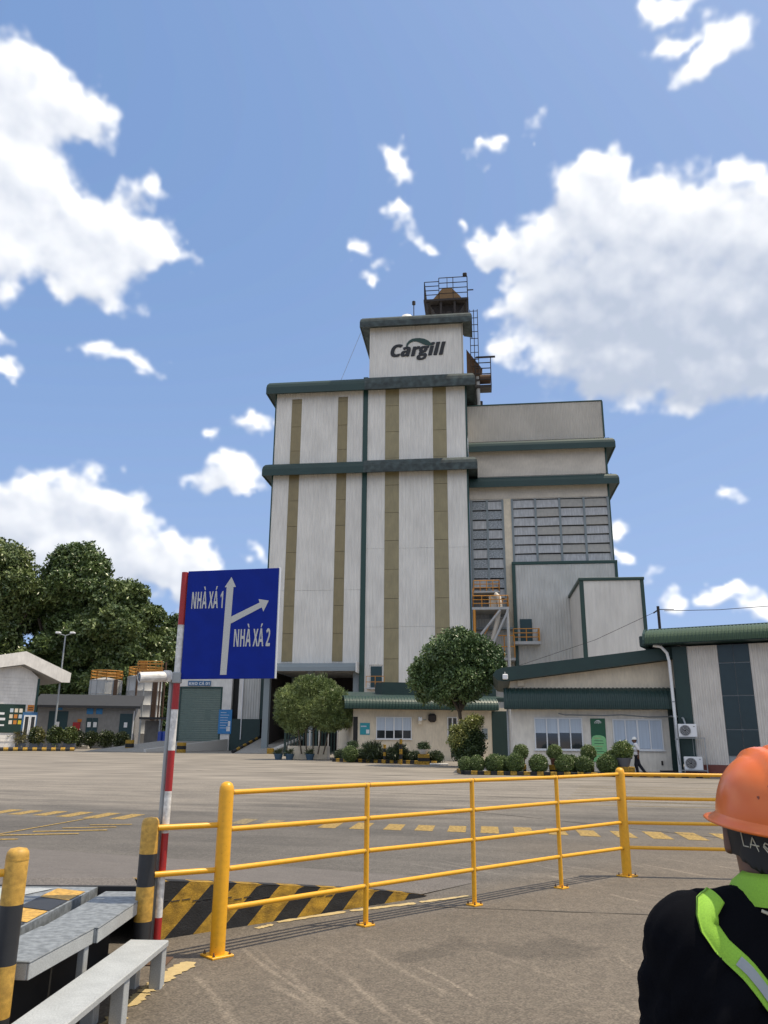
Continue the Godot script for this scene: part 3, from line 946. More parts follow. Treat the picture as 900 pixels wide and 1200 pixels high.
	var surf := func(i: int, j: int) -> Vector3:
		var ss := kl * (1.0 - float(i) / nx * 1.0)
		var q: Vector3 = ka + kd * ss + kn * 0.10
		var far := Vector3(lerpf(1.2, -7.5, float(i) / nx), 0, lerpf(-10.2, -13.5, float(i) / nx))
		var t := float(j) / nz
		var w := q.lerp(far, t)
		w.y = 0.006 + (kt.call(ss) - 0.004) * (1.0 - t) * (1.0 - 0.25 * t)
		return w
	for i in nx:
		for j in nz:
			ramp.quad(surf.call(i + 1, j), surf.call(i, j), surf.call(i, j + 1), surf.call(i + 1, j + 1))
	# left of the kerb the ramp meets the deck
	var e0: Vector3 = surf.call(nx, 0)
	ramp.quad(Vector3(-7.5, 0.455, -7.032), Vector3(-2.0, 0.455, -7.032), e0, Vector3(-7.5, e0.y, e0.z))
	for j in nz:
		var A: Vector3 = surf.call(nx, j)
		var B: Vector3 = surf.call(nx, j + 1)
		var A2 := Vector3(-7.5, A.y, A.z + (B.z - A.z) * 0.0)
		var B2 := Vector3(-7.5, B.y, B.z)
		ramp.quad(A2, A, B, B2)
	struct("ramp_surface", ramp, worn(lin(0.20, 0.18, 0.165), 0.88, tex.blotch, Vector3(0.3, 0.3, 0.3), tex.grit, Vector3(0.7, 0.7, 0.7), null, 0.0, true))

	weighbridge()
	sign_post()

func weighbridge() -> void:
	var d := thing("weighbridge_deck", "grey chequer plate weighbridge deck with yellow and black corner stripes", "weighbridge")
	part("deck_plate", bx(Vector3(-5.4, 0.36, -7.0), Vector3(-2.31, 0.455, -1.5)), M.grey_plate, d)
	part("deck_edge", bx(Vector3(-5.4, 0.40, -7.03), Vector3(-2.0, 0.462, -7.001), 0.004), M.rope_black, d)
	part("deck_beam_and_void", bx(Vector3(-5.4, 0.0, -6.9), Vector3(-2.5, 0.355, -1.5)), M.dark, d)
	part("deck_beam_and_void", bx(Vector3(-2.49, 0.0, -6.75), Vector3(-2.10, 0.36, -1.5)), M.void_shade, d)  # black box painting the shaded void under the walkway
	# painted corner: white field, then slanting yellow and black
	var tp := func(poly: Array, m: Material) -> void:
		part("painted_stripe", flat_sheet(poly, 0.460), m, d)
	tp.call([Vector2(-3.4, -6.9), Vector2(-2.62, -6.9), Vector2(-2.95, -6.2), Vector2(-3.4, -6.0)], M.bench)
	for k in 4:
		var z0 := -6.9 + k * 0.36
		tp.call([Vector2(-2.60, z0), Vector2(-2.33, z0 + 0.13), Vector2(-2.33, z0 + 0.47), Vector2(-2.60, z0 + 0.34)], M.yellow_old if k % 2 == 0 else M.black_paint)
	var steel := func(label: String, at: Vector3, turn: float, long: float, wide: float, h: float, legs: Array) -> void:
		var w := thing("steel_walkway", label, "walkway", at, turn)
		part("top_plate", bx(Vector3(-wide, h - 0.012, 0), Vector3(0, h, long), 0.004), M.grey_plate, w)
		part("skirt", bx(Vector3(-0.014, h - 0.095, 0.002), Vector3(-0.002, h - 0.0125, long - 0.002), 0.003), M.bench, w)
		part("skirt", bx(Vector3(-wide + 0.002, h - 0.095, 0.002), Vector3(-wide + 0.014, h - 0.0125, long - 0.002), 0.003), M.bench, w)
		part("end_skirt", bx(Vector3(-wide + 0.016, h - 0.095, long - 0.016), Vector3(-0.016, h - 0.0125, long - 0.003), 0.003), M.bench, w)
		part("end_skirt", bx(Vector3(-wide + 0.016, h - 0.095, 0.003), Vector3(-0.016, h - 0.0125, 0.016), 0.003), M.bench, w)
		for z: float in legs:
			part("leg", bx(Vector3(-0.062, 0.0, z), Vector3(-0.0145, h - 0.013, z + 0.06), 0.005), M.bench, w)
	steel.call("grey steel walkway plate behind the bench, the one nearer the sign pole", Vector3(-1.83, 0, -6.86), 0.0, 1.22, 0.37, 0.448, [0.05])
	steel.call("grey steel walkway plate along the weighbridge, the one nearer the camera", Vector3(-1.845, 0, -5.60), -5.0, 0.80, 0.36, 0.455, [0.02])
	var b := thing("step_bench", "long low pale grey step bench on flat legs beside the weighbridge", "bench", Vector3(-1.638, 0, -5.25), -2.5)
	part("board", bx(Vector3(-0.136, 0.245, -0.80), Vector3(0.136, 0.285, 2.2), 0.006), M.bench, b)
	for z: float in [-0.78, -0.06, 0.9, 1.9]:
		part("leg", bx(Vector3(0.045, 0.0, z - 0.02), Vector3(0.125, 0.244, z + 0.07), 0.004), M.bench, b)
		part("leg", bx(Vector3(-0.125, 0.0, z - 0.02), Vector3(-0.045, 0.244, z + 0.07), 0.004), M.bench, b)

func text_mesh(s: String, size: float, depth: float, bold := true) -> ArrayMesh:
	var t := TextMesh.new()
	var f := SystemFont.new()
	f.font_names = PackedStringArray(["Droid Sans"])
	f.font_weight = 700 if bold else 400
	t.font = f
	t.text = s
	t.font_size = 64
	t.pixel_size = size / 64.0
	t.depth = depth
	t.curve_step = 1.0
	var m := ArrayMesh.new()
	for k in t.get_surface_count():
		m.add_surface_from_arrays(Mesh.PRIMITIVE_TRIANGLES, t.surface_get_arrays(k))
	return m

# lettering set into a box of that width and height, leaning by shear
func fitted(s: String, w: float, h: float, depth: float, lean := 0.0, bold := true) -> ArrayMesh:
	var m := text_mesh(s, 1.0, depth, bold)
	var bb := m.get_aabb()
	var out := ArrayMesh.new()
	for k in m.get_surface_count():
		var a := m.surface_get_arrays(k)
		var v: PackedVector3Array = a[Mesh.ARRAY_VERTEX]
		for i in v.size():
			var p := v[i]
			p.y = (p.y - bb.position.y) / bb.size.y * h
			p.x = (p.x - bb.get_center().x) / bb.size.x * (w - lean * h) + lean * (p.y - h * 0.5)
			p.z = (p.z - bb.position.z)
			v[i] = p
		a[Mesh.ARRAY_VERTEX] = v
		out.add_surface_from_arrays(Mesh.PRIMITIVE_TRIANGLES, a)
	return out

# the same letters drawn several times, a little apart and each a hair deeper, so that the strokes thicken
func bold(t: String, w: float, h: float, depth: float, lean: float, grow: float) -> ArrayMesh:
	var m := MB.new()
	var k := 0
	for o: Array in [[-1.0, 0.5], [-0.5, -0.5], [0.0, 0.5], [0.5, -0.5], [1.0, 0.5]]:
		var src := fitted(t, w - grow * 2.0, h - grow, depth + 0.004 * k, lean)
		k += 1
		for q in src.get_surface_count():
			var a := src.surface_get_arrays(q)
			var v: PackedVector3Array = a[Mesh.ARRAY_VERTEX]
			var idx: PackedInt32Array = a[Mesh.ARRAY_INDEX] if a[Mesh.ARRAY_INDEX] != null else PackedInt32Array(range(v.size()))
			var nn: PackedVector3Array = a[Mesh.ARRAY_NORMAL]
			for i in idx:
				m.v.append(v[i] + Vector3(o[0] * grow, grow * 0.5 + o[1] * grow * 0.7, 0))
				m.n.append(nn[i])
				m.u.append(Vector2.ZERO)
	return m.mesh()

func sign_post() -> void:
	var base := Vector3(-1.70, 0, -6.62)
	var s := thing("direction_sign", "red and white striped pole with a blue parking direction board", "sign", base)
	striped_cyl(s, Vector3.ZERO, 0.028, [[0.0, 0.31, M.red], [0.31, 0.60, M.white_paint], [0.60, 0.91, M.red], [0.91, 1.22, M.white_paint], [1.22, 1.53, M.red], [1.53, 1.85, M.white_paint]], "pole_band")
	striped_cyl(s, Vector3.ZERO, 0.028, [[1.85, 2.08, M.red], [2.08, 2.54, M.white_paint], [2.54, 2.99, M.red]], "pole_band")
	part("base_flange", bx(Vector3(-0.11, 0.004, -0.11), Vector3(0.11, 0.016, 0.11), 0.003), M.rust, s)
	part("clamp", bx(Vector3(-0.036, 2.06, -0.036), Vector3(0.036, 2.15, 0.036), 0.006), M.grey_pipe, s)
	part("conduit", tb([Vector3(-0.052, 0.02, -0.028), Vector3(-0.050, 2.12, -0.02)], 0.017, 12), M.grey_pipe, s)
	var W := 0.815
	var H := 0.905
	var bd := part("board", bx(Vector3(-W / 2, -H / 2, -0.012), Vector3(W / 2, H / 2, 0.012), 0.002), M.blue, s, Vector3(0.432, 2.545, 0.09))
	bd.rotation_degrees = Vector3(0, -12, 0)
	part("board_edge", bx(Vector3(W / 2 + 0.0005, -H / 2, -0.014), Vector3(W / 2 + 0.010, H / 2, 0.014), 0.002), M.alu, bd)
	part("board_frame", bx(Vector3(-W / 2 + 0.02, -H / 2 + 0.05, -0.034), Vector3(W / 2 - 0.02, -H / 2 + 0.08, -0.0125)), M.grey_pipe, bd)
	part("board_frame", bx(Vector3(-W / 2 + 0.02, H / 2 - 0.08, -0.034), Vector3(W / 2 - 0.02, H / 2 - 0.05, -0.0125)), M.grey_pipe, bd)
	var q := func(u: float, v: float) -> Vector2:
		return Vector2((u - 0.5) * W, (0.5 - v) * H)
	part("arrow", pr([q.call(0.427, 0.965), q.call(0.495, 0.965), q.call(0.515, 0.165), q.call(0.541, 0.165), q.call(0.487, 0.07), q.call(0.418, 0.165), q.call(0.440, 0.165)], 0.0125, 0.0145), M.silver_print, bd)
	part("arrow", pr([q.call(0.509, 0.44), q.call(0.807, 0.318), q.call(0.795, 0.285), q.call(0.905, 0.302), q.call(0.852, 0.402), q.call(0.833, 0.362), q.call(0.5065, 0.505)], 0.0125, 0.0140), M.silver_print, bd)
	var t1 := part("lettering", fitted("NHÀ XÁ 1", W * 0.345, H * 0.205, 0.0022), M.silver_print, bd)
	var c: Vector2 = q.call(0.235, 0.358)
	t1.position = Vector3(c.x, c.y, 0.0125)
	var t2 := part("lettering", fitted("NHÀ XÁ 2", W * 0.385, H * 0.205, 0.0022), M.silver_print, bd)
	c = q.call(0.745, 0.715)
	t2.position = Vector3(c.x, c.y, 0.0125)
	# bullet camera strapped to the pole
	var cam := thing("security_camera", "white bullet security camera clamped to the sign pole", "camera", base + Vector3(0, 2.115, 0.0), 0.0)
	var dir := Vector3(-0.80, -0.08, 0.60).normalized()
	var bas := Basis(dir.cross(Vector3.FORWARD).normalized(), dir, Vector3.ZERO)
	bas.x = Vector3.UP.cross(dir).normalized()
	bas.z = bas.x.cross(dir).normalized()
	var m := MB.new()
	m.lathe([Vector2(0, 0), Vector2(0.030, 0.0), Vector2(0.040, 0.02), Vector2(0.040, 0.22), Vector2(0.038, 0.228), Vector2(0.034, 0.228), Vector2(0.034, 0.208), Vector2(0, 0.208)], 24, dir * 0.09 + Vector3(0, 0.0, 0.01), bas)
	part("housing", m, M.white_paint, cam)
	m = MB.new()
	m.lathe([Vector2(0, 0.0), Vector2(0.0335, 0.0), Vector2(0.0335, 0.014), Vector2(0, 0.015)], 20, dir * (0.09 + 0.2085) + Vector3(0, 0.0, 0.01), bas)
	part("lens", m, M.screen_dark, cam)
	var hood := MB.new()
	for k in 10:
		var a0 := -0.25 + (PI + 0.5) * k / 10.0
		var a1 := -0.25 + (PI + 0.5) * (k + 1) / 10.0
		var c0 := (bas.x * cos(a0) + Vector3.UP * sin(a0)) * 0.0435
		var c1 := (bas.x * cos(a1) + Vector3.UP * sin(a1)) * 0.0435
		var o := dir * 0.12 + Vector3(0, 0, 0.01)
		hood.quad(o + c0, o + c0 + dir * 0.200, o + c1 + dir * 0.200, o + c1)
	part("sun_hood", hood, M.white_paint, cam)
	m = MB.new()
	m.lathe([Vector2(0, -0.045), Vector2(0.03, -0.045), Vector2(0.044, -0.02), Vector2(0.044, 0.02), Vector2(0.03, 0.045), Vector2(0, 0.045)], 20, Vector3(-0.075, 0.0, 0.03))
	part("joint", m, M.white_paint, cam)
	part("bracket", bx(Vector3(-0.06, -0.03, 0.0), Vector3(-0.03, 0.03, 0.05), 0.004), M.alu, cam)

# ------------------------------------------------------------------ buildings
# rounded fascia of the mill: closed outline (outwards, height), its crown at `top`, its lip at `bottom`
func bull(top: float, bottom: float, out: float, drop := 0.0) -> Array:
	var h := top - bottom
	return [Vector2(0.0, top + drop), Vector2(out * 0.45, top), Vector2(out * 0.75, top - h * 0.10), Vector2(out * 0.93, top - h * 0.28), Vector2(out, top - h * 0.5), Vector2(out, bottom), Vector2(out - 0.09, bottom), Vector2(out - 0.12, bottom + 0.15), Vector2(0.0, bottom + 0.35)]

func awning(root: Node3D, prof: Array, plan: Array, m: Material) -> MeshInstance3D:
	var s := MB.new()
	s.sweep(prof, plan)
	return part("awning", s, m, root)

func rail_cage(root: Node3D, called: String, a: Vector3, b: Vector3, h: float, r: float, m: Material, rails := 2, posts := 3) -> void:
	var s := MB.new()
	for k in rails:
		var y := Vector3(0, h * (k + 1.0) / rails, 0)
		s.tube([a + y, b + y], r, 6)
	for k in posts:
		var p := a.lerp(b, float(k) / maxf(posts - 1, 1))
		s.tube([p, p + Vector3(0, h, 0)], r, 6)
	part(called, s, m, root)

func pane_grid(root: Node3D, u0: float, u1: float, v0: float, v1: float, w: float, cols: Array, rows: int, mats: Callable, seed_: int) -> void:
	var rng := RandomNumberGenerator.new()
	rng.seed = seed_
	# frame bars standing proud of the panes
	var bars := MB.new()
	for x: float in cols:
		bars.span(Vector3(x - 0.11, v0 - 0.01, w - 0.04), Vector3(x + 0.11, v1, w + 0.16))
	part("backing", bx(Vector3(u0 + 0.02, v0, w - 0.03), Vector3(u1 - 0.02, v1, w - 0.012)), M.dark, root)
	part("mullion_frame", bars, M.louvre_bar, root)
	for r in rows:
		for c in cols.size() - 1:
			var a := Vector3(cols[c] + 0.11, v0 + (v1 - v0) * r / rows, w)
			var b := Vector3(cols[c + 1] - 0.11, v0 + (v1 - v0) * (r + 1) / rows - 0.13, w)
			var m := MB.new()
			var lean := 0.14 + rng.randf_range(-0.02, 0.03)
			var sag := rng.randf_range(-0.02, 0.02)
			# each blade leans out at its foot and overlaps the next
			m.quad(Vector3(a.x, a.y + sag, a.z + lean), Vector3(b.x, a.y - sag, a.z + lean), Vector3(b.x, b.y, a.z), Vector3(a.x, b.y, a.z))
			m.quad(Vector3(a.x, a.y + sag - 0.02, a.z), Vector3(b.x, a.y - sag - 0.02, a.z), Vector3(b.x, a.y - sag, a.z + lean), Vector3(a.x, a.y + sag, a.z + lean))
			part("louvre_blade", m, mats.call(r, c), root)

func mill() -> void:
	var t := thing("feed_mill", "tall pale clad feed mill tower with green rounded awnings and brown strips", "building", Vector3(-1.765, 0, -80), -7.0)
	# cores
	part("core_wall", bx(Vector3(-10.35, 8.2, -18), Vector3(10.6, 39.7, -0.09)), M.clad, t)
	part("core_wall", bx(Vector3(-0.62, 0, -18), Vector3(10.58, 8.19, -0.09)), M.clad, t)
	part("drive_through_wall", bx(Vector3(-10.35, 0, -18.2), Vector3(-0.63, 8.19, -13)), M.dark_rust_and_shade, t)  # dark colour puts the shade under the canopy into these walls
	part("drive_through_wall", bx(Vector3(-10.75, 0, -17.9), Vector3(-10.36, 8.19, -3.0)), M.dark_rust_and_shade, t)
	for u: float in [-10.1, -5.6, -0.95]:
		part("pillar", bx(Vector3(u - 0.3, 0, -0.75), Vector3(u + 0.3, 8.19, -0.15), 0.02), M.louvre_bar, t)
	# cladding sheets between the strips
	var bays := [[-10.42, -8.66], [-7.52, -3.43], [-2.33, -0.60], [-0.08, 1.84], [3.37, 7.03], [8.52, 10.56]]
	for i in bays.size():
		var b: Array = bays[i]
		var cuts := [7.95, 16.2, 28.9] if i < 3 else [0.0, 12.35, 20.5, 28.9]
		for k in cuts.size() - 1:
			if i == 3 and k == 0:   # around the small door
				part("wall_sheet", bx(Vector3(b[0], 0, -0.085), Vector3(b[1], 6.25, 0)), M.clad, t)
				part("wall_sheet", bx(Vector3(b[0], 6.254, -0.085), Vector3(0.42, 8.55, 0)), M.clad, t)
				part("wall_sheet", bx(Vector3(1.80, 6.254, -0.085), Vector3(b[1], 8.55, 0)), M.clad, t)
				part("wall_sheet", bx(Vector3(b[0], 8.554, -0.085), Vector3(b[1], cuts[k + 1] - 0.02, 0)), M.clad, t)
			else:
				part("wall_sheet", bx(Vector3(b[0], cuts[k], -0.085), Vector3(b[1], cuts[k + 1] - 0.02, 0.004 * (k % 2))), M.clad, t)
		part("wall_sheet", bx(Vector3(b[0], 30.0, -0.085), Vector3(b[1], 38.9, 0)), M.clad, t)
	# translucent strips, sheet by sheet
	var strips := [[-8.65, -7.53, 8.9, 37.85, 0], [-3.42, -2.34, 8.9, 37.9, 0], [1.85, 3.36, 0.0, 38.7, 1], [7.04, 8.51, 0.0, 38.7, 1]]
	for s: Array in strips:
		var y: float = s[2]
		var k := 0
		while y < s[3] - 0.2:
			var y2 := minf(y + (2.85 if s[4] == 0 else 3.05), s[3])
			if not (y > 28.7 and y2 < 30.3):
				part("light_strip_sheet", bx(Vector3(s[0], y, -0.085), Vector3(s[1], y2 - 0.035, -0.02 + 0.012 * (k % 2))), M.strip if s[4] == 0 else M.strip2, t)
			y = y2
			k += 1
		part("strip_backing", bx(Vector3(s[0] + 0.003, s[2], -0.0885), Vector3(s[1] - 0.003, s[3], -0.0865)), M.dark_rust_and_shade, t)
	# above the two left strips the sheet closes the bay
	part("wall_sheet", bx(Vector3(-8.65, 37.87, -0.085), Vector3(-7.53, 38.9, -0.004)), M.clad, t)
	part("wall_sheet", bx(Vector3(-3.42, 37.92, -0.085), Vector3(-2.34, 38.9, -0.004)), M.clad, t)
	# green trims
	part("corner_trim", bx(Vector3(-0.595, 0, -0.084), Vector3(-0.085, 40.1, 0.12), 0.02), M.trim, t)
	part("corner_trim", bx(Vector3(-10.56, 7.6, -0.4), Vector3(-10.425, 39, 0.05), 0.02), M.trim, t)
	part("corner_trim", bx(Vector3(10.565, 0, -0.4), Vector3(10.74, 39, 0.05), 0.02), M.trim, t)
	# awnings round the tower: middle and top, each in a left and a weathered right half
	for y: Array in [[30.05, 28.62], [39.75, 38.2]]:
		awning(t, bull(y[0], y[1], 1.0, 0.15), [Vector2(-10.42, -14), Vector2(-10.42, 0.0), Vector2(-0.34, 0.0)], M.awn)
		awning(t, bull(y[0] + 0.08, y[1] - 0.02, 1.06, 0.15), [Vector2(-0.335, 0.0), Vector2(10.66, 0.0), Vector2(10.66, -14)], M.awn_faded)
	for y: float in [30.10, 39.80, 47.22]:
		var lm := MB.new()
		for k in 9:
			var u := 9.5 + k * 0.23
			lm.quad(Vector3(u, y + 0.09 - 0.01 * k * k * 0.3, -0.1), Vector3(u + 0.12, y + 0.09 - 0.01 * k * k * 0.3, -0.1), Vector3(u + 0.12, y - 0.04 - 0.012 * k, 0.62), Vector3(u, y - 0.04 - 0.012 * k, 0.62))
		part("lit_rib_tops", lm, M.lit_rib, t)  # pale quads paint sunlight on the upturned rib tops at the right end
	# logo storey
	part("logo_storey_wall", bx(Vector3(0.02, 39.9, -13), Vector3(10.32, 47.1, 0.01)), M.clad, t)
	part("corner_trim", bx(Vector3(10.33, 40.1, -0.4), Vector3(10.50, 46.9, 0.05), 0.02), M.clad_old, t)
	awning(t, bull(47.2, 45.85, 1.0, 0.12), [Vector2(0.0, -12), Vector2(0.0, 0.01), Vector2(10.55, 0.01), Vector2(10.55, -3)], M.awn_faded)
	part("logo_lettering", bold("Cargill", 6.45, 2.12, 0.07, 0.24, 0.065), M.letters_black, t, Vector3(5.36, 41.92, 0.015))
	var lf := func(x: float, y: float) -> Vector2:
		return Vector2(2.18 + (x - 175.0) * 0.0138, 42.32 + (275.0 - 25.0 * (x - 175.0) / 440.0 - y) * 0.0138)
	var leaf := [lf.call(316, 172), lf.call(322, 145), lf.call(340, 120), lf.call(365, 103), lf.call(395, 96), lf.call(430, 95), lf.call(465, 101), lf.call(495, 116), lf.call(515, 134), lf.call(530, 158), lf.call(505, 160), lf.call(475, 157), lf.call(450, 146), lf.call(425, 132), lf.call(400, 124), lf.call(375, 124), lf.call(350, 136), lf.call(334, 155), lf.call(327, 173)]
	part("logo_leaf", pr(leaf, 0.015, 0.09), M.trim, t)
	# canopy over the drive-through
	part("canopy", pr([Vector2(0.0, 8.75), Vector2(1.0, 8.6), Vector2(1.45, 8.25), Vector2(1.5, 7.85), Vector2(1.35, 7.85), Vector2(0.0, 8.1)], -10.4, -0.72, Transform3D(Basis(Vector3(0, 0, 1), Vector3.UP, Vector3(1, 0, 0)), Vector3.ZERO)), M.louvre_bar, t)
	part("canopy_end", bx(Vector3(-0.715, 7.7, 0.02), Vector3(-0.60, 8.75, 1.7)), M.white_wall, t)
	# small door and its balcony
	part("door_reveal", bx(Vector3(0.42, 6.255, -0.3), Vector3(1.80, 8.55, -0.1)), M.louvre_bar, t)
	part("door", bx(Vector3(0.55, 6.3, -0.098), Vector3(1.68, 8.4, -0.05)), M.door_teal, t)
	part("balcony_floor", bx(Vector3(0.2, 6.12, 0.01), Vector3(2.1, 6.25, 1.1)), M.steel, t)
	rail_cage(t, "balcony_rail", Vector3(0.25, 6.25, 1.05), Vector3(2.05, 6.25, 1.05), 1.1, 0.035, M.orange_paint, 2, 3)
	# right block
	part("block_wall", bx(Vector3(10.75, 0, -18), Vector3(25.4, 37.35, -3.09)), M.clad_grey, t)
	part("parapet_sheet", bx(Vector3(10.76, 33.1, -3.085), Vector3(25.42, 37.4, -3.0)), M.clad_old, t)
	part("parapet_cap", bx(Vector3(10.75, 37.38, -3.2), Vector3(25.55, 37.52, -2.93), 0.02), M.trim, t)
	part("corner_trim", bx(Vector3(25.43, 33.2, -3.4), Vector3(25.60, 37.37, -2.93), 0.02), M.trim, t)
	part("band_sheet", bx(Vector3(10.76, 29.0, -3.085), Vector3(25.42, 33.0, -3.0)), M.cream_dirty, t)
	part("band_sheet", bx(Vector3(10.76, 26.45, -3.085), Vector3(25.42, 28.6, -3.0)), M.cream_dirty, t)
	part("corner_trim", bx(Vector3(25.43, 19.0, -3.4), Vector3(25.62, 33.0, -2.93), 0.02), M.trim, t)
	awning(t, bull(32.85, 31.6, 1.0, 0.1), [Vector2(10.8, -3.0), Vector2(25.45, -3.0), Vector2(25.45, -16)], M.awn)
	awning(t, bull(28.75, 27.5, 1.05, 0.1), [Vector2(10.8, -3.0), Vector2(25.5, -3.0), Vector2(25.5, -16)], M.awn)
	for y: float in [32.89, 28.79]:
		var lm := MB.new()
		for k in 7:
			var u := 24.3 + k * 0.24
			lm.quad(Vector3(u, y + 0.07, -3.3), Vector3(u + 0.13, y + 0.07, -3.3), Vector3(u + 0.13, y - 0.05, -2.35), Vector3(u, y - 0.05, -2.35))
		part("lit_rib_tops", lm, M.lit_rib, t)  # sunlit rib tops of the block awnings, put in as pale colour
	part("column_sheet", bx(Vector3(14.36, 9.0, -3.085), Vector3(15.22, 26.44, -2.98)), M.cream, t)
	pane_grid(t, 10.9, 14.3, 13.5, 26.3, -3.05, [10.95, 12.62, 14.28], 12, func(r: int, c: int) -> Material: return M.louvre_old if (r + c) % 3 else M.louvre, 5)
	pane_grid(t, 15.3, 25.3, 19.35, 26.35, -3.05, [15.3, 17.75, 20.3, 22.85, 25.36], 7, func(r: int, c: int) -> Material: return M.louvre_rust if c >= 1 and (r * 3 + c) % 5 < 2 else M.louvre, 9)
	# lower storey standing forward, framed in green
	part("lower_wall", bx(Vector3(15.35, 0, -3.08), Vector3(25.44, 18.98, -2.3)), M.clad_grey, t)
	part("frame_trim", bx(Vector3(15.0, 19.0, -3.07), Vector3(25.75, 19.3, -2.2), 0.02), M.trim, t)
	part("frame_trim", bx(Vector3(15.0, 0, -3.07), Vector3(15.34, 18.99, -2.2), 0.02), M.trim, t)
	part("frame_trim", bx(Vector3(25.45, 0, -3.07), Vector3(25.73, 18.99, -2.2), 0.02), M.trim, t)
	# the hoist box in front of it
	part("hoist_box_wall", bx(Vector3(20.75, 0, -2.28), Vector3(26.15, 15.4, 7.0)), M.clad_box, t)
	part("hoist_box_trim", bx(Vector3(20.55, 15.41, -2.25), Vector3(26.35, 15.68, 7.15), 0.03), M.green_roof, t)
	part("hoist_box_trim", bx(Vector3(20.62, 0, 6.72), Vector3(20.98, 15.40, 7.06), 0.02), M.green_roof, t)
	part("hoist_box_trim", bx(Vector3(25.98, 0, 6.72), Vector3(26.30, 15.40, 7.06), 0.02), M.green_roof, t)
	# platforms and stairs
	var deck := func(a: Vector3, b: Vector3) -> void:
		part("platform_floor", bx(a, b), M.steel, t)
	deck.call(Vector3(10.8, 13.95, -2.95), Vector3(14.5, 14.2, 0.2))
	rail_cage(t, "platform_rail", Vector3(10.9, 14.2, 0.15), Vector3(14.4, 14.2, 0.15), 1.15, 0.05, M.orange_paint, 3, 5)
	rail_cage(t, "platform_rail", Vector3(14.4, 14.2, 0.15), Vector3(14.4, 14.2, -2.9), 1.15, 0.05, M.orange_paint, 3, 3)
	rail_cage(t, "platform_rail", Vector3(10.9, 14.2, 0.15), Vector3(10.9, 14.2, -2.9), 1.9, 0.05, M.orange_paint, 3, 3)
	deck.call(Vector3(11.0, 15.85, -2.95), Vector3(13.6, 16.0, -0.8))
	rail_cage(t, "platform_rail", Vector3(11.0, 16.0, -0.85), Vector3(13.6, 16.0, -0.85), 1.1, 0.05, M.orange_paint, 3, 5)
	rail_cage(t, "platform_rail", Vector3(13.6, 16.0, -0.85), Vector3(13.6, 16.0, -2.9), 1.1, 0.05, M.orange_paint, 3, 3)
	part("hopper", bx(Vector3(12.5, 14.25, -2.4), Vector3(13.3, 15.6, -1.2), 0.05), M.cream_dirty, t)
	part("chute", tb([Vector3(13.2, 15.7, -0.9), Vector3(13.5, 15.3, -0.6), Vector3(13.6, 14.4, -0.5), Vector3(13.2, 12.6, -0.5), Vector3(12.2, 9.0, -0.6)], 0.24, 12), M.cream_dirty, t)
	for q: Array in [[11.0, 9.0], [14.3, 13.9]]:
		part("support_post", tb([Vector3(q[0], 0, 0.1), Vector3(q[0], 13.95, 0.1)], 0.14, 8), M.orange_paint if q[0] < 12 else M.steel, t)
	part("brace", tb([Vector3(10.9, 10.6, 0.12), Vector3(13.6, 13.9, 0.12)], 0.14, 6), M.steel, t)
	part("brace", tb([Vector3(12.4, 9.8, 0.12), Vector3(14.4, 13.9, 0.12)], 0.14, 6), M.steel, t)
	deck.call(Vector3(14.8, 10.6, -2.25), Vector3(17.5, 10.9, -0.9))
	rail_cage(t, "platform_rail", Vector3(14.85, 10.9, -0.95), Vector3(17.4, 10.9, -0.95), 1.25, 0.05, M.orange_paint, 3, 3)
	rail_cage(t, "platform_rail", Vector3(17.4, 10.9, -0.95), Vector3(17.4, 10.9, -2.2), 1.25, 0.07, M.orange_paint, 3, 3)
	part("door", bx(Vector3(15.6, 10.95, -2.29), Vector3(16.8, 13.3, -2.2), 0.02), M.door_teal, t)
	deck.call(Vector3(12.9, 9.0, -2.9), Vector3(14.95, 9.25, -0.6))
	rail_cage(t, "platform_rail", Vector3(12.9, 9.25, -0.65), Vector3(14.9, 9.25, -0.65), 2.2, 0.06, M.orange_paint, 2, 3)
	var st := MB.new()   # stair flight between the platforms
	for k in 9:
		st.span(Vector3(11.2 + k * 0.28, 9.2 + k * 0.5, -1.6), Vector3(11.6 + k * 0.28, 9.26 + k * 0.5, -0.7))
	part("stair_tread", st, M.steel, t)
	part("stair_rail", tb([Vector3(11.0, 9.9, -0.68), Vector3(13.9, 15.0, -0.68)], 0.06, 6), M.orange_paint, t)
	part("ledge", bx(Vector3(10.8, 12.3, -3.08), Vector3(15.0, 12.5, -2.4)), M.louvre_bar, t)

	# rusty head of the bucket elevator on the roof
	var h := thing("elevator_head", "rusty bucket elevator head with railings on the mill roof", "machine", t.transform * Vector3(8.7, 47.75, -4.0), -7.0)
	part("body", bx(Vector3(-2.1, 0, -1.6), Vector3(2.1, 0.9, 1.4), 0.05), M.dark_rust_and_shade, h)
	for q: Array in [[-2.3, 1.6], [0.9, 1.6], [2.3, 1.6], [-2.3, -1.8], [2.3, -1.8], [-0.7, 1.6]]:
		part("post", bx(Vector3(q[0] - 0.12, 0, q[1] - 0.12), Vector3(q[0] + 0.12, 2.9, q[1] + 0.12)), M.dark_rust_and_shade, h)
	part("side_plate", bx(Vector3(-2.35, 0.0, -1.7), Vector3(-0.75, 2.5, -1.5)), M.dark_rust_and_shade, h)
	for k in 4:
		part("gear_drum", tb([Vector3(-0.55 + k * 0.8, 1.3, 0.9), Vector3(-0.55 + k * 0.8, 1.3, 1.4)], 0.33, 12), M.dark_rust_and_shade, h)
	part("head_cone", pr([Vector2(-1.0, 1.0), Vector2(1.0, 1.0), Vector2(2.0, 2.7), Vector2(-2.0, 2.7)], -1.2, 0.9), M.dark_rust_and_shade, h)
	part("platform_floor", bx(Vector3(-2.7, 2.75, -2.0), Vector3(2.5, 3.0, 1.9)), M.dark_rust_and_shade, h)
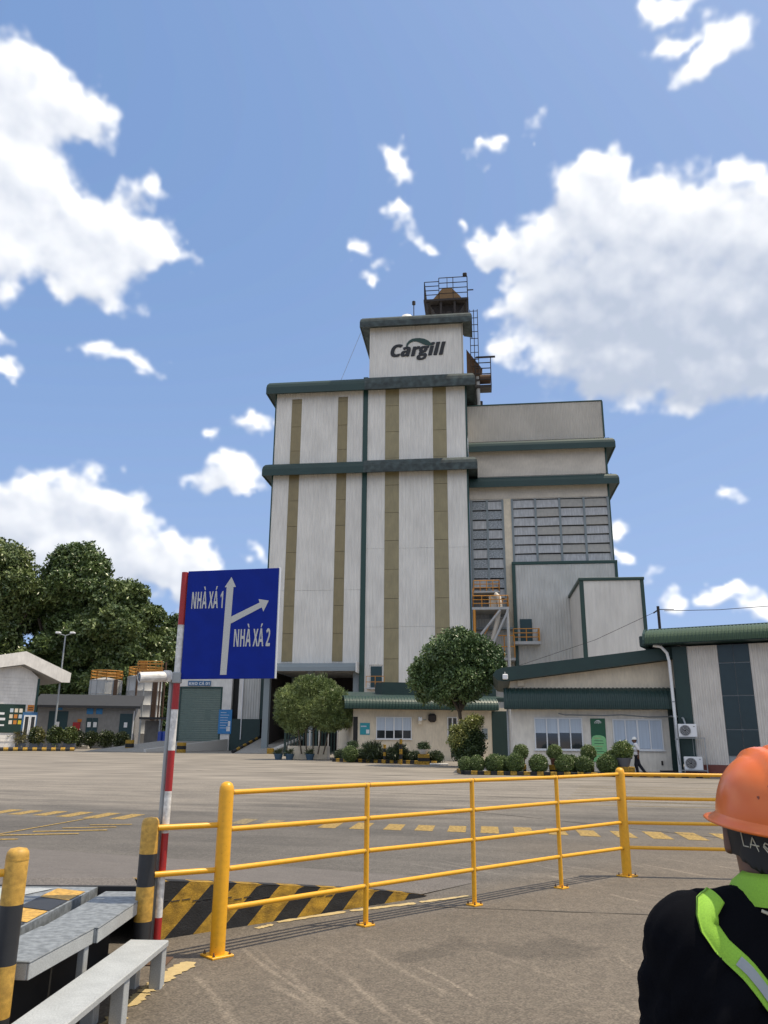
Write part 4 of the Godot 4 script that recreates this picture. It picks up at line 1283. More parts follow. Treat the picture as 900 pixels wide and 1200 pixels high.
	part("hood", pr([Vector2(-2.1, 3.0), Vector2(2.0, 3.0), Vector2(1.5, 3.8), Vector2(0.5, 4.95), Vector2(-0.5, 4.95), Vector2(-1.4, 3.8)], -1.2, 1.0), M.rust_light, h)
	rail_cage(h, "railing", Vector3(-2.6, 3.0, 1.85), Vector3(-0.9, 3.0, 1.85), 2.3, 0.05, M.dark_rust_and_shade, 4, 2)
	rail_cage(h, "railing", Vector3(-0.9, 3.0, 1.85), Vector3(2.4, 3.0, 1.85), 2.75, 0.05, M.dark_rust_and_shade, 4, 3)
	rail_cage(h, "railing", Vector3(2.4, 3.0, 1.85), Vector3(2.4, 3.0, -1.9), 2.75, 0.05, M.dark_rust_and_shade, 4, 3)
	rail_cage(h, "railing", Vector3(-2.6, 3.0, 1.85), Vector3(-2.6, 3.0, -1.9), 2.3, 0.05, M.dark_rust_and_shade, 4, 3)
	part("mast", tb([Vector3(0, 3.0, 0), Vector3(0, 7.0, 0)], 0.07, 6, 0.04), M.dark_rust_and_shade, h)
	part("stay", tb([Vector3(-1.7, 3.0, 0.2), Vector3(0, 5.2, 0)], 0.04, 5), M.dark_rust_and_shade, h)
	part("stay", tb([Vector3(1.6, 3.0, 0.2), Vector3(0, 5.2, 0)], 0.04, 5), M.dark_rust_and_shade, h)
	part("beacon", bx(Vector3(1.9, 5.75, 1.7), Vector3(2.4, 6.2, 2.1), 0.1), M.dark_rust_and_shade, h)
	part("arm", bx(Vector3(2.4, 3.9, 1.8), Vector3(3.1, 4.0, 1.9)), M.dark_rust_and_shade, h)
	var cage := MB.new()
	for k in 11:
		cage.tube([Vector3(2.6, -6.6 + k * 0.9, -0.3), Vector3(3.5, -6.6 + k * 0.9, -0.3)], 0.045, 5)
	for x: float in [2.6, 3.05, 3.5]:
		cage.tube([Vector3(x, -6.6, -0.3), Vector3(x, 2.6, -0.3)], 0.045, 5)
	part("ladder_cage", cage, M.dark_rust_and_shade, h)
	part("boot_hopper", pr([Vector2(2.1, -7.5), Vector2(3.4, -7.5), Vector2(3.9, -5.0), Vector2(2.1, -2.4)], -1.6, -0.6), M.rust, h)
	part("boot_casing", bx(Vector3(2.0, -13.0, -1.9), Vector3(3.2, -5.6, -0.7)), M.dark_rust_and_shade, h)
	part("down_pipe", tb([Vector3(3.35, -17.0, -0.6), Vector3(3.35, -6.0, -0.6)], 0.22, 10), M.steel, h)
	part("side_platform_floor", bx(Vector3(3.0, -7.5, -1.8), Vector3(4.9, -7.2, -0.2)), M.dark_rust_and_shade, h)
	rail_cage(h, "railing", Vector3(3.1, -7.2, -0.25), Vector3(4.85, -7.2, -0.25), 3.5, 0.06, M.dark_rust_and_shade, 5, 2)
	part("motor", tb([Vector3(3.6, -6.2, -0.9), Vector3(4.8, -6.2, -0.9)], 0.55, 12), M.rust, h)
	part("davit", bx(Vector3(3.2, -3.75, -0.4), Vector3(5.4, -3.58, -0.2)), M.dark_rust_and_shade, h)
	var rod := solo("lightning_rod", tb([Vector3(0, 0, 0), Vector3(0, 2.3, 0), Vector3(0, 2.32, 0)], 0.06, 6), M.dark_rust_and_shade, "thin rod with a round knob standing on the mill roof", "rod")
	rod.position = t.transform * Vector3(4.9, 47.6, -1.5)
	part("knob", tb([Vector3(0, 2.2, 0), Vector3(0, 2.6, 0)], 0.2, 8), M.dark_rust_and_shade, rod)
	var vt := solo("roof_vent", ArrayMesh.new(), M.white_wall, "small white round vent on the roof edge of the mill", "vent")
	var vm := MB.new()
	vm.lathe([Vector2(0.35, 0), Vector2(0.35, 0.3), Vector2(0.75, 0.4), Vector2(0.6, 0.8), Vector2(0, 1.0)], 16)
	vt.mesh = vm.mesh()
	vt.position = t.transform * Vector3(4.1, 47.5, -1.5)
	# a crate-like hatch where the pipe meets the block roof
	solo("roof_hatch", bx(Vector3(0, 0, 0), Vector3(1.3, 1.5, 1.2), 0.05), M.dark_rust_and_shade, "small rusty box at the foot of the pipe on the lower roof", "hatch").position = t.transform * Vector3(11.1, 37.4, -6)
	solo("stay_wire", tb([t.transform * Vector3(-3.5, 40.0, -1), t.transform * Vector3(-1.2, 46.2, -1)], 0.025, 5), M.grey_pipe, "thin stay wire from the left roof up to the logo storey", "wire")

func wing() -> void:
	var w := thing("loading_wing", "pale loading wing with a grey green roller door left of the mill", "building", Vector3(-26, 0, -92))
	part("wall", bx(Vector3(2.2, 7.0, -10), Vector3(8.75, 12, 0)), M.white_wall, w)
	part("wall", bx(Vector3(2.2, 0, -10), Vector3(2.78, 6.995, 0)), M.white_wall, w)
	part("pillar", bx(Vector3(7.72, 0, -10), Vector3(8.75, 6.995, 0.05)), M.white_wall, w)
	part("door_frame", bx(Vector3(2.785, 0.9, -0.25), Vector3(2.95, 6.99, -0.04)), M.trim, w)
	part("door_frame", bx(Vector3(7.5, 0.9, -0.25), Vector3(7.715, 6.99, -0.04)), M.trim, w)
	part("door_frame", bx(Vector3(2.96, 6.8, -0.25), Vector3(7.49, 6.99, -0.04)), M.trim, w)
	for k in 24:   # slats of the roller door
		part("door_slat", bx(Vector3(2.96, 0.95 + k * 0.2435, -0.20), Vector3(7.49, 0.95 + k * 0.2435 + 0.236, -0.13), 0.02), M.shutter, w)
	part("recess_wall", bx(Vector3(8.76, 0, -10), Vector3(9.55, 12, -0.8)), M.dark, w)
	part("wall", bx(Vector3(9.56, 3.45, -10), Vector3(10.0, 12, 0.02)), M.white_wall, w)
	part("wall", bx(Vector3(10.0, 3.45, -10), Vector3(12.0, 12, -0.02)), M.clad_grey, w)
	part("plinth", bx(Vector3(8.8, 0, -9.9), Vector3(12.15, 3.44, 0.08)), M.green_dark, w)
	part("corner_post", bx(Vector3(12.02, 3.45, -10), Vector3(12.55, 12, -0.05)), M.green_dark, w)
	part("down_pipe", tb([Vector3(10.03, 1.2, 0.14), Vector3(10.03, 8.5, 0.14)], 0.06, 8), M.frame_white, w)
	part("side_wall", bx(Vector3(12.56, 0, -9.9), Vector3(16.0, 12, -1.0)), M.louvre_bar, w)
	var s := solo("door_sign", bx(Vector3(-1.3, -0.28, 0), Vector3(1.3, 0.28, 0.06), 0.01), M.door_blue, "small blue door sign with pale letters above the roller door", "sign")
	s.position = Vector3(-26 + 5.0, 7.36, -91.93)
	part("lettering", fitted("KHO CÁ 01", 2.35, 0.42, 0.02, 0.0), M.frame_white, s, Vector3(0, -0.2, 0.061))
	var b := thing("notice_board", "light blue notice board on the pillar beside the roller door", "notice board", Vector3(-26 + 8.2, 1.8, -91.9))
	part("panel", bx(Vector3(-0.75, 0, 0), Vector3(0.75, 2.65, 0.05), 0.01), M.poster_blue, b)
	for k in 7:
		part("print", bx(Vector3(-0.55, 2.3 - k * 0.28, 0.051), Vector3(0.1 + 0.35 * absf(sin(k * 1.9)), 2.36 - k * 0.28, 0.055)), M.blind, b)
	part("print", bx(Vector3(0.2, 0.3, 0.051), Vector3(0.6, 0.8, 0.055)), M.frame_white, b)
	part("print", bx(Vector3(0.35, 0.85, 0.051), Vector3(0.6, 1.4, 0.055)), M.frame_white, b)
	# ramps up to the doors
	var rm := MB.new()
	var A := Vector3(-23.4, 0.01, -80.5)
	var B := Vector3(-17.6, 1.0, -91.9)
	var C := Vector3(-25.0, 1.0, -91.9)
	var D := Vector3(-30.5, 0.01, -84.0)
	rm.quad(A, B, C, D)
	rm.quad(Vector3(A.x, 0, A.z), Vector3(B.x, 0, B.z), B, A)
	struct("loading_ramp", rm, M.concrete)
	var rk := MB.new()
	rk.prism([Vector2(0, 0), Vector2(12.8, 0), Vector2(12.8, 1.25), Vector2(0, 0.28)], 0, 0.25, Transform3D(Basis(Vector3(5.8, 0, -11.4).normalized(), Vector3.UP, Vector3(11.4, 0, 5.8).normalized()), A))
	solo("ramp_edge", rk, M.white_kerb, "white concrete edge of the ramp up to the roller door", "kerb")
	rm = MB.new()
	rm.quad(Vector3(-14.4, 0.01, -79.5), Vector3(-10.6, 0.01, -77.5), Vector3(-8.6, 1.25, -86), Vector3(-13.7, 1.4, -92))
	rm.quad(Vector3(-10.6, 0.0, -77.5), Vector3(-8.6, 0.0, -86), Vector3(-8.6, 1.25, -86), Vector3(-10.6, 0.01, -77.5))
	struct("drive_through_ramp", rm, M.concrete)
	var kb := thing("ramp_kerb", "black and yellow block kerb along the left of the drive-through ramp", "kerb")
	for k in 9:
		var p := Vector3(-14.5, 0.12, -79.5).lerp(Vector3(-13.8, 1.5, -92), k / 9.0)
		var q := Vector3(-14.5, 0.12, -79.5).lerp(Vector3(-13.8, 1.5, -92), (k + 0.94) / 9.0)
		part("block", tb([p, q], 0.17, 4), M.kerb_yellow if k % 2 else M.kerb_black, kb)
	var k2 := thing("ramp_kerb", "white kerb with a yellow end along the right of the drive-through ramp", "kerb")
	part("edge", tb([Vector3(-10.5, 0.25, -77.8), Vector3(-8.5, 1.4, -86)], 0.22, 4), M.white_kerb, k2)
	part("end_block", bx(Vector3(-10.85, 0, -77.75), Vector3(-10.25, 0.5, -77.2), 0.02), M.kerb_yellow, k2)
	# gate behind the small tree
	var g := thing("yard_gate", "dark picket gate behind the small tree under the mill canopy", "gate", Vector3(-8.2, 0.0, -69.0))
	for x: float in [0.0, 2.6, 5.2]:
		part("gate_post", bx(Vector3(x - 0.09, 0, -0.09), Vector3(x + 0.09, 2.3, 0.09), 0.01), M.green_dark, g)
	for y: float in [0.35, 1.9]:
		part("gate_rail", bx(Vector3(0.1, y, -0.03), Vector3(5.1, y + 0.08, 0.03)), M.green_dark, g)
	for k in 19:
		part("picket", bx(Vector3(0.2 + k * 0.26, 0.12, 0.035), Vector3(0.30 + k * 0.26, 2.15, 0.06)), M.white_kerb if k % 3 == 1 and k > 5 else M.green_dark, g)

# a window with sashes, blinds and panes, in the plane z = 0 of its parent
func window(root: Node3D, u0: float, u1: float, v0: float, v1: float, leaves: int, blind: float) -> void:
	var f := MB.new()
	var b := 0.055
	f.span(Vector3(u0, v0, 0.005), Vector3(u1, v0 + b, 0.075))
	f.span(Vector3(u0, v1 - b, 0.005), Vector3(u1, v1, 0.075))
	var xs := []
	for k in leaves + 1:
		var x := lerpf(u0 + b / 2, u1 - b / 2, float(k) / leaves)
		var wide := b * (1.5 if k == leaves / 2 else 1.0)
		f.span(Vector3(x - wide / 2, v0 + b + 0.001, 0.006), Vector3(x + wide / 2, v1 - b - 0.001, 0.07))
		xs.append(x)
	var w := part("window", bx(Vector3(u0 + 0.01, v0 + 0.01, 0.001), Vector3(u1 - 0.01, v1 - 0.01, 0.006)), M.screen_dark, root)
	part("frame", f, M.frame_white, w)
	for k in leaves:
		var top := v1 - b
		var low := lerpf(v1 - b, v0 + b, clampf(blind + 0.012 * sin(k * 2.0), 0, 1))
		part("blind", bx(Vector3(xs[k] + b * 0.55, low, 0.012), Vector3(xs[k + 1] - b * 0.55, top, 0.018)), M.blind, w)
		if blind < 0.98:
			part("pane", bx(Vector3(xs[k] + b * 0.52, v0 + b, 0.024), Vector3(xs[k + 1] - b * 0.52, low - 0.004, 0.028)), M.glass, w)
	part("sill", bx(Vector3(u0 - 0.05, v0 - 0.05, 0.004), Vector3(u1 + 0.05, v0 - 0.003, 0.11), 0.005), M.frame_white, root)

func arc_prof(top: float, bottom: float, out: float, n := 7) -> Array:   # from the wall over the crown down to the lip
	var a := []
	for i in n + 1:
		var t := PI * 0.5 * i / n
		a.append(Vector2(out * sin(t), bottom + 0.18 + (top - bottom - 0.18) * cos(t)))
	a.append(Vector2(out, bottom))
	return a

func offices() -> void:
	# right office
	var o := thing("right_office", "low white office with a dark green curved awning and two wide windows", "building", Vector3(6.4, 0, -40.3), -8.0)
	part("wall", bx(Vector3(0, 0, -9), Vector3(7.5, 3.9, 0)), M.plaster, o)
	part("upper_wall", pr([Vector2(0.0, 3.95), Vector2(7.9, 3.95), Vector2(7.9, 5.35), Vector2(0.0, 4.35)], -9, 0.01), M.cream, o)
	part("end_post", bx(Vector3(7.505, 0, -0.6), Vector3(8.0, 3.9, 0.06)), M.green_dark, o)
	part("end_post", bx(Vector3(7.92, 3.9, -0.6), Vector3(8.2, 5.5, 0.05)), M.cream_dirty, o)
	var aw := MB.new()
	aw.ribbed(arc_prof(4.02, 3.0, 0.85), -0.35, 8.05, 0.2, 0.03)
	part("awning", aw, M.green_dark, o)
	part("awning_soffit", bx(Vector3(-0.33, 2.99, 0.01), Vector3(8.03, 3.03, 0.80)), M.green_dark, o)
	part("roof", pr([Vector2(-0.85, 4.62), Vector2(-0.62, 4.36), Vector2(-0.3, 4.32), Vector2(8.2, 5.42), Vector2(8.25, 6.0), Vector2(-0.4, 4.97), Vector2(-0.7, 4.86)], -9.2, 0.7), M.green_dark, o)
	window(o, 1.10, 3.42, 1.08, 2.60, 4, 0.48)
	window(o, 4.85, 7.18, 1.10, 2.54, 4, 1.0)
	part("socket", bx(Vector3(7.0, 0.42, 0.001), Vector3(7.08, 0.62, 0.05)), M.dark_rust_and_shade, o)
	part("cable_duct", tb([Vector3(2.3, 2.80, 0.03), Vector3(2.6, 2.73, 0.03), Vector3(4.5, 2.70, 0.03), Vector3(5.3, 2.74, 0.03), Vector3(6.6, 2.64, 0.03), Vector3(7.6, 2.66, 0.05)], 0.025, 8), M.grey_pipe, o)
	part("drain_stain", bx(Vector3(-0.001, 0.1, -0.5), Vector3(0.05, 2.9, -0.35)), M.dark_rust_and_shade, o)
	part("down_pipe", tb([Vector3(-0.18, 0.0, 0.02), Vector3(-0.18, 3.0, 0.02)], 0.05, 10), M.grey_pipe, o)
	var T := o.transform
	var bn := thing("wall_banner", "tall green banner with a white mark between the office windows", "banner", T * Vector3(4.16, 0.55, 0.012), -8.0)
	part("field", bx(Vector3(-0.355, 0.0, 0), Vector3(0.355, 2.02, 0.012)), M.banner_green, bn)
	var arch := [Vector2(-0.345, 0.004), Vector2(0.345, 0.004), Vector2(0.345, 1.02), Vector2(0.31, 1.12), Vector2(0.22, 1.19), Vector2(0.05, 1.235), Vector2(-0.12, 1.23), Vector2(-0.25, 1.19), Vector2(-0.32, 1.12), Vector2(-0.345, 1.02)]
	part("light_field", pr(arch, 0.0125, 0.016), M.banner_light, bn)
	part("leaf_mark", pr([Vector2(-0.17, 1.83), Vector2(-0.05, 1.93), Vector2(0.06, 1.94), Vector2(0.15, 1.87), Vector2(0.05, 1.87), Vector2(-0.05, 1.88)], 0.0125, 0.016), M.letters_white, bn)
	part("lettering", fitted("Cargill", 0.34, 0.10, 0.003, 0.2), M.letters_white, bn, Vector3(0, 1.765, 0.0125))
	for k in 7:
		part("print_line", bx(Vector3(-0.22, 1.08 - k * 0.125, 0.0165), Vector3(0.10 + 0.12 * absf(sin(k * 2.3)), 1.105 - k * 0.125, 0.018)), M.green_dark if k % 3 else M.flake, bn)
	var fl := thing("floodlight", "white floodlight on the left corner of the right office roof", "lamp", T * Vector3(-0.25, 4.55, 0.75), -8.0)
	part("head", bx(Vector3(-0.12, -0.16, 0.0), Vector3(0.14, 0.10, 0.2), 0.03), M.frame_white, fl)
	part("arm", tb([Vector3(0, 0.1, 0.05), Vector3(0, 0.22, -0.05)], 0.02, 6), M.grey_pipe, fl)
	solo("junction_box", bx(Vector3(-0.17, -0.14, 0), Vector3(0.17, 0.14, 0.12), 0.02), M.cream, "small cream box on the upper wall of the right office", "box").transform = T * Transform3D(Basis(), Vector3(0.52, 4.26, 0.012))
	# left office
	var l := thing("left_office", "low cream office with a ribbed green rounded awning behind the hedge", "building", Vector3(-2.66, -0.107, -57.5), 10.0)
	l.scale = Vector3.ONE * 1.065
	part("wall", bx(Vector3(0.55, 0, -8), Vector3(11.6, 3.6, 0)), M.cream, l)
	aw = MB.new()
	aw.ribbed(arc_prof(4.25, 3.42, 0.9), -0.15, 10.4, 0.22, 0.035)
	part("awning", aw, M.green_roof, l)
	part("awning_soffit", bx(Vector3(-0.12, 3.40, 0.01), Vector3(10.38, 3.44, 0.85)), M.green_dark, l)
	part("roof", pr([Vector2(0.0, 4.26), Vector2(-8.0, 4.95), Vector2(-8.0, 4.7), Vector2(0, 4.0)], -0.2, 11.6, Transform3D(Basis(Vector3(0, 0, 1), Vector3.UP, Vector3(1, 0, 0)), Vector3.ZERO)), M.green_dark, l)
	part("roof_wall", bx(Vector3(3.0, 4.3, -6), Vector3(11.5, 5.4, -3)), M.green_dark, l)
	window(l, 2.10, 4.52, 1.48, 2.92, 4, 0.62)
	window(l, 7.0, 7.7, 1.3, 2.95, 2, 0.0)
	part("door", bx(Vector3(0.56, 0.0, 0.001), Vector3(0.86, 2.9, 0.03)), M.dark, l)
	part("recess_panel", bx(Vector3(10.15, 0.0, 0.002), Vector3(11.5, 3.38, 0.04)), M.green_dark, l)  # flat dark green panel on the wall in place of a recess
	part("meter_box", bx(Vector3(9.4, 1.5, 0.002), Vector3(9.8, 2.2, 0.15), 0.02), M.louvre_bar, l)
	var P := l.transform
	var po := solo("wall_poster", bx(Vector3(-0.33, -0.38, 0), Vector3(0.33, 0.38, 0.015)), M.poster_teal, "small teal poster on the cream wall left of the window", "poster")
	po.transform = P * Transform3D(Basis(), Vector3(1.35, 2.13, 0.012))
	part("print", bx(Vector3(0.08, -0.3, 0.0155), Vector3(0.29, -0.05, 0.018)), M.frame_white, po)
	part("print", bx(Vector3(-0.28, 0.12, 0.0155), Vector3(0.1, 0.2, 0.018)), M.blind, po)
	var lm := thing("wall_lamp", "white double floodlight on the cream wall of the left office", "lamp", P * Vector3(5.1, 2.66, 0.1), 10.0)
	part("head", bx(Vector3(-0.16, 0.0, 0.0), Vector3(0.12, 0.28, 0.2), 0.03), M.frame_white, lm)
	part("head", bx(Vector3(-0.18, -0.26, 0.02), Vector3(0.06, -0.02, 0.2), 0.03), M.cream, lm)
	part("arm", tb([Vector3(0.1, 0.1, 0.05), Vector3(0.45, 0.12, 0.0)], 0.03, 6), M.grey_pipe, lm)
	solo("wall_speaker", bx(Vector3(0, 0, 0), Vector3(0.55, 0.55, 0.3), 0.12), M.dark_rust_and_shade, "dark round speaker box on the cream wall beside the floodlight", "speaker").transform = P * Transform3D(Basis(), Vector3(5.65, 2.6, 0.012))
	# warehouse on the right
	var w := thing("warehouse", "corrugated pale warehouse with a green rounded eave at the right edge", "building", Vector3(13.6, 0, -38.5), -30.0)
	part("core_wall", bx(Vector3(0.5, 0, -14), Vector3(16, 5.9, -0.06)), M.rb_wall, w)
	part("plinth", bx(Vector3(0.55, 0, -0.055), Vector3(16, 0.5, 0.12), 0.01), M.brick_red, w)
	part("corner_trim", bx(Vector3(0.42, 0.5, -0.5), Vector3(1.08, 5.9, 0.06)), M.green_dark, w)
	for b: Array in [[1.09, 2.45], [3.82, 5.2], [5.2, 6.6], [6.6, 8.0], [8.0, 12.0], [12.0, 16.0]]:
		var m := MB.new()
		var n := int(round((b[1] - b[0]) / 0.105))
		for k in n:
			var x := lerpf(b[0], b[1], float(k) / n)
			var s: float = (b[1] - b[0]) / n
			var z0 := 0.0
			var z1 := 0.03
			m.quad(Vector3(x, 0.51, z0), Vector3(x + s * 0.4, 0.51, z0), Vector3(x + s * 0.4, 5.9, z0), Vector3(x, 5.9, z0))
			m.quad(Vector3(x + s * 0.4, 0.51, z0), Vector3(x + s * 0.5, 0.51, z1), Vector3(x + s * 0.5, 5.9, z1), Vector3(x + s * 0.4, 5.9, z0))
			m.quad(Vector3(x + s * 0.5, 0.51, z1), Vector3(x + s * 0.9, 0.51, z1), Vector3(x + s * 0.9, 5.9, z1), Vector3(x + s * 0.5, 5.9, z1))
			m.quad(Vector3(x + s * 0.9, 0.51, z1), Vector3(x + s, 0.51, z0), Vector3(x + s, 5.9, z0), Vector3(x + s * 0.9, 5.9, z1))
		part("corrugated_sheet", m, M.rb_wall, w)
	var cut := [0.9, 2.06, 3.57, 5.06, 5.9]
	for k in 4:
		for c in 2:
			part("window_panel", bx(Vector3(2.47 + c * 0.675, cut[k] + 0.02, -0.03), Vector3(3.12 + c * 0.675, cut[k + 1] - 0.02, 0.015 + 0.006 * ((k + c) % 2))), M.rb_glass, w)
	part("window_backing", bx(Vector3(2.455, 0.5, -0.05), Vector3(3.81, 5.9, -0.032)), M.grey_pipe, w)
	aw = MB.new()
	aw.ribbed(arc_prof(6.75, 6.02, 0.95), -0.62, 16.0, 0.16, 0.03)
	part("eave", aw, M.rb_green, w)
	part("eave_soffit", bx(Vector3(-0.7, 5.98, -0.05), Vector3(16, 6.02, 0.9)), M.green_dark, w)
	part("ridge_cap", bx(Vector3(-0.6, 6.72, -0.12), Vector3(16, 6.82, 0.06), 0.02), M.green_roof, w)
	part("eave_corner", pr([Vector2(0.0, 6.0), Vector2(0.97, 6.0), Vector2(0.97, 6.2), Vector2(0.85, 6.5), Vector2(0.5, 6.75), Vector2(0.0, 6.8)], -0.74, -0.63, Transform3D(Basis(Vector3(0, 0, 1), Vector3.UP, Vector3(1, 0, 0)), Vector3.ZERO)), M.green_roof, w)
	part("roof", pr([Vector2(-0.1, 6.6), Vector2(-14, 7.0), Vector2(-14, 6.3), Vector2(-0.1, 6.03)], -0.6, 16, Transform3D(Basis(Vector3(0, 0, 1), Vector3.UP, Vector3(1, 0, 0)), Vector3.ZERO)), M.green_dark, w)
	part("side_eave", bx(Vector3(-1.05, 5.95, -14), Vector3(-0.62, 6.5, 0.2), 0.05), M.green_dark, w)
	part("down_pipe", tb([Vector3(-0.35, 5.97, 0.45), Vector3(0.0, 5.9, 0.4), Vector3(0.22, 5.6, 0.25), Vector3(0.28, 5.2, 0.18), Vector3(0.30, 3.0, 0.16), Vector3(0.32, 0.0, 0.16)], 0.075, 12), M.frame_white, w)
	for y: float in [3.3, 1.6]:
		part("pipe_clip", tb([Vector3(0.295, y, 0.16), Vector3(0.295, y + 0.05, 0.16)], 0.09, 12), M.grey_pipe, w)
	var ac := func(label: String, at: Vector3) -> void:
		var a := thing("condenser_unit", label, "air conditioner", w.transform * at, -22.0, "condenser units on the rack by the warehouse")
		part("case", bx(Vector3(-0.40, 0, -0.15), Vector3(0.40, 0.58, 0.15), 0.02), M.frame_white, a)
		var g := MB.new()
		g.lathe([Vector2(0, 0), Vector2(0.235, 0), Vector2(0.235, 0.012), Vector2(0, 0.012)], 28, Vector3(-0.10, 0.29, 0.151), Basis(Vector3.RIGHT, PI / 2))
		part("fan_opening", g, M.screen_dark, a)
		var rg := MB.new()
		for r: float in [0.06, 0.11, 0.16, 0.21, 0.245]:
			var pts := []
			for k in 25:
				pts.append(Vector3(-0.10 + r * cos(TAU * k / 24), 0.29 + r * sin(TAU * k / 24), 0.17))
			rg.tube(pts, 0.006, 4)
		part("fan_grille", rg, M.frame_white, a)
		part("badge", bx(Vector3(0.25, 0.45, 0.151), Vector3(0.33, 0.49, 0.156)), M.grey_pipe, a)
	ac.call("white condenser unit, the upper one on the rack by the warehouse", Vector3(0.88, 1.72, 0.55))
	ac.call("white condenser unit, the lower one on the rack by the warehouse", Vector3(1.0, 0.28, 0.55))
	var rk := thing("unit_rack", "thin grey steel rack holding the two condenser units", "rack", w.transform * Vector3(0.95, 0, 0.55), -22.0)
	for q: Array in [[-0.5, -0.15], [-0.5, 0.2], [0.62, -0.15], [0.62, 0.2]]:
		part("upright", bx(Vector3(q[0] - 0.018, 0, q[1] - 0.018), Vector3(q[0] + 0.018, 1.70, q[1] + 0.018)), M.grey_pipe, rk)
	for y: float in [0.24, 1.66]:
		for z: float in [-0.15, 0.2]:
			part("cross_bar", bx(Vector3(-0.52, y, z - 0.017), Vector3(0.64, y + 0.035, z + 0.017)), M.grey_pipe, rk)
	for k in 5:
		part("grille_bar", bx(Vector3(0.1 + k * 0.1, 0.9, -0.14), Vector3(0.115 + k * 0.1, 1.65, -0.125)), M.grey_pipe, rk)
	part("refrigerant_pipe", tb([Vector3(-0.55, 0.5, 0.0), Vector3(-0.62, 1.2, 0.0), Vector3(-0.62, 2.6, -0.1)], 0.03, 6), M.grey_pipe, rk)
	var bd := thing("wall_duct", "grey cable duct bent down the warehouse corner to the condensers", "duct", Vector3.ZERO)
	part("duct", tb([T * Vector3(7.55, 2.68, 0.12), T * Vector3(8.0, 2.66, 0.35), w.transform * Vector3(0.7, 2.55, 0.35), w.transform * Vector3(0.78, 2.3, 0.4)], 0.045, 8), M.grey_pipe, bd)
	solo("drain_cover", bx(Vector3(0, 0, 0), Vector3(0.75, 0.2, 0.3), 0.02), M.dark, "dark low box at the foot of the office wall beside the green post", "box").transform = T * Transform3D(Basis(), Vector3(6.85, 0.0, 0.3))
	# post with the wires on the warehouse roof
	var up := thing("wire_post", "dark steel post carrying wires at the warehouse roof corner", "post", w.transform * Vector3(-0.2, 6.7, -0.8), -30.0)
	part("post", bx(Vector3(-0.06, 0, -0.06), Vector3(0.06, 1.35, 0.06)), M.dark_rust_and_shade, up)
	part("insulator", tb([Vector3(-0.25, 1.02, 0), Vector3(-0.03, 1.15, 0)], 0.035, 6), M.dark_rust_and_shade, up)
	part("insulator", tb([Vector3(0.03, 1.18, 0), Vector3(0.75, 1.14, 0)], 0.022, 6), M.dark_rust_and_shade, up)
	var q0: Vector3 = up.position + Vector3(0, 1.12, 0)
	solo("overhead_wire", tb([q0 + Vector3(0.3, 0, 0), q0 + Vector3(2.8, -0.02, 0.6), q0 + Vector3(6.5, 0.15, 1.6), q0 + Vector3(16, 1.4, 4.0)], 0.016, 5), M.dark_rust_and_shade, "thin wire running from the roof post to the right edge", "wire")
	solo("overhead_wire", tb([q0 + Vector3(-0.1, -0.03, 0), q0 + Vector3(-2.2, -1.0, -4.0), q0 + Vector3(-6.5, -2.2, -12)], 0.012, 5), M.dark_rust_and_shade, "thin wire falling from the roof post across the clad box", "wire")
	var vc := thing("vent_cowl", "cream round vent cowl in front of the clad box", "vent", Vector3(14.6, 5.2, -52))
	var m2 := MB.new()
	m2.lathe([Vector2(0.27, -2.5), Vector2(0.27, 0.55), Vector2(0.33, 0.56), Vector2(0.33, 0.66), Vector2(0.27, 0.67), Vector2(0.27, 0.9)], 18)
	part("pipe", m2, M.vent_cream, vc)
	m2 = MB.new()
	m2.lathe([Vector2(0.3, 0.86), Vector2(0.5, 0.95), Vector2(0.52, 1.25), Vector2(0.44, 1.3), Vector2(0.36, 1.5), Vector2(0.2, 1.62), Vector2(0, 1.66)], 18)
	part("cap", m2, M.vent_cream, vc)

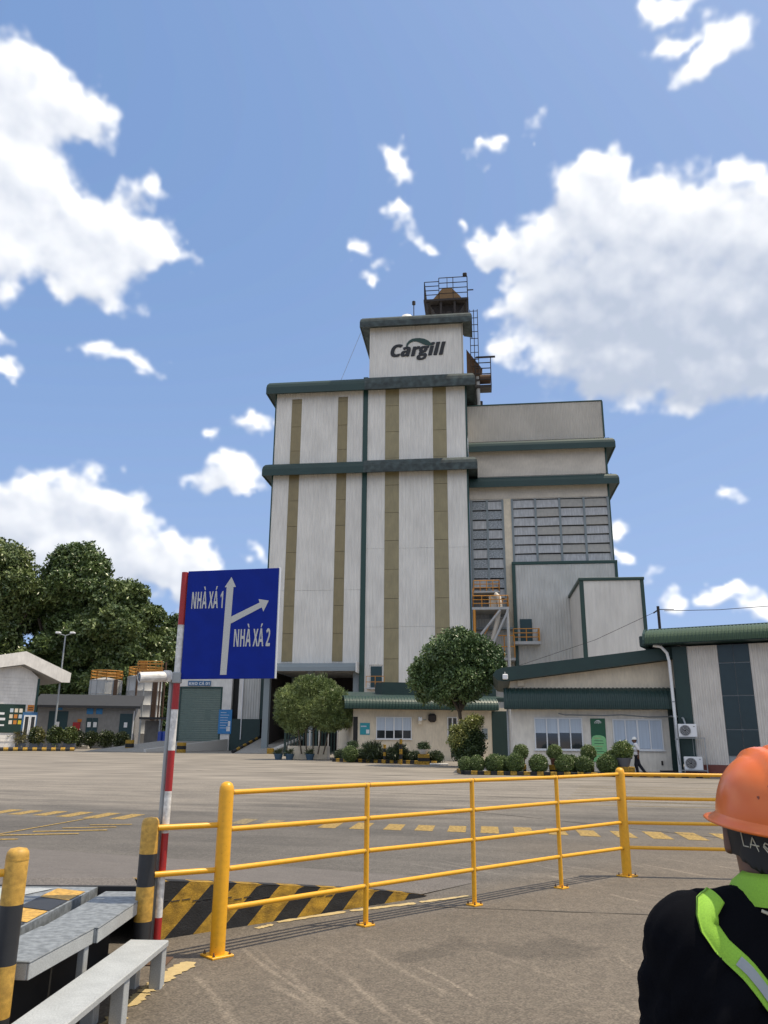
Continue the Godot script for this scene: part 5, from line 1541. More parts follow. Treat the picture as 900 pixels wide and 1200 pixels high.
func left_side() -> void:
	var g := thing("gatehouse", "white gabled gatehouse with a wide overhanging roof at the left edge", "building", Vector3(-38, 0, -82), 42.0)
	part("wall", pr([Vector2(-12, 0), Vector2(2.7, 0), Vector2(2.7, 7.3), Vector2(0.7, 8.9), Vector2(-12, 7.2)], -14, 0), M.white_wall, g)
	for k in 22:
		part("siding_board", pr([Vector2(-9, 0.9 + k * 0.33), Vector2(2.62, 0.9 + k * 0.33), Vector2(2.62 - maxf(0.0, (k - 18.5) * 0.4), 1.21 + k * 0.33), Vector2(-9, 1.21 + k * 0.33)], 0.004, 0.05), M.white_wall, g) if 0.9 + k * 0.33 < 7.2 else null
	part("corner_trim", bx(Vector3(2.63, 0, -0.3), Vector3(2.86, 7.2, 0.08)), M.trim, g)
	part("roof_fascia", pr([Vector2(0.75, 9.82), Vector2(5.6, 7.88), Vector2(5.55, 6.9), Vector2(4.7, 6.88), Vector2(0.75, 8.5), Vector2(-12, 6.0), Vector2(-12, 7.0)], 0.95, 1.15), M.white_wall, g)
	part("roof", pr([Vector2(0.75, 9.75), Vector2(5.55, 7.8), Vector2(5.5, 7.3), Vector2(0.75, 9.2), Vector2(-12, 6.6), Vector2(-12, 6.95)], -14, 0.94), M.shed_roof, g)
	part("soffit", pr([Vector2(0.75, 8.55), Vector2(4.7, 6.92), Vector2(4.7, 6.82), Vector2(0.75, 8.42), Vector2(-12, 5.92), Vector2(-12, 6.02)], -10, 0.94), M.shed_wall, g)
	var d := part("door_frame", bx(Vector3(1.52, 1.0, 0.01), Vector3(3.0, 3.8, 0.12)), M.door_blue, g)
	for k in 2:
		part("door_leaf", bx(Vector3(1.68 + k * 0.62, 1.02, 0.125), Vector3(2.27 + k * 0.62, 3.5, 0.16)), M.frame_white, d)
		part("pane", bx(Vector3(1.80 + k * 0.62, 1.2, 0.1605), Vector3(2.15 + k * 0.62, 3.35, 0.165)), M.glass, d)
	var G := g.transform
	var b := thing("photo_board", "dark green board with white lettering and small photographs on the gatehouse", "notice board", G * Vector3(-1.2, 1.75, 0.055), 42.0)
	part("panel", bx(Vector3(-4.0, 0, 0), Vector3(2.92, 2.8, 0.06), 0.01), M.board_green, b)
	for q: Array in [[-0.1, 1.75, 1.05, 0.22], [-0.1, 1.2, 1.18, 0.24], [-0.1, 0.65, 1.15, 0.15]]:
		part("print_line", bx(Vector3(q[0] - q[2], q[1], 0.0605), Vector3(q[0] + q[2], q[1] + q[3], 0.064)), M.frame_white, b)
	var mats := [M.blind, M.cream, M.plaster, M.cream, M.notice_orange, M.blind, M.plaster, M.notice_orange, M.notice_yellow]
	for r in 3:
		for c in 3:
			part("photograph", bx(Vector3(1.45 + c * 0.45, 2.0 - r * 0.58, 0.0605), Vector3(1.77 + c * 0.45, 2.38 - r * 0.58, 0.066)), mats[r * 3 + c], b)
	var os := solo("door_sign", bx(Vector3(-0.32, 0, 0), Vector3(0.32, 0.62, 0.05), 0.01), M.notice_orange, "small orange sign above the gatehouse double doors", "sign")
	os.transform = G * Transform3D(Basis(), Vector3(2.26, 3.9, 0.055))
	part("symbol", bx(Vector3(-0.22, 0.30, 0.0505), Vector3(0.22, 0.40, 0.055)), M.rust, os)
	part("symbol", bx(Vector3(-0.22, 0.12, 0.0505), Vector3(0.22, 0.2, 0.055)), M.rust, os)
	# grey shed
	var s := thing("grey_shed", "long low grey shed with a dark roof and teal doors before the tanks", "building", Vector3(-36, 0, -100), 12.0)
	part("wall", bx(Vector3(-6.2, 0, -7), Vector3(5.3, 4.85, 0)), M.shed_wall, s)
	part("base_wall", bx(Vector3(-2.4, 0, 0.002), Vector3(-0.45, 1.75, 0.06)), M.white_kerb, s)
	part("roof", pr([Vector2(0.9, 4.75), Vector2(0.9, 5.05), Vector2(-4, 6.55), Vector2(-4, 6.2)], -6.8, 5.9, Transform3D(Basis(Vector3(0, 0, 1), Vector3.UP, Vector3(1, 0, 0)), Vector3.ZERO)), M.shed_roof, s)
	for q: Array in [[-4.8, -2.6, 4.35], [-0.4, 0.3, 3.6], [0.35, 0.95, 3.6], [3.5, 5.0, 4.15]]:
		var dr := part("door", bx(Vector3(q[0], 0.9, 0.002), Vector3(q[1], q[2], 0.07)), M.door_teal, s)
		part("notice", bx(Vector3(lerpf(q[0], q[1], 0.5) - 0.2, 2.5, 0.0705), Vector3(lerpf(q[0], q[1], 0.5) + 0.2, 3.1, 0.075)), M.frame_white, dr)
	for q: Array in [["round blue sign above the widest teal door of the shed", -3.7], ["square blue sign above the middle teal doors, the left one of two", -0.1], ["square blue sign above the middle teal doors, the right one of two", 1.0]]:
		var bl := solo("blue_sign", bx(Vector3(-0.38, 0, 0), Vector3(0.38, 0.68, 0.05), 0.02), M.poster_blue, q[0], "sign", "blue signs on the shed")
		bl.transform = s.transform * Transform3D(Basis(), Vector3(q[1], 4.05 if q[1] > -1 else 4.5, 0.012))
	var hb := solo("hose_cabinet", bx(Vector3(0, 0, 0), Vector3(0.85, 1.2, 0.3), 0.03), M.red, "red fire hose cabinet on the grey shed wall", "cabinet")
	hb.transform = s.transform * Transform3D(Basis(), Vector3(-1.9, 1.85, 0.01))
	part("notice", bx(Vector3(0.45, 1.25, 0.0), Vector3(0.95, 1.6, 0.03)), M.notice_orange, hb)
	var fe := MB.new()
	fe.lathe([Vector2(0.0, 0), Vector2(0.16, 0.02), Vector2(0.16, 0.7), Vector2(0.06, 0.85), Vector2(0.05, 0.95), Vector2(0, 0.96)], 12)
	solo("fire_extinguisher", fe, M.red, "red fire extinguisher standing below the hose cabinet", "extinguisher").transform = s.transform * Transform3D(Basis(), Vector3(-0.95, 0.75, 0.4))
	solo("wall_pipe", tb([s.transform * Vector3(5.15, 0.5, 0.15), s.transform * Vector3(5.15, 4.5, 0.15)], 0.07, 8), M.frame_white, "white down pipe at the right corner of the grey shed", "pipe")
	solo("shed_step", bx(Vector3(0, 0, 0), Vector3(2.6, 0.35, 2.2), 0.02), M.white_kerb, "pale concrete step at the teal doors of the shed", "step").transform = s.transform * Transform3D(Basis(), Vector3(-2.2, 0, 0.1))
	var lt := thing("pipe_shelter", "low dark lean-to shelter beside the grey shed", "shelter", Vector3(-29.8, 0, -100))
	part("roof", bx(Vector3(-0.2, 3.5, -3), Vector3(5.2, 3.75, 0)), M.shed_roof, lt)
	for x: float in [0.0, 2.4, 5.0]:
		part("post", bx(Vector3(x - 0.08, 0, -0.2), Vector3(x + 0.08, 3.5, -0.04)), M.grey_pipe, lt)
	part("back_wall", bx(Vector3(-0.2, 0, -3), Vector3(1.9, 3.4, -2.8)), M.shed_wall, lt)
	for q: Array in [[2.9, "tall blue drum under the lean-to, the left one"], [3.45, "tall blue drum under the lean-to, the right one"]]:
		var dm := MB.new()
		dm.lathe([Vector2(0, 0), Vector2(0.3, 0), Vector2(0.3, 0.6), Vector2(0.33, 0.62), Vector2(0.3, 0.66), Vector2(0.3, 1.9), Vector2(0.22, 2.05), Vector2(0, 2.05)], 16)
		solo("drum", dm, M.barrel_blue, q[1], "drum", "blue drums under the lean-to").position = Vector3(-29.8 + q[0], 0, -98.9)
	var wb := thing("white_house", "small far white building glimpsed between the tanks and the loading wing", "building", Vector3(-30.5, 0, -118))
	part("wall", bx(Vector3(0, 0, -5), Vector3(7, 7.4, 0)), M.white_wall, wb)
	part("roof", bx(Vector3(-0.4, 7.41, -5.4), Vector3(7.4, 8.1, 0.4), 0.05), M.steel, wb)
	for k in 3:
		part("window", bx(Vector3(0.8 + k * 1.9, 3.8, 0.002), Vector3(1.7 + k * 1.9, 5.2, 0.03)), M.glass, wb)
	# tanks
	for q: Array in [[-38.6, -112.0, 2.15, 8.9, "grey ribbed storage tank with orange railing, the left one"], [-33.2, -112.0, 2.35, 9.4, "grey storage tank with rusty side and orange railing, the right one"]]:
		var tk := thing("storage_tank", q[4], "tank", Vector3(q[0], 0, q[1]), 0.0, "storage tanks behind the shed")
		var m := MB.new()
		var r: float = q[2]
		var prof := [Vector2(0, 0), Vector2(r, 0)]
		for k in 5:
			prof.append_array([Vector2(r, q[3] * (k + 0.94) / 5.0), Vector2(r + 0.05, q[3] * (k + 0.96) / 5.0), Vector2(r, q[3] * (k + 0.98) / 5.0)])
		prof.append_array([Vector2(r, q[3]), Vector2(0, q[3] + 0.5)])
		m.lathe(prof, 28)
		part("shell", m, M.steel, tk)
		for k in 6:
			var a := PI * (k + 0.5) / 6.0
			part("rib", tb([Vector3(r * cos(a), 0, r * sin(a)), Vector3(r * cos(a), q[3], r * sin(a))], 0.07, 5), M.rust if k < 2 and r > 2.2 else M.grey_pipe, tk)
		for k in 10:
			var a0 := TAU * k / 10
			var a1 := TAU * (k + 1) / 10
			rail_cage(tk, "railing", Vector3(r * cos(a0), q[3], r * sin(a0)), Vector3(r * cos(a1), q[3], r * sin(a1)), 1.25, 0.06, M.orange_paint, 3, 2)
		part("ladder", bx(Vector3(r * 0.75, 0, r * 0.7), Vector3(r * 0.75 + 0.5, q[3], r * 0.7 + 0.1)), M.rust, tk)
		part("walkway", bx(Vector3(-0.3, q[3] + 0.62, -0.5), Vector3(r, q[3] + 0.8, 0.5)), M.orange_paint, tk)
	var og := thing("orange_gantry", "orange steel gantry above the right storage tank", "gantry", Vector3(-33.4, 0, -110))
	for q: Array in [[0.0, -1.0], [3.2, -1.0], [0.0, 1.0], [3.2, 1.0]]:
		part("column", bx(Vector3(q[0] - 0.1, 0, q[1] - 0.1), Vector3(q[0] + 0.1, 11.4, q[1] + 0.1)), M.rust, og)
	for y: float in [10.0, 10.9]:
		part("beam", bx(Vector3(-0.2, y, 1.0), Vector3(3.4, y + 0.18, 1.15)), M.orange_paint, og)
	rail_cage(og, "railing", Vector3(0, 10.1, 1.1), Vector3(3.2, 10.1, 1.1), 1.2, 0.06, M.orange_paint, 3, 5)
	part("panel", bx(Vector3(0.2, 10.2, 0.9), Vector3(1.2, 11.3, 0.98)), M.orange_paint, og)
	var lp := thing("lamp_post", "slim grey lamp post with two small heads behind the gatehouse", "street lamp", Vector3(-34.2, 0, -85))
	part("pole", tb([Vector3(0, 0, 0), Vector3(0, 11.9, 0)], 0.11, 10, 0.07), M.grey_pipe, lp)
	part("arm", tb([Vector3(-0.9, 12.1, 0), Vector3(0, 11.85, 0), Vector3(0.9, 12.15, 0)], 0.05, 6), M.grey_pipe, lp)
	for x: float in [-0.8, 0.75]:
		part("lamp_head", bx(Vector3(x - 0.25, 12.05, -0.2), Vector3(x + 0.25, 12.25, 0.25), 0.06), M.frame_white, lp)
	# kerb and planters before the gatehouse
	var kb := thing("striped_kerb", "low black and yellow slanted kerb before the gatehouse planters", "kerb")
	for k in 34:
		var p := Vector3(-45.5, 0.12, -78.6).lerp(Vector3(-31.5, 0.12, -84.0), k / 34.0)
		var q := Vector3(-45.5, 0.12, -78.6).lerp(Vector3(-31.5, 0.12, -84.0), (k + 0.97) / 34.0)
		part("block", tb([p, q], 0.24, 4), M.kerb_yellow if k % 2 else M.kerb_black, kb)
	var k2 := thing("striped_kerb", "low black and yellow kerb beside the concrete drum at the shed", "kerb")
	for k in 14:
		var p := Vector3(-25.6, 0.12, -85.0).lerp(Vector3(-21.4, 0.2, -97), k / 14.0)
		var q := Vector3(-25.6, 0.12, -85.0).lerp(Vector3(-21.4, 0.2, -97), (k + 0.97) / 14.0)
		part("block", tb([p, q], 0.2, 4), M.kerb_yellow if k % 2 else M.kerb_black, k2)
	for q: Array in [["yellow and black concrete drum in front of the grey shed", Vector3(-26.4, 0, -85.6), 1.12], ["yellow and black concrete drum by the white ramp edge", Vector3(-19.5, 0, -79.6), 0.95]]:
		var dm := thing("concrete_drum", q[0], "bollard", q[1], 0.0, "striped concrete drums in the yard")
		for e: Array in [[0.0, 0.33, M.kerb_yellow], [0.33, 0.68, M.kerb_black], [0.68, 1.0, M.kerb_yellow]]:
			var m := MB.new()
			m.lathe([Vector2(0, e[0] * q[2]), Vector2(0.44, e[0] * q[2]), Vector2(0.45, lerpf(e[0], e[1], 0.5) * q[2]), Vector2(0.43, e[1] * q[2]), Vector2(0, e[1] * q[2])], 20)
			part("band", m, e[2], dm)

# ------------------------------------------------------------------ plants
func leaf_cluster(n: int, long: float, wide: float, spread: float, seed_: int) -> ArrayMesh:
	var rng := RandomNumberGenerator.new()
	rng.seed = seed_
	var m := MB.new()
	for i in n:
		var d := Vector3(rng.randf_range(-1, 1), rng.randf_range(-0.5, 1.0), rng.randf_range(-1, 1)).normalized()
		var s := d.cross(Vector3(rng.randf_range(-1, 1), rng.randf_range(-1, 1), rng.randf_range(-1, 1))).normalized()
		var o := Vector3(rng.randf_range(-1, 1), rng.randf_range(-1, 1), rng.randf_range(-1, 1)) * spread
		var l := long * rng.randf_range(0.7, 1.2)
		var w := wide * rng.randf_range(0.8, 1.2)
		var up := d.cross(s)
		var mid := o + d * l * 0.45 + up * l * 0.08
		m.flat(o, mid + s * w * 0.5, o + d * l)
		m.flat(o, o + d * l, mid - s * w * 0.5)
	return m.mesh()

# leaves spread through the lobes of a crown: each lobe is [centre, radii]
func crown(root: Node3D, called: String, lobes: Array, count: int, leaf: Mesh, size: Vector2, c0: Color, c1: Color, seed_: int, shell := 0.45, droop := 0.0, rough := 0.17) -> void:
	var rng := RandomNumberGenerator.new()
	rng.seed = seed_
	var fn := FastNoiseLite.new()
	fn.seed = seed_
	fn.frequency = 0.35
	var sum := 0.0
	var ws := []
	for l: Array in lobes:
		var r: Vector3 = l[1]
		sum += pow(r.x * r.y * r.z, 0.7)
		ws.append(sum)
	var mm := MultiMesh.new()
	mm.transform_format = MultiMesh.TRANSFORM_3D
	mm.use_colors = true
	mm.mesh = leaf
	mm.instance_count = count
	for i in count:
		var pick := rng.randf() * sum
		var k := 0
		while k < ws.size() - 1 and ws[k] < pick:
			k += 1
		var d := Vector3(rng.randfn(), rng.randfn(), rng.randfn()).normalized()
		var rr := pow(rng.randf(), shell)
		var c: Vector3 = lobes[k][0]
		var r: Vector3 = lobes[k][1]
		var p := c + Vector3(d.x * r.x, d.y * r.y, d.z * r.z) * rr * rng.randf_range(1.0 - rough, 1.0 + rough)
		var y := (d * 0.7 + Vector3.UP * (0.6 - droop) + Vector3(rng.randfn(), rng.randfn(), rng.randfn()) * 0.55).normalized()
		var x := y.cross(Vector3(rng.randfn(), rng.randfn(), rng.randfn())).normalized()
		var b := Basis(x, y, x.cross(y)).scaled(Vector3.ONE * rng.randf_range(size.x, size.y))
		mm.set_instance_transform(i, Transform3D(b, p))
		var t := clampf(0.5 + 0.9 * fn.get_noise_3dv(p) + rng.randfn() * 0.18, 0, 1)
		mm.set_instance_color(i, c0.lerp(c1, t))
	var o := MultiMeshInstance3D.new()
	o.name = called
	o.multimesh = mm
	o.material_override = M.leaf
	o.set_meta("kind", "stuff")
	root.add_child(o, true)

func limbs(root: Node3D, foot: Vector3, fork: Vector3, tips: Array, r: float, seed_: int) -> void:
	var rng := RandomNumberGenerator.new()
	rng.seed = seed_
	part("trunk", tb([foot, foot.lerp(fork, 0.4) + Vector3(rng.randf_range(-0.3, 0.3), 0, 0.1) * r * 3.0, fork], r, 10, r * 0.65), M.bark, root)
	for t: Vector3 in tips:
		var mid := fork.lerp(t, 0.5) + Vector3(rng.randf_range(-1, 1), rng.randf_range(-0.2, 0.6), rng.randf_range(-1, 1)) * r * 2.0
		part("branch", tb([fork - Vector3(0, r * 0.3, 0), mid, t], r * 0.55, 7, r * 0.12), M.bark, root)

func big_tree(label: String, at: Vector3, lobes: Array, count: int, seed_: int, c0: Color, c1: Color, leaf: Mesh) -> void:
	var t := thing("tall_tree", label, "tree", at, 0.0, "tall trees behind the yard")
	var tips := []
	for k in range(0, lobes.size(), 4):
		tips.append(lobes[k][0])
	limbs(t, Vector3.ZERO, Vector3(0, 9, 0), tips, 0.65, seed_)
	crown(t, "crown", lobes, count, leaf, Vector2(0.75, 1.35), c0, c1, seed_, 0.5, 0.0, 0.12)

# lobes scattered through an upright crown: dense at the outside, a few big ones within
func lobe_set(seed_: int, w: float, y0: float, y1: float, n: int) -> Array:
	var rng := RandomNumberGenerator.new()
	rng.seed = seed_
	var a := []
	var mid := lerpf(y0, y1, 0.45)
	for i in 6:
		var y := lerpf(y0 + w * 0.3, y1 - w * 0.6, i / 5.0)
		a.append([Vector3(rng.randf_range(-0.15, 0.15) * w, y, 0), Vector3(w * 0.62, (y1 - y0) * 0.16, w * 0.62)])
	for i in n:
		var d := Vector3(rng.randfn(), rng.randfn() * 0.9, rng.randfn()).normalized()
		var half := (y1 - mid) if d.y > 0 else (mid - y0)
		var c := Vector3(d.x * w * 0.80, mid + d.y * half * 0.88, d.z * w * 0.80)
		var s := w * rng.randf_range(0.17, 0.33)
		a.append([c, Vector3(s, s * rng.randf_range(0.55, 0.85), s)])
	return a

func plants() -> void:
	var far_leaf := leaf_cluster(7, 0.62, 0.34, 0.42, 1)
	var g0 := Color(0.050, 0.086, 0.026)
	var g1 := Color(0.105, 0.150, 0.045)
	var a := lobe_set(3, 10.5, 3, 34.0, 62)
	big_tree("tall dense tree with the broadest crown at the left edge behind the gatehouse", Vector3(-64, 0, -127), a, 34000, 3, g0, Color(0.20, 0.245, 0.08), far_leaf)
	a = lobe_set(5, 8.2, 3, 33.5, 52)
	big_tree("tall dark tree between the broad tree and the lower tree", Vector3(-53.0, 0, -133), a, 30000, 5, g0, Color(0.145, 0.20, 0.065), far_leaf)
	a = lobe_set(9, 7.6, 3, 27.2, 50)
	big_tree("lower rounded tree behind the orange railed tanks", Vector3(-42.8, 0, -130), a, 28000, 9, g0, Color(0.18, 0.23, 0.075), far_leaf)
	a = lobe_set(11, 4.2, 3, 21.5, 24)
	big_tree("small far tree half hidden behind the blue direction board", Vector3(-36.0, 0, -138), a, 8000, 11, g0, g1, far_leaf)
	a = lobe_set(13, 10.0, 3, 32.0, 50)
	big_tree("tall tree at the far left, mostly beyond the edge of the picture", Vector3(-84, 0, -132), a, 14000, 13, g0, g1, far_leaf)
	var under := thing("undergrowth", "dark undergrowth under the tall trees behind the shed", "bushes", Vector3(-60, 0, -126))
	var ul := []
	for k in 14:
		ul.append([Vector3(-26 + k * 4.0, 2.6 + 1.2 * sin(k * 2.2), sin(k * 1.3)), Vector3(3.4, 3.2, 2.0)])
	crown(under, "foliage", ul, 9000, far_leaf, Vector2(0.7, 1.2), g0, Color(0.05, 0.08, 0.025), 15)

	# round tree before the left office
	var leaf := leaf_cluster(6, 0.21, 0.095, 0.14, 2)
	var t := thing("round_tree", "dark green round crowned tree over the roof of the left office", "tree", Vector3(4.72, 0, -48.6))
	var lb := []
	var rng := RandomNumberGenerator.new()
	rng.seed = 21
	for q: Array in [[-0.7, 6.6, 1.5, 1.3], [-1.9, 5.7, 1.2, 1.0], [0.6, 6.9, 1.5, 1.1], [1.5, 5.9, 1.25, 1.0], [-0.2, 5.2, 1.6, 1.0], [-2.6, 5.0, 0.8, 0.6], [-0.1, 7.5, 1.1, 0.75], [-1.5, 6.9, 0.8, 0.7], [1.9, 6.6, 0.75, 0.7], [-1.4, 4.3, 0.9, 0.55], [-0.4, 4.0, 0.8, 0.5], [2.2, 5.3, 0.7, 0.5], [-2.8, 5.7, 0.5, 0.45], [1.0, 4.7, 0.8, 0.5], [-2.3, 4.2, 0.55, 0.4], [0.4, 4.2, 0.6, 0.4], [2.5, 6.0, 0.45, 0.4]]:
		lb.append([Vector3(q[0], q[1], rng.randf_range(-0.9, 0.9)), Vector3(q[2], q[3], q[2])])
	t.scale = Vector3(0.95, 0.97, 0.95)
	limbs(t, Vector3.ZERO, Vector3(-0.1, 3.2, 0), [Vector3(-1.7, 5.4, 0.3), Vector3(1.2, 5.6, -0.3), Vector3(0.2, 6.6, 0.2), Vector3(-0.8, 6.0, -0.6), Vector3(0.7, 5.0, 0.7)], 0.17, 22)
	crown(t, "crown", lb, 13000, leaf, Vector2(0.6, 1.5), Color(0.048, 0.09, 0.028), Color(0.165, 0.235, 0.085), 23, 0.5, 0.0, 0.2)
	# pale feathery tree in its planter
	var wl := leaf_cluster(8, 0.24, 0.045, 0.12, 3)
	var w := thing("feathery_tree", "pale green feathery tree standing in the cream planter", "tree", Vector3(-5.0, 0, -59.0))
	lb = []
	for q: Array in [[0.0, 4.6, 1.5, 1.3], [-1.4, 4.0, 1.4, 1.3], [1.4, 3.9, 1.3, 1.1], [-0.6, 5.2, 0.9, 0.7], [2.1, 3.2, 0.9, 0.9], [-2.1, 3.4, 0.8, 1.1], [0.2, 3.4, 1.6, 1.0], [-1.3, 2.6, 1.0, 0.8], [1.2, 2.7, 1.1, 0.7], [0.8, 5.0, 0.8, 0.6], [2.5, 2.8, 0.5, 0.6]]:
		lb.append([Vector3(q[0], q[1], rng.randf_range(-0.9, 0.9)), Vector3(q[2], q[3], q[2])])
	for k in 5:
		limbs(w, Vector3(-0.8 + k * 0.4, 0.4, 0.1 * k), Vector3(-1.1 + k * 0.55, 2.0, 0), [lb[k][0], lb[k + 5][0]], 0.06, 30 + k)
	crown(w, "crown", lb, 13000, wl, Vector2(0.75, 1.3), Color(0.10, 0.145, 0.04), Color(0.27, 0.33, 0.12), 33, 0.5, 0.3, 0.15)
	var pl := thing("tree_planter", "low cream planter wall around the feathery tree", "planter", Vector3(-6.6, 0, -59.4), 8.0)
	part("wall", bx(Vector3(0, 0, 0), Vector3(2.6, 0.95, 0.2), 0.02), M.cream, pl)
	part("wall", bx(Vector3(2.605, 0, -2.4), Vector3(2.8, 0.93, 0.19), 0.02), M.cream_dirty, pl)
	part("wall", bx(Vector3(-0.2, 0, -2.4), Vector3(-0.005, 0.93, 0.19), 0.02), M.cream, pl)
	part("soil", bx(Vector3(0.0, 0.3, -2.4), Vector3(2.6, 0.8, -0.005)), M.soil, pl)
	var spiky := leaf_cluster(9, 0.45, 0.05, 0.03, 6)
	for q: Array in [["small blue pot with a sparse plant, the left one of three by the cream planter", -7.4], ["small blue pot with a sparse plant, the middle one of three by the cream planter", -6.6], ["small blue pot with a sparse plant, the right one of three by the cream planter", -5.15]]:
		var p := thing("plant_pot", q[0], "pot", Vector3(q[1], 0, -58.6), 0.0, "blue pots by the cream planter")
		var m := MB.new()
		m.lathe([Vector2(0, 0), Vector2(0.22, 0), Vector2(0.34, 0.42), Vector2(0.30, 0.42), Vector2(0.28, 0.36), Vector2(0, 0.36)], 14)
		part("pot", m, M.blue_pot, p)
		crown(p, "foliage", [[Vector3(0, 0.5, 0), Vector3(0.18, 0.2, 0.18)]], 14, spiky, Vector2(0.6, 1.1), Color(0.05, 0.07, 0.03), Color(0.10, 0.12, 0.05), 41)
	# light bush by the office corner
	var bsh := thing("tall_bush", "tall bush with yellow green tips at the wall of the left office", "bush", Vector3(4.75, 0, -46.6))
	limbs(bsh, Vector3.ZERO, Vector3(0, 0.9, 0), [Vector3(-0.4, 1.8, 0), Vector3(0.5, 2.2, 0), Vector3(0, 2.5, 0)], 0.05, 44)
	crown(bsh, "lower_foliage", [[Vector3(0.1, 1.0, 0), Vector3(0.95, 0.8, 0.8)], [Vector3(0.25, 1.6, 0), Vector3(0.8, 0.6, 0.7)]], 1900, leaf, Vector2(0.6, 1.0), Color(0.03, 0.055, 0.018), Color(0.08, 0.12, 0.04), 45)
	crown(bsh, "upper_foliage", [[Vector3(-0.3, 1.9, 0.2), Vector3(0.6, 0.5, 0.6)], [Vector3(0.3, 2.35, 0.1), Vector3(0.55, 0.5, 0.5)], [Vector3(0.75, 2.6, 0), Vector3(0.3, 0.3, 0.3)], [Vector3(-0.6, 1.4, 0.4), Vector3(0.45, 0.4, 0.4)]], 900, leaf, Vector2(0.6, 1.0), Color(0.11, 0.15, 0.035), Color(0.30, 0.30, 0.09), 46)
	topiary(spiky, leaf)

func topiary(spiky: Mesh, leaf: Mesh) -> void:
	var small := leaf_cluster(7, 0.050, 0.032, 0.028, 4)
	# clipped balls along the striped kerb before the right office
	var k0 := Vector3(3.75, 0, -37.65)
	var k1 := Vector3(14.2, 0, -35.9)
	var kd := (k1 - k0).normalized()
	var kb := thing("striped_kerb", "black and yellow block kerb of the clipped hedge bed before the right office", "kerb")
	for i in 36:
		var m := MB.new()
		m.box(k0 + kd * (0.15 + i * 0.295) + Vector3(0, 0.09, 0), Vector3(0.287, 0.18, 0.16), 0.015, Basis(Vector3.UP, -atan2(kd.z, kd.x)))
		part("block", m, M.kerb_yellow if i % 2 else M.kerb_black, kb)
	for i in 8:
		var m := MB.new()
		m.box(k0 + Vector3(-0.05, 0.09, -0.25 - i * 0.295), Vector3(0.16, 0.18, 0.287), 0.015)
		part("block", m, M.kerb_yellow if i % 2 else M.kerb_black, kb)
	var bed := MB.new()
	bed.quad(k0 + Vector3(0, 0.12, 0), k1 + Vector3(0, 0.12, 0), k1 + Vector3(0, 0.12, -1.05), k0 + Vector3(0, 0.12, -1.15))
	struct("planting_bed", bed, M.soil)
	struct("bounce_footpath", flat_sheet([Vector2(3.9, -38.75), Vector2(14.0, -37.2), Vector2(14.6, -39.5), Vector2(6.3, -40.6), Vector2(5.0, -41.5)], 0.125), M.path)  # pale strip added to bounce light onto the right office wall
	var proto := thing("clipped_bush", "", "bush", Vector3(0, 0, 0), 0.0, "clipped ball bushes along the striped kerb")
	var core := MB.new()
	var prof := []
	for i in 9:
		var an := -PI / 2 + PI * i / 8.0
		prof.append(Vector2(0.36 * cos(an), 0.45 + 0.36 * sin(an)))
	core.lathe(prof, 14)
	part("core", core, paint(lin(0.012, 0.022, 0.008), 0.9), proto)
	crown(proto, "foliage", [[Vector3(0, 0.45, 0), Vector3(0.40, 0.40, 0.40)]], 1500, small, Vector2(0.8, 1.3), Color(0.045, 0.080, 0.022), Color(0.135, 0.19, 0.055), 51, 0.06, 0.0, 0.06)
	part("stem", tb([Vector3(0, 0, 0), Vector3(0, 0.2, 0)], 0.03, 6), M.bark, proto)
	var names := ["first", "second", "third", "fourth", "fifth", "sixth", "seventh", "eighth", "ninth", "tenth", "eleventh"]
	var xs := [[0.12, 0.10, 0.92], [0.63, 0.05, 0.95], [1.40, 0.0, 1.12], [1.87, 0.35, 1.0], [2.35, -0.05, 1.08], [3.40, 0.0, 1.12], [4.55, 0.0, 1.12], [4.97, 0.45, 1.0], [5.43, 0.0, 1.08], [6.42, 0.0, 1.18]]
	for i in xs.size():
		var q: Array = xs[i]
		var label := "clipped ball bush before the right office, %s from the left along the kerb" % names[i]
		var at: Vector3 = k0 + kd * float(q[0]) + Vector3(0, 0.06, -0.35 - q[1])
		if i == 0:
			proto.position = at
			proto.set_meta("label", label)
			proto.scale = Vector3.ONE * q[2] * 0.9
		else:
			copy(proto, "clipped_bush", label, at, i * 67.0).scale = Vector3(1, 1.0 + 0.06 * sin(i * 2.0), 1) * q[2] * 0.9
	# potted balls on little striped pillars
	var pots := [[2.67, "first"], [4.20, "second"], [5.71, "third"]]
	var pp: Node3D
	for i in pots.size():
		var at: Vector3 = k0 + kd * float(pots[i][0]) + Vector3(0, 0, -0.65)
		var label := "terracotta pot with a clipped ball on a striped pillar, %s from the left" % pots[i][1]
		if i == 0:
			pp = thing("potted_bush", label, "potted plant", at, 0.0, "potted ball bushes on striped pillars")
			part("pillar_block", bx(Vector3(-0.2, 0, -0.2), Vector3(0.2, 0.24, 0.2), 0.01), M.kerb_black, pp)
			part("pillar_block", bx(Vector3(-0.205, 0.243, -0.205), Vector3(0.205, 0.46, 0.205), 0.01), M.kerb_yellow, pp)
			var m := MB.new()
			m.lathe([Vector2(0, 0.464), Vector2(0.17, 0.464), Vector2(0.2, 0.68), Vector2(0.235, 0.70), Vector2(0.235, 0.76), Vector2(0.19, 0.76), Vector2(0, 0.74)], 16)
			part("pot", m, M.terracotta, pp)
			crown(pp, "foliage", [[Vector3(0, 1.0, 0), Vector3(0.33, 0.32, 0.33)]], 1300, small, Vector2(0.8, 1.2), Color(0.05, 0.085, 0.022), Color(0.15, 0.20, 0.06), 53, 0.12, 0.0, 0.07)
		else:
			copy(pp, "potted_bush", label, at, i * 40.0)
	var lp := thing("potted_bush", "larger loose bush in a dark pot on a yellow block beside the walking person", "potted plant", k0 + kd * 7.18 + Vector3(0, 0, -0.5))
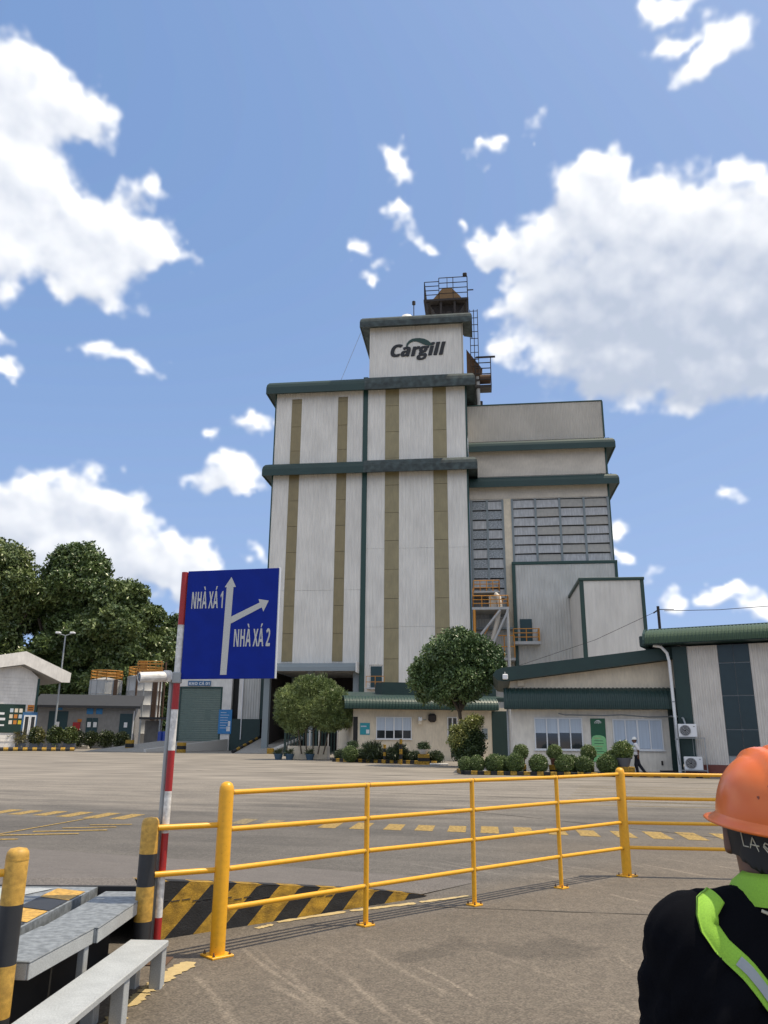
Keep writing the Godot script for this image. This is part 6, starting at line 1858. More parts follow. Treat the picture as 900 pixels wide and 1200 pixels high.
	part("pillar_block", bx(Vector3(-0.42, 0, -0.25), Vector3(0.42, 0.2, 0.25), 0.01), M.kerb_black, lp)
	part("pillar_block", bx(Vector3(-0.42, 0.203, -0.25), Vector3(0.42, 0.42, 0.25), 0.01), M.kerb_yellow, lp)
	var pm := MB.new()
	pm.lathe([Vector2(0, 0.424), Vector2(0.24, 0.424), Vector2(0.36, 0.80), Vector2(0.3, 0.80), Vector2(0, 0.78)], 16)
	part("pot", pm, M.plant_pot, lp)
	crown(lp, "foliage", [[Vector3(0, 1.12, 0), Vector3(0.42, 0.38, 0.42)]], 1300, small, Vector2(1.0, 1.6), Color(0.10, 0.15, 0.04), Color(0.26, 0.31, 0.09), 54, 0.25)
	copy(proto, "clipped_bush", "low clipped bush half hidden behind the potted bush by the walking person", k0 + kd * 6.85 + Vector3(0, 0.1, -1.0), 20.0).scale = Vector3.ONE * 1.15
	# hedge and pots before the left office
	var h0 := Vector3(-3.3, 0, -55.3)
	var h1 := Vector3(3.4, 0, -50.4)
	var hd := (h1 - h0).normalized()
	var k2 := thing("striped_kerb", "black and yellow block kerb before the hedge of the left office", "kerb")
	for i in 26:
		var m := MB.new()
		m.box(h0 + hd * (0.15 + i * 0.315) + Vector3(0, 0.11, 0.1), Vector3(0.305, 0.22, 0.18), 0.015, Basis(Vector3.UP, -atan2(hd.z, hd.x)))
		part("block", m, M.kerb_yellow if i % 2 else M.kerb_black, k2)
	var hg := thing("low_hedge", "dark low hedge along the wall of the left office", "hedge", h0)
	var hl := []
	for i in 15:
		hl.append([hd * (0.6 + i * 0.55) + Vector3(0, 0.42, -0.45 - 0.02 * i), Vector3(0.42, 0.36 + 0.06 * sin(i * 2.3), 0.36)])
	crown(hg, "foliage", hl, 9000, small, Vector2(0.9, 1.5), Color(0.018, 0.035, 0.012), Color(0.055, 0.085, 0.028), 61, 0.2)
	copy(proto, "clipped_bush", "round clipped bush at the left end of the left office hedge", Vector3(-2.1, 0.0, -53.6), 80.0).scale = Vector3.ONE * 1.2
	for q: Array in [["dark spiky bush below the teal poster", Vector3(-0.65, 0, -53.2), 0.75, 62], ["dark leafy shrub under the left office window", Vector3(1.0, 0, -52.2), 0.6, 63]]:
		var sb := thing("spiky_shrub", q[0], "shrub", q[1])
		part("stem", tb([Vector3(0, 0, 0), Vector3(0, 0.5, 0)], 0.03, 6), M.bark, sb)
		crown(sb, "foliage", [[Vector3(0, 0.75, 0), Vector3(0.75, 0.55, 0.5) * float(q[2]) * 1.3]], 260, spiky, Vector2(0.5, 0.9), Color(0.02, 0.035, 0.014), Color(0.05, 0.075, 0.03), q[3])
	for q: Array in [["pale bowl pot with a green plant at the office door", Vector3(-2.0, 0, -55.4), M.white_kerb], ["white bowl pot with a dark plant on a striped pillar by the hedge", Vector3(2.55, 0, -50.7), M.white_kerb]]:
		var b := thing("bowl_planter", q[0], "potted plant", q[1])
		for e: Array in [[0.0, 0.2, M.kerb_yellow], [0.203, 0.4, M.kerb_black], [0.403, 0.62, M.kerb_yellow]]:
			part("pillar_block", bx(Vector3(-0.34, e[0], -0.3), Vector3(0.34, e[1], 0.3), 0.01), e[2], b)
		var m := MB.new()
		m.lathe([Vector2(0, 0.623), Vector2(0.2, 0.623), Vector2(0.38, 0.9), Vector2(0.33, 0.9), Vector2(0, 0.86)], 16)
		part("bowl", m, q[2], b)
		crown(b, "foliage", [[Vector3(0, 1.08, 0), Vector3(0.4, 0.25, 0.35)]], 220, small, Vector2(1.2, 2.0), Color(0.02, 0.04, 0.016), Color(0.07, 0.11, 0.04), 66)
	for q: Array in [["short black and yellow post by the hedge, the left one of two", Vector3(0.15, 0, -52.2), 1.15], ["taller black and yellow post by the hedge, the right one of two", Vector3(1.15, 0, -50.9), 1.5]]:
		var ps := thing("warning_post", q[0], "bollard", q[1], 0.0, "black and yellow posts by the hedge")
		for k in 5:
			part("band", tb([Vector3(0, q[2] * k / 5.0, 0), Vector3(0, q[2] * (k + 1) / 5.0 - 0.002, 0)], 0.09, 12), M.kerb_black if k % 2 else M.kerb_yellow, ps)
	solo("paved_step", bx(Vector3(2.9, 0, -50.4), Vector3(4.0, 0.10, -49.6), 0.02), M.white_kerb, "pale low paving step at the end of the left office hedge", "step")
	# planters before the gatehouse and the shed
	var box := func(label: String, at: Vector3, tall: float, c0: Color, c1: Color, mesh_: Mesh, n: int, seed_: int) -> void:
		var b := thing("box_planter", label, "planter", at, 20.0)
		part("box", bx(Vector3(-0.62, 0.1, -0.3), Vector3(0.62, 0.75, 0.3), 0.02), M.plant_pot, b)
		crown(b, "foliage", [[Vector3(0, 0.9 + tall * 0.35, 0), Vector3(0.7, tall * 0.55, 0.5)]], n, mesh_, Vector2(0.8, 1.7), c0, c1, seed_)
	var y0 := Color(0.09, 0.10, 0.03)
	var y1 := Color(0.34, 0.30, 0.16)
	var d0 := Color(0.03, 0.05, 0.014)
	var d1 := Color(0.11, 0.14, 0.035)
	box.call("dark box planter with pale spiky leaves, leftmost before the gatehouse", Vector3(-40.0, 0, -82.2), 1.0, y0, y1, spiky, 110, 71)
	box.call("dark box planter with the tall green palm-like plant beside the photo board", Vector3(-38.3, 0, -82.8), 2.2, d0, d1, spiky, 240, 72)
	box.call("dark box planter with pale striped leaves before the double doors", Vector3(-36.9, 0, -83.2), 1.1, y0, y1, spiky, 120, 73)
	box.call("dark box planter with a yellow green bush right of the double doors", Vector3(-35.3, 0, -83.6), 1.5, d0, Color(0.22, 0.20, 0.06), leaf, 420, 74)
	box.call("dark box planter with a green bush at the foot of the lamp post", Vector3(-33.6, 0, -83.9), 1.7, d0, d1, leaf, 520, 75)
	box.call("dark box planter with a dense green bush left of the shed step", Vector3(-32.3, 0, -84.6), 1.6, d0, d1, leaf, 460, 76)
	for q: Array in [["leafy dark shrub before the middle shed doors", -36.2, 1.9], ["leafy dark shrub between the shed doors", -34.4, 1.7], ["leafy dark shrub before the right shed door", -32.7, 1.9], ["leafy dark shrub at the right end of the shed", -30.9, 1.6]]:
		var sb := thing("leafy_shrub", q[0], "shrub", Vector3(q[1], 0, -96.6), 0.0)
		part("stem", tb([Vector3(0, 0, 0), Vector3(0, 0.8, 0)], 0.06, 6), M.bark, sb)
		crown(sb, "foliage", [[Vector3(0, 1.1, 0), Vector3(1.0, float(q[2]) * 0.5, 0.8)], [Vector3(0.3, 1.5, 0.1), Vector3(0.6, 0.5, 0.5)]], 420, leaf, Vector2(0.9, 1.5), Color(0.018, 0.03, 0.01), Color(0.06, 0.08, 0.025), int(-q[1] * 10))

# ------------------------------------------------------------------ people
# A field of tapered capsules joined by a smooth minimum, meshed as surface nets. bones: [a, b, radius at a, radius at b]; keep: planes whose far side is cut away.
func capsule(p: Vector3, b: Array) -> float:
	var a: Vector3 = b[0]
	var d: Vector3 = b[1] - a
	var t := clampf((p - a).dot(d) / maxf(d.length_squared(), 1e-9), 0.0, 1.0)
	return (p - a - d * t).length() - lerpf(b[2], b[3], t)

func field(p: Vector3, bones: Array, k: float) -> float:
	var s := 0.0
	for b: Array in bones:
		s += exp(-maxf(capsule(p, b), -0.3) / k)
	return -log(maxf(s, 1e-30)) * k

func body(into: MB, bones: Array, cell: float, k: float, keep := []) -> void:
	var lo := Vector3.INF
	var hi := -Vector3.INF
	for b: Array in bones:
		for e in 2:
			var r: float = b[2 + e] + k * 2.0 + cell * 2.0
			lo = lo.min(b[e] - Vector3.ONE * r)
			hi = hi.max(b[e] + Vector3.ONE * r)
	var nx := int((hi.x - lo.x) / cell) + 2
	var ny := int((hi.y - lo.y) / cell) + 2
	var nz := int((hi.z - lo.z) / cell) + 2
	var acc := PackedFloat32Array()
	acc.resize(nx * ny * nz)
	for b: Array in bones:
		var r: float = maxf(b[2], b[3]) + k * 5.0
		var l0: Vector3 = (b[0].min(b[1]) - Vector3.ONE * r - lo) / cell
		var h0: Vector3 = (b[0].max(b[1]) + Vector3.ONE * r - lo) / cell
		for z in range(maxi(0, int(l0.z)), mini(nz, int(h0.z) + 2)):
			for y in range(maxi(0, int(l0.y)), mini(ny, int(h0.y) + 2)):
				for x in range(maxi(0, int(l0.x)), mini(nx, int(h0.x) + 2)):
					acc[x + nx * (y + ny * z)] += exp(-maxf(capsule(lo + Vector3(x, y, z) * cell, b), -0.3) / k)
	for i in acc.size():
		acc[i] = -log(maxf(acc[i], 1e-30)) * k
	for pl: Plane in keep:
		for z in nz:
			for y in ny:
				for x in nx:
					var i := x + nx * (y + ny * z)
					acc[i] = maxf(acc[i], pl.distance_to(lo + Vector3(x, y, z) * cell))
	var ids := PackedInt32Array()
	ids.resize(acc.size())
	ids.fill(-1)
	var vs := PackedVector3Array()
	var ns := PackedVector3Array()
	var step := [1, nx, nx * ny]
	for z in nz - 1:
		for y in ny - 1:
			for x in nx - 1:
				var i := x + nx * (y + ny * z)
				var v := [acc[i], acc[i + 1], acc[i + nx], acc[i + nx + 1], acc[i + step[2]], acc[i + step[2] + 1], acc[i + step[2] + nx], acc[i + step[2] + nx + 1]]
				var neg := 0
				for q: float in v:
					neg += 1 if q < 0 else 0
				if neg == 0 or neg == 8:
					continue
				var sum := Vector3.ZERO
				var n := 0
				for e: Array in [[0, 1], [2, 3], [4, 5], [6, 7], [0, 2], [1, 3], [4, 6], [5, 7], [0, 4], [1, 5], [2, 6], [3, 7]]:
					var a: float = v[e[0]]
					var b: float = v[e[1]]
					if (a < 0) != (b < 0):
						var t := a / (a - b)
						var pa := Vector3(e[0] & 1, (e[0] >> 1) & 1, e[0] >> 2)
						var pb := Vector3(e[1] & 1, (e[1] >> 1) & 1, e[1] >> 2)
						sum += pa.lerp(pb, t)
						n += 1
				ids[i] = vs.size()
				vs.append(lo + (Vector3(x, y, z) + sum / n) * cell)
				ns.append(Vector3(v[1] + v[3] + v[5] + v[7] - v[0] - v[2] - v[4] - v[6], v[2] + v[3] + v[6] + v[7] - v[0] - v[1] - v[4] - v[5], v[4] + v[5] + v[6] + v[7] - v[0] - v[1] - v[2] - v[3]).normalized())
	for z in range(1, nz - 1):
		for y in range(1, ny - 1):
			for x in range(1, nx - 1):
				var i := x + nx * (y + ny * z)
				for ax in 3:
					var a: float = acc[i]
					var b: float = acc[i + step[ax]]
					if (a < 0) == (b < 0):
						continue
					var s1: int = step[(ax + 1) % 3]
					var s2: int = step[(ax + 2) % 3]
					var q := [ids[i - s1 - s2], ids[i - s2], ids[i], ids[i - s1]]
					if q.min() < 0:
						continue
					if a >= 0:
						q.reverse()
					into.quadn(vs[q[0]], vs[q[1]], vs[q[2]], vs[q[3]], ns[q[0]], ns[q[1]], ns[q[2]], ns[q[3]])

func surface_from(bones: Array, k: float, o: Vector3, dir: Vector3) -> Vector3:   # walks a ray to the skin of the field
	var p := o
	for i in 60:
		var d := field(p, bones, k)
		if d < 0.0004:
			break
		p += dir * d * 0.9
		if p.z < -0.15:
			break
	return p

func hand(bones: Array, wrist: Vector3, down: Vector3, fwd: Vector3, side: Vector3) -> void:
	var palm := wrist + down * 0.055
	bones.append([wrist, palm + fwd * 0.018, 0.020, 0.017])
	bones.append([wrist, palm - fwd * 0.02, 0.019, 0.016])
	for f: Array in [[0.030, 0.072], [0.011, 0.080], [-0.009, 0.075], [-0.027, 0.060]]:
		var root := wrist + down * 0.075 + fwd * float(f[0])
		var a: Vector3 = root + down * float(f[1]) * 0.5 - side * 0.006
		var b: Vector3 = a + (down * 0.75 - side * 0.65).normalized() * float(f[1]) * 0.5
		bones.append([root - down * 0.02, a, 0.0092, 0.0085])
		bones.append([a, b, 0.0085, 0.007])
	var th := wrist + down * 0.025 + fwd * 0.022
	bones.append([th, th + (down * 0.6 + fwd * 0.8).normalized() * 0.035, 0.0125, 0.0105])
	bones.append([th + (down * 0.6 + fwd * 0.8).normalized() * 0.035, th + (down * 0.6 + fwd * 0.8).normalized() * 0.035 + (down * 0.9 + fwd * 0.2 - side * 0.3).normalized() * 0.03, 0.0105, 0.008])

func person_near() -> void:
	var w := thing("person", "person seen from behind in an orange hard hat, black shirt and lime reflective straps", "person", Vector3(0.685, -0.005, -1.42), -4.0)
	# facing away from the camera: local -z is forward
	var skin := [
		[Vector3(-0.09, 0.90, 0), Vector3(0.09, 0.90, 0), 0.105, 0.105], [Vector3(-0.07, 1.06, 0), Vector3(0.07, 1.06, 0), 0.10, 0.10],
		[Vector3(-0.085, 1.22, 0), Vector3(0.085, 1.22, 0), 0.105, 0.105], [Vector3(-0.15, 1.30, 0.01), Vector3(0.15, 1.30, 0.01), 0.055, 0.055],
		[Vector3(-0.012, 1.33, 0.015), Vector3(-0.012, 1.47, -0.005), 0.072, 0.066], [Vector3(0.012, 1.33, 0.015), Vector3(0.012, 1.47, -0.005), 0.072, 0.066], [Vector3(0, 1.355, 0.01), Vector3(-0.14, 1.315, 0.01), 0.042, 0.042], [Vector3(0, 1.355, 0.01), Vector3(0.14, 1.315, 0.01), 0.042, 0.042],
		[Vector3(0, 1.535, 0.02), Vector3(0, 1.525, -0.05), 0.082, 0.074], [Vector3(0, 1.47, -0.035), Vector3(0, 1.445, -0.085), 0.06, 0.035],
	]
	for s: float in [-1.0, 1.0]:
		skin.append_array([[Vector3(s * 0.185, 1.305, 0.01), Vector3(s * 0.240, 1.07, 0.02), 0.052, 0.043], [Vector3(s * 0.240, 1.07, 0.02), Vector3(s * 0.250, 0.85, -0.05), 0.041, 0.026],
			[Vector3(s * 0.09, 0.88, 0), Vector3(s * 0.10, 0.48, -0.01), 0.085, 0.056], [Vector3(s * 0.10, 0.48, -0.01), Vector3(s * 0.10, 0.09, 0.02), 0.052, 0.036], [Vector3(s * 0.10, 0.05, 0.04), Vector3(s * 0.115, 0.04, -0.13), 0.042, 0.034]])
	var bm := MB.new()
	body(bm, skin, 0.012, 0.012)
	for s: float in [-1.0, 1.0]:
		var hb := []
		hand(hb, Vector3(s * 0.250, 0.845, -0.052), Vector3(0, -0.97, -0.2).normalized(), Vector3(0, 0.2, -0.97).normalized(), Vector3(s, 0, 0))
		body(bm, hb, 0.004, 0.004)
	for s: float in [-1.0, 1.0]:   # ears
		body(bm, [[Vector3(s * 0.083, 1.515, -0.03), Vector3(s * 0.089, 1.475, -0.025), 0.014, 0.010]], 0.004, 0.004)
	# face: brow, nose, lips
	body(bm, [[Vector3(0, 1.52, -0.118), Vector3(0, 1.488, -0.138), 0.010, 0.013], [Vector3(-0.02, 1.455, -0.118), Vector3(0.02, 1.455, -0.118), 0.008, 0.008], [Vector3(-0.04, 1.535, -0.105), Vector3(0.04, 1.535, -0.105), 0.012, 0.012]], 0.004, 0.005)
	part("body", bm, M.skin, w)
	for s: float in [-1.0, 1.0]:
		var e := MB.new()
		e.lathe([Vector2(0, -0.011), Vector2(0.009, -0.007), Vector2(0.011, 0), Vector2(0.009, 0.007), Vector2(0, 0.011)], 10, Vector3(s * 0.031, 1.517, -0.112))
		part("eye", e, M.frame_white, w)
	# trousers and shoes
	var tr := []
	tr.append([Vector3(-0.09, 0.91, 0), Vector3(0.09, 0.91, 0), 0.118, 0.118])
	for s: float in [-1.0, 1.0]:
		tr.append_array([[Vector3(s * 0.092, 0.88, 0), Vector3(s * 0.10, 0.48, 0), 0.10, 0.075], [Vector3(s * 0.10, 0.48, 0), Vector3(s * 0.10, 0.06, 0.015), 0.073, 0.062]])
	var tm := MB.new()
	body(tm, tr, 0.014, 0.012, [Plane(Vector3(0, -1, 0), -0.07), Plane(Vector3(0, 1, 0), 1.0)])
	part("trousers", tm, M.trousers, w)
	for s: float in [-1.0, 1.0]:
		var sh := MB.new()
		body(sh, [[Vector3(s * 0.10, 0.06, 0.04), Vector3(s * 0.115, 0.05, -0.15), 0.052, 0.044]], 0.01, 0.01, [Plane(Vector3(0, -1, 0), 0.0)])
		part("shoe", sh, M.hair, w)
	# shirt with short sleeves
	var shirt := [
		[Vector3(-0.095, 0.96, 0), Vector3(0.095, 0.96, 0), 0.122, 0.122], [Vector3(-0.085, 1.08, 0.005), Vector3(0.085, 1.08, 0.005), 0.122, 0.122], [Vector3(-0.12, 1.22, 0.005), Vector3(0.12, 1.22, 0.005), 0.128, 0.128],
		[Vector3(-0.175, 1.304, 0.012), Vector3(0.175, 1.304, 0.012), 0.074, 0.074], [Vector3(0, 1.352, 0.022), Vector3(-0.168, 1.322, 0.012), 0.063, 0.063], [Vector3(0, 1.352, 0.022), Vector3(0.168, 1.322, 0.012), 0.063, 0.063], [Vector3(0, 1.31, 0.015), Vector3(0, 1.34, 0.015), 0.088, 0.085],
	]
	var sleeves := []
	for s: float in [-1.0, 1.0]:
		sleeves.append([Vector3(s * 0.178, 1.295, 0.012), Vector3(s * 0.236, 1.08, 0.022), 0.066, 0.070])
	var sm := MB.new()
	body(sm, shirt + sleeves, 0.010, 0.010, [Plane(Vector3(0, -1, 0), -0.93), Plane(Vector3(0, 1, 0.12).normalized(), 1.400)])
	# the torso covers both; the sleeves end above the elbow
	var cut := MB.new()
	for i in range(0, sm.v.size(), 3):
		var c := (sm.v[i] + sm.v[i + 1] + sm.v[i + 2]) / 3.0
		if c.y < 1.195 - 0.10 * (absf(c.x) - 0.2) and absf(c.x) > 0.225 - 0.02 * (1.18 - c.y):
			continue
		for k in 3:
			cut.v.append(sm.v[i + k])
			cut.n.append(sm.n[i + k])
			cut.u.append(Vector2.ZERO)
	# folds: the cloth hangs in soft creases from the shoulders and the armpits
	var crease := FastNoiseLite.new()
	crease.seed = 3
	crease.frequency = 1.0
	crease.fractal_octaves = 3
	for i in cut.v.size():
		var p := cut.v[i]
		var q := Vector3(p.x * 16.0 + p.y * 9.0 * signf(p.x), p.y * 5.0, p.z * 14.0)
		var low := smoothstep(1.36, 1.22, p.y)
		cut.v[i] = p + cut.n[i] * (0.012 * low + 0.003) * (absf(crease.get_noise_3dv(q)) * 2.0 - 0.5)
	part("shirt", refaced(cut), M.shirt_black, w, Vector3(0, 0.024, 0))
	# collar of the vest, piping, straps
	var all := shirt + sleeves
	var back := func(x: float, y: float, off: float) -> Vector3:
		var p := surface_from(all, 0.010, Vector3(x, y, 0.3), Vector3(0, 0, -1))
		var lower := y
		while p.z < 0.0 and lower > 1.0:   # above the shoulder: lay it on the crest
			lower -= 0.004
			p = surface_from(all, 0.010, Vector3(x, lower, 0.3), Vector3(0, 0, -1))
		p.z -= (y - lower) * 1.6
		var e := 0.004
		var n := Vector3(field(p + Vector3(e, 0, 0), all, 0.01) - field(p - Vector3(e, 0, 0), all, 0.01), field(p + Vector3(0, e, 0), all, 0.01) - field(p - Vector3(0, e, 0), all, 0.01), field(p + Vector3(0, 0, e), all, 0.01) - field(p - Vector3(0, 0, e), all, 0.01)).normalized()
		return p + n * off
	var col := MB.new()
	var rows := [Vector3(0.078, 1.428, 0.0), Vector3(0.084, 1.434, 0.0), Vector3(0.093, 1.424, 0.004), Vector3(0.101, 1.406, 0.010), Vector3(0.107, 1.388, 0.016)]
	var cnt := 48
	for i in cnt:
		var a0 := deg_to_rad(-140 + 280.0 * i / cnt) + PI / 2
		var a1 := deg_to_rad(-140 + 280.0 * (i + 1) / cnt) + PI / 2
		for j in rows.size() - 1:
			var q := []
			for e: Array in [[a0, j + 1], [a1, j + 1], [a1, j], [a0, j]]:
				var r: Vector3 = rows[e[1]]
				var wob := 1.0 + 0.03 * sin(e[0] * 5.0 + e[1])
				# the collar sits lower at the sides than at the nape
				var side := absf(cos(e[0]))
				q.append(Vector3(cos(e[0]) * r.x * 1.05 * wob, r.y - 0.012 * side - 0.03 * maxf(0.0, -sin(e[0])), 0.012 + sin(e[0]) * r.x * 1.05 * wob))
			col.quad(q[0], q[1], q[2], q[3])
	part("collar", smooth(col), M.lime, w, Vector3(0, 0.024, 0))
	var pipe := []
	for i in 21:
		var x := -0.085 + 0.17 * i / 20.0
		pipe.append(back.call(x, 1.356 + 2.2 * x * x, 0.003))
	part("piping", tb(pipe, 0.0028, 6), M.chalk, w, Vector3(0, 0.024, 0))
	for s: float in [-1.0, 1.0]:
		var path := [Vector3(-0.142, 1.384, 0.010), Vector3(-0.164, 1.370, 0.014), Vector3(-0.171, 1.350, 0.015), Vector3(-0.156, 1.324, 0.014), Vector3(-0.129, 1.296, 0.014), Vector3(-0.104, 1.262, 0.015), Vector3(-0.084, 1.232, 0.010), Vector3(-0.070, 1.205, 0.017), Vector3(-0.050, 1.165, 0.032), Vector3(-0.024, 1.11, 0.042), Vector3(0.004, 1.05, 0.044), Vector3(0.03, 0.98, 0.044)]
		var curve := Curve3D.new()
		for p: Vector3 in path:
			curve.add_point(p)
		for i in range(1, path.size() - 1):
			var tan_: Vector3 = (path[i + 1] - path[i - 1]) * 0.17
			curve.set_point_in(i, Vector3(-tan_.x, -tan_.y, -tan_.z))
			curve.set_point_out(i, tan_)
		var strip := MB.new()
		var refl := MB.new()
		var n := 56
		var grid := []
		var L := curve.get_baked_length()
		for i in n + 1:
			var c := curve.sample_baked(L * i / n)
			var d := (curve.sample_baked(minf(L, L * i / n + 0.004)) - curve.sample_baked(maxf(0, L * i / n - 0.004)))
			var side := Vector2(-d.y, d.x).normalized()
			var row := []
			for j in 9:
				var f := (j - 4) / 4.0
				var p := Vector2(c.x, c.y) + side * c.z * f
				row.append(back.call(p.x * -s if s > 0 else p.x, p.y, 0.006 + 0.003 * (1.0 - f * f) + 0.0025 * sin(i * 0.55 + f)))
			grid.append(row)
		for i in n:
			for j in 8:
				strip.quad(grid[i][j], grid[i][j + 1], grid[i + 1][j + 1], grid[i + 1][j])
			if i > 11 and i < 29:
				for j in [2, 3, 4, 5]:
					var up := Vector3(0, 0.0004, 0.0022)
					refl.quad(grid[i][j] + up, grid[i][j + 1] + up, grid[i + 1][j + 1] + up, grid[i + 1][j] + up)
			# turned edges
			for j in [0, 8]:
				var in_ := Vector3(0, 0, -0.008)
				strip.quad(grid[i][j], grid[i][j] + in_, grid[i + 1][j] + in_, grid[i + 1][j])
		part("vest_strap", smooth(strip), M.lime, w, Vector3(0, 0.024, 0))
		part("reflective_strip", smooth(refl), M.reflective, w, Vector3(0, 0.024, 0))
	# hair under the hat, then the black band with its chalk letters
	var hair := MB.new()
	body(hair, [[Vector3(0, 1.535, 0.015), Vector3(0, 1.53, -0.03), 0.080, 0.076], [Vector3(-0.014, 1.43, 0.018), Vector3(-0.012, 1.52, 0.012), 0.0755, 0.076], [Vector3(0.014, 1.43, 0.018), Vector3(0.012, 1.52, 0.012), 0.0755, 0.076]], 0.007, 0.006, [Plane(Vector3(0, -1, -0.35).normalized(), -1.385), Plane(Vector3(0, 0, -1), 0.02)])
	part("hair", hair, M.hair, w)
	var hc := Vector3(0, 1.497, -0.008)
	var band := MB.new()
	var br := func(a: float, y: float, off: float) -> Vector3:
		var t := clampf((1.524 - y) / 0.07, 0.0, 1.0)
		return hc + Vector3(sin(a) * (0.0955 + off - 0.006 * t), y - hc.y, cos(a) * (0.113 + off - 0.005 * t))
	for i in 40:
		var a0 := deg_to_rad(-100 + 200.0 * i / 40)
		var a1 := deg_to_rad(-100 + 200.0 * (i + 1) / 40)
		for j in 4:
			var y0 := 1.468 + 0.055 * j / 4.0
			var y1 := 1.468 + 0.055 * (j + 1) / 4.0
			band.quad(br.call(a0, y0, 0), br.call(a1, y0, 0), br.call(a1, y1, 0), br.call(a0, y1, 0))
	part("nape_band", smooth(band), M.hair, w)
	var chalk := MB.new()
	# strokes in metres along the band from its middle, and height
	for st: Array in [[[-0.108, 1.500], [-0.106, 1.470], [-0.094, 1.472]], [[-0.092, 1.470], [-0.085, 1.497], [-0.076, 1.468]], [[-0.091, 1.479], [-0.074, 1.481]],
			[[-0.058, 1.478], [-0.066, 1.486], [-0.063, 1.492], [-0.056, 1.489], [-0.048, 1.492], [-0.046, 1.483], [-0.056, 1.466], [-0.067, 1.483]], [[-0.057, 1.482], [-0.053, 1.480]],
			[[-0.024, 1.462], [-0.026, 1.492], [-0.012, 1.464], [-0.012, 1.494]], [[-0.002, 1.463], [-0.003, 1.493]], [[-0.002, 1.478], [0.012, 1.479]], [[0.013, 1.464], [0.011, 1.494]],
			[[0.024, 1.464], [0.032, 1.492], [0.041, 1.465]], [[0.027, 1.475], [0.039, 1.476]]]:
		var pts := []
		for i in st.size() - 1:
			for k in 4:
				var p := Vector2(st[i][0], st[i][1]).lerp(Vector2(st[i + 1][0], st[i + 1][1]), k / 4.0)
				pts.append(br.call((p.x - 0.019) / 0.105, 1.492 + (p.y - 1.48) * 0.68 - 0.14 * (p.x + 0.1), 0.0008))
		pts.append(br.call((st[-1][0] - 0.019) / 0.105, 1.492 + (st[-1][1] - 1.48) * 0.68 - 0.14 * (st[-1][0] + 0.1), 0.0008))
		chalk.tube(pts, 0.00115, 5)
	part("band_lettering", chalk, M.chalk, w)
	# hard hat: a dome on an oval, raised ribs, a rolled brim
	var hat := MB.new()
	var NU := 72
	var NV := 22
	var hp := func(u: int, v: int) -> Vector3:
		var a := TAU * u / NU
		var t := float(v) / NV
		var ph := t * PI * 0.5
		var sx := sin(a)
		var cz := cos(a)
		var r := cos(ph)
		var y := sin(ph)
		var rr := pow(r, 0.76)
		var p := Vector3(sx * 0.107 * rr, pow(y, 0.9) * 0.112, cz * 0.128 * rr)
		# ribs run from front to back over the crown
		var bump := 0.0
		for rx: Array in [[0.0, 0.013, 0.010], [-0.040, 0.010, 0.008], [0.040, 0.010, 0.008]]:
			var d: float = (p.x - rx[0]) / rx[1]
			bump += rx[2] * smoothstep(1.5, 0.7, absf(d)) * smoothstep(0.12, 0.55, y)
		p += Vector3(sx * r * 0.4, y, cz * r * 0.4).normalized() * bump
		return p
	var hb := hc + Vector3(0, 0.026, 0.002)
	var tilt := Basis(Vector3.RIGHT, deg_to_rad(4)) * Basis(Vector3.BACK, deg_to_rad(-3))
	for u in NU:
		for v in NV:
			hat.quad(hb + tilt * hp.call(u, v), hb + tilt * hp.call(u + 1, v), hb + tilt * hp.call(u + 1, v + 1), hb + tilt * hp.call(u, v + 1))
	var brim := [Vector2(0.0, 0.004), Vector2(0.003, 0.0), Vector2(0.010, -0.006), Vector2(0.0135, -0.008), Vector2(0.0145, -0.0105), Vector2(0.012, -0.013), Vector2(0.004, -0.010), Vector2(-0.004, -0.006)]
	for u in NU:
		for j in brim.size() - 1:
			var q := []
			for e: Array in [[u, j + 1], [u + 1, j + 1], [u + 1, j], [u, j]]:
				var a: float = TAU * e[0] / NU
				var peak := maxf(0.0, -cos(a))   # the peak in front is longer
				var o: float = brim[e[1]].x * (1.0 + 2.2 * peak * peak)
				q.append(hb + tilt * Vector3(sin(a) * (0.107 + o), brim[e[1]].y - 0.006 * peak, cos(a) * (0.128 + o)))
			hat.quad(q[0], q[1], q[2], q[3])
	var hh := part("hard_hat", smooth(hat), M.helmet, w)
	var rng := RandomNumberGenerator.new()
	rng.seed = 6
	for q: Array in [[0.895, 7.6, 0.55, 0.3], [0.915, 4.2, 0.35, 0.7], [0.955, 3.6, 0.6, 0.5], [0.93, 11.0, 0.9, 0.18], [0.87, 5.0, 0.25, 0.5]]:   # scuffs on the shell: turn, height, width, length
		var sm2 := MB.new()
		var at := func(a: float, b: float) -> Vector3:
			var uu := float(q[0]) * NU + a
			var vv := float(q[1]) + b
			var p00: Vector3 = hp.call(int(uu), int(vv))
			var p10: Vector3 = hp.call(int(uu) + 1, int(vv))
			var p01: Vector3 = hp.call(int(uu), int(vv) + 1)
			var p := p00 + (p10 - p00) * fposmod(uu, 1.0) + (p01 - p00) * fposmod(vv, 1.0)
			return hb + tilt * (p * 1.006)
		var c: Vector3 = at.call(0, 0)
		var ring := []
		for k in 9:
			var an := TAU * k / 9
			var rr := rng.randf_range(0.45, 1.0)
			ring.append(at.call(cos(an) * float(q[2]) * rr, sin(an) * float(q[3]) * rr))
		for k in 9:
			sm2.flat(c, ring[k], ring[(k + 1) % 9])
		part("scuff", sm2, M.scuff_mark, hh)

func refaced(m: MB) -> ArrayMesh:   # normals anew from the faces, then smoothed
	for i in range(0, m.v.size(), 3):
		var c := (m.v[i + 2] - m.v[i]).cross(m.v[i + 1] - m.v[i]).normalized()
		for k in 3:
			m.n[i + k] = c
	return smooth(m)

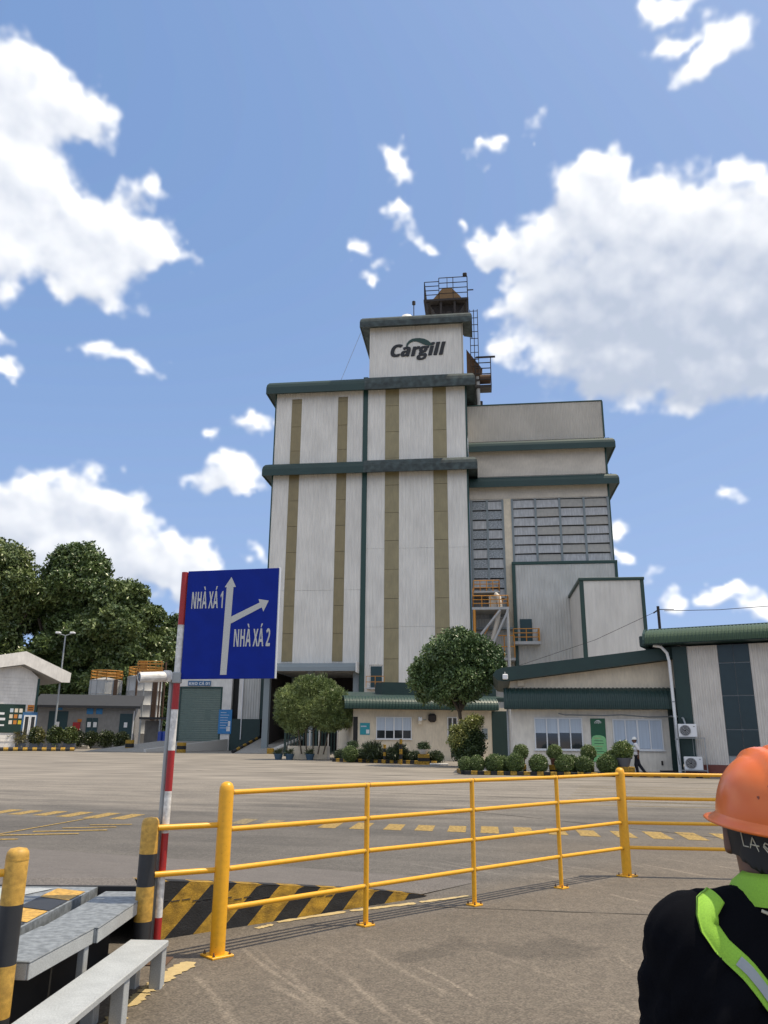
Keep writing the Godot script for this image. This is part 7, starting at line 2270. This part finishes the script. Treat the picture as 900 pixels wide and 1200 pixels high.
func smooth(m: MB) -> ArrayMesh:   # welds equal points and smooths the normals
	var sum := {}
	for i in m.v.size():
		var key := (m.v[i] * 20000.0).round()
		sum[key] = sum.get(key, Vector3.ZERO) + m.n[i]
	for i in m.v.size():
		m.n[i] = sum[(m.v[i] * 20000.0).round()].normalized()
	return m.mesh()

func person_far() -> void:
	# walking to the left along the kerb
	var w := thing("person", "person in white shirt, dark trousers and white helmet walking past the right office", "person", Vector3(11.72, 0, -37.85), 78.0)
	# local -z is forward
	var torso := [[Vector3(-0.08, 0.95, 0), Vector3(0.08, 0.95, 0), 0.115, 0.115], [Vector3(-0.08, 1.15, 0.0), Vector3(0.08, 1.15, 0.0), 0.12, 0.12], [Vector3(-0.15, 1.36, -0.01), Vector3(0.15, 1.36, -0.01), 0.075, 0.075]]
	var skin := [[Vector3(0, 1.38, -0.01), Vector3(0, 1.50, -0.04), 0.058, 0.055], [Vector3(0, 1.58, -0.03), Vector3(0, 1.565, -0.075), 0.088, 0.075], [Vector3(0, 1.51, -0.06), Vector3(0, 1.49, -0.105), 0.055, 0.035], [Vector3(0, 1.56, -0.14), Vector3(0, 1.53, -0.165), 0.01, 0.014]]
	var arms := [[-1.0, 0.10, -0.04], [1.0, -0.16, 0.14]]
	var sl := []
	for q: Array in arms:
		var s: float = q[0]
		var el := Vector3(s * 0.235, 1.10, q[1] * 0.5 + 0.02)
		var wr := Vector3(s * 0.245, 0.87, q[1] + (-0.04))
		skin.append_array([[Vector3(s * 0.19, 1.35, -0.01), el, 0.052, 0.043], [el, wr, 0.041, 0.028]])
		sl.append([Vector3(s * 0.185, 1.35, -0.01), el + Vector3(0, 0.07, 0), 0.066, 0.064])
		hand(skin, wr, Vector3(0, -1, -0.1).normalized(), Vector3(0, 0, -1), Vector3(s, 0, 0))
	var legs := [[-0.085, Vector3(-0.09, 0.48, -0.06), Vector3(-0.09, 0.09, 0.0)], [0.085, Vector3(0.09, 0.50, 0.08), Vector3(0.09, 0.13, 0.34)]]
	var tr := [[Vector3(-0.08, 0.93, 0), Vector3(0.08, 0.93, 0), 0.122, 0.122]]
	for q: Array in legs:
		skin.append_array([[Vector3(q[0], 0.88, 0), q[1], 0.08, 0.055], [q[1], q[2], 0.052, 0.036]])
		tr.append_array([[Vector3(q[0], 0.88, 0), q[1], 0.10, 0.078], [q[1], q[2], 0.076, 0.062]])
	skin.append_array(torso)
	var bm := MB.new()
	body(bm, skin, 0.015, 0.010)
	part("body", bm, M.skin, w)
	var sm := MB.new()
	for t: Array in torso:
		t[2] += 0.016
		t[3] += 0.016
	body(sm, torso + sl, 0.018, 0.012, [Plane(Vector3(0, -1, 0), -0.90)])
	part("shirt", sm, M.white_shirt, w)
	var tm := MB.new()
	body(tm, tr, 0.018, 0.012, [Plane(Vector3(0, 1, 0), 0.97)])
	part("trousers", tm, M.trousers, w)
	for q: Array in [[Vector3(-0.09, 0.05, 0.05), Vector3(-0.09, 0.045, -0.15)], [Vector3(0.09, 0.11, 0.40), Vector3(0.09, 0.035, 0.22)]]:
		var sh := MB.new()
		body(sh, [[q[0], q[1], 0.05, 0.042]], 0.014, 0.01)
		part("shoe", sh, M.hair, w)
	var hm := MB.new()
	var prof := []
	for i in 9:
		var a := PI * 0.5 * i / 8.0
		prof.append(Vector2(0.112 * cos(a), 0.12 * sin(a)))
	hm.lathe(prof, 20, Vector3(0, 1.60, -0.045))
	hm.lathe([Vector2(0.10, 1.594), Vector2(0.135, 1.59), Vector2(0.135, 1.60), Vector2(0.11, 1.606)], 20, Vector3(0, 0, -0.055))
	part("helmet", hm, M.white_helmet, w)
	var hr := MB.new()
	body(hr, [[Vector3(0, 1.575, -0.015), Vector3(0, 1.545, 0.0), 0.089, 0.06]], 0.014, 0.01, [Plane(Vector3(0, 1, 0), 1.61)])
	part("hair", hr, M.hair, w)

func _ready() -> void:
	var cam := Camera3D.new()
	cam.name = "camera"
	add_child(cam)
	cam.position = Vector3(0, 1.65, 0)
	cam.rotation_degrees = Vector3(15.954, 0, 0)
	cam.basis = cam.basis * Basis(Vector3.BACK, deg_to_rad(0.41))
	cam.fov = 66.22
	cam.near = 0.05
	cam.far = 4000.0
	cam.current = true
	var e := Environment.new()
	e.background_mode = Environment.BG_SKY
	e.sky = Sky.new()
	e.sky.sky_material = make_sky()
	e.tonemap_mode = Environment.TONE_MAPPER_LINEAR
	e.tonemap_exposure = 1.15
	e.sdfgi_enabled = true
	e.ssao_enabled = true
	e.ssil_enabled = true
	var we := WorldEnvironment.new()
	we.name = "world"
	we.environment = e
	add_child(we)
	var sun := DirectionalLight3D.new()
	sun.name = "sun"
	add_child(sun)
	sun.look_at_from_position(sun_dir * 10.0, Vector3.ZERO, Vector3.BACK)
	sun.light_energy = 1.3
	sun.light_color = Color(1.0, 0.94, 0.84)
	sun.light_angular_distance = 0.5
	sun.shadow_enabled = true
	make_materials()
	ground()
	markings()
	mill()
	wing()
	offices()
	left_side()
	foreground()
	plants()
	person_near()
	person_far()
	for n in find_children("*", "Node", true, false):
		if n.has_meta("_names"):
			n.remove_meta("_names")
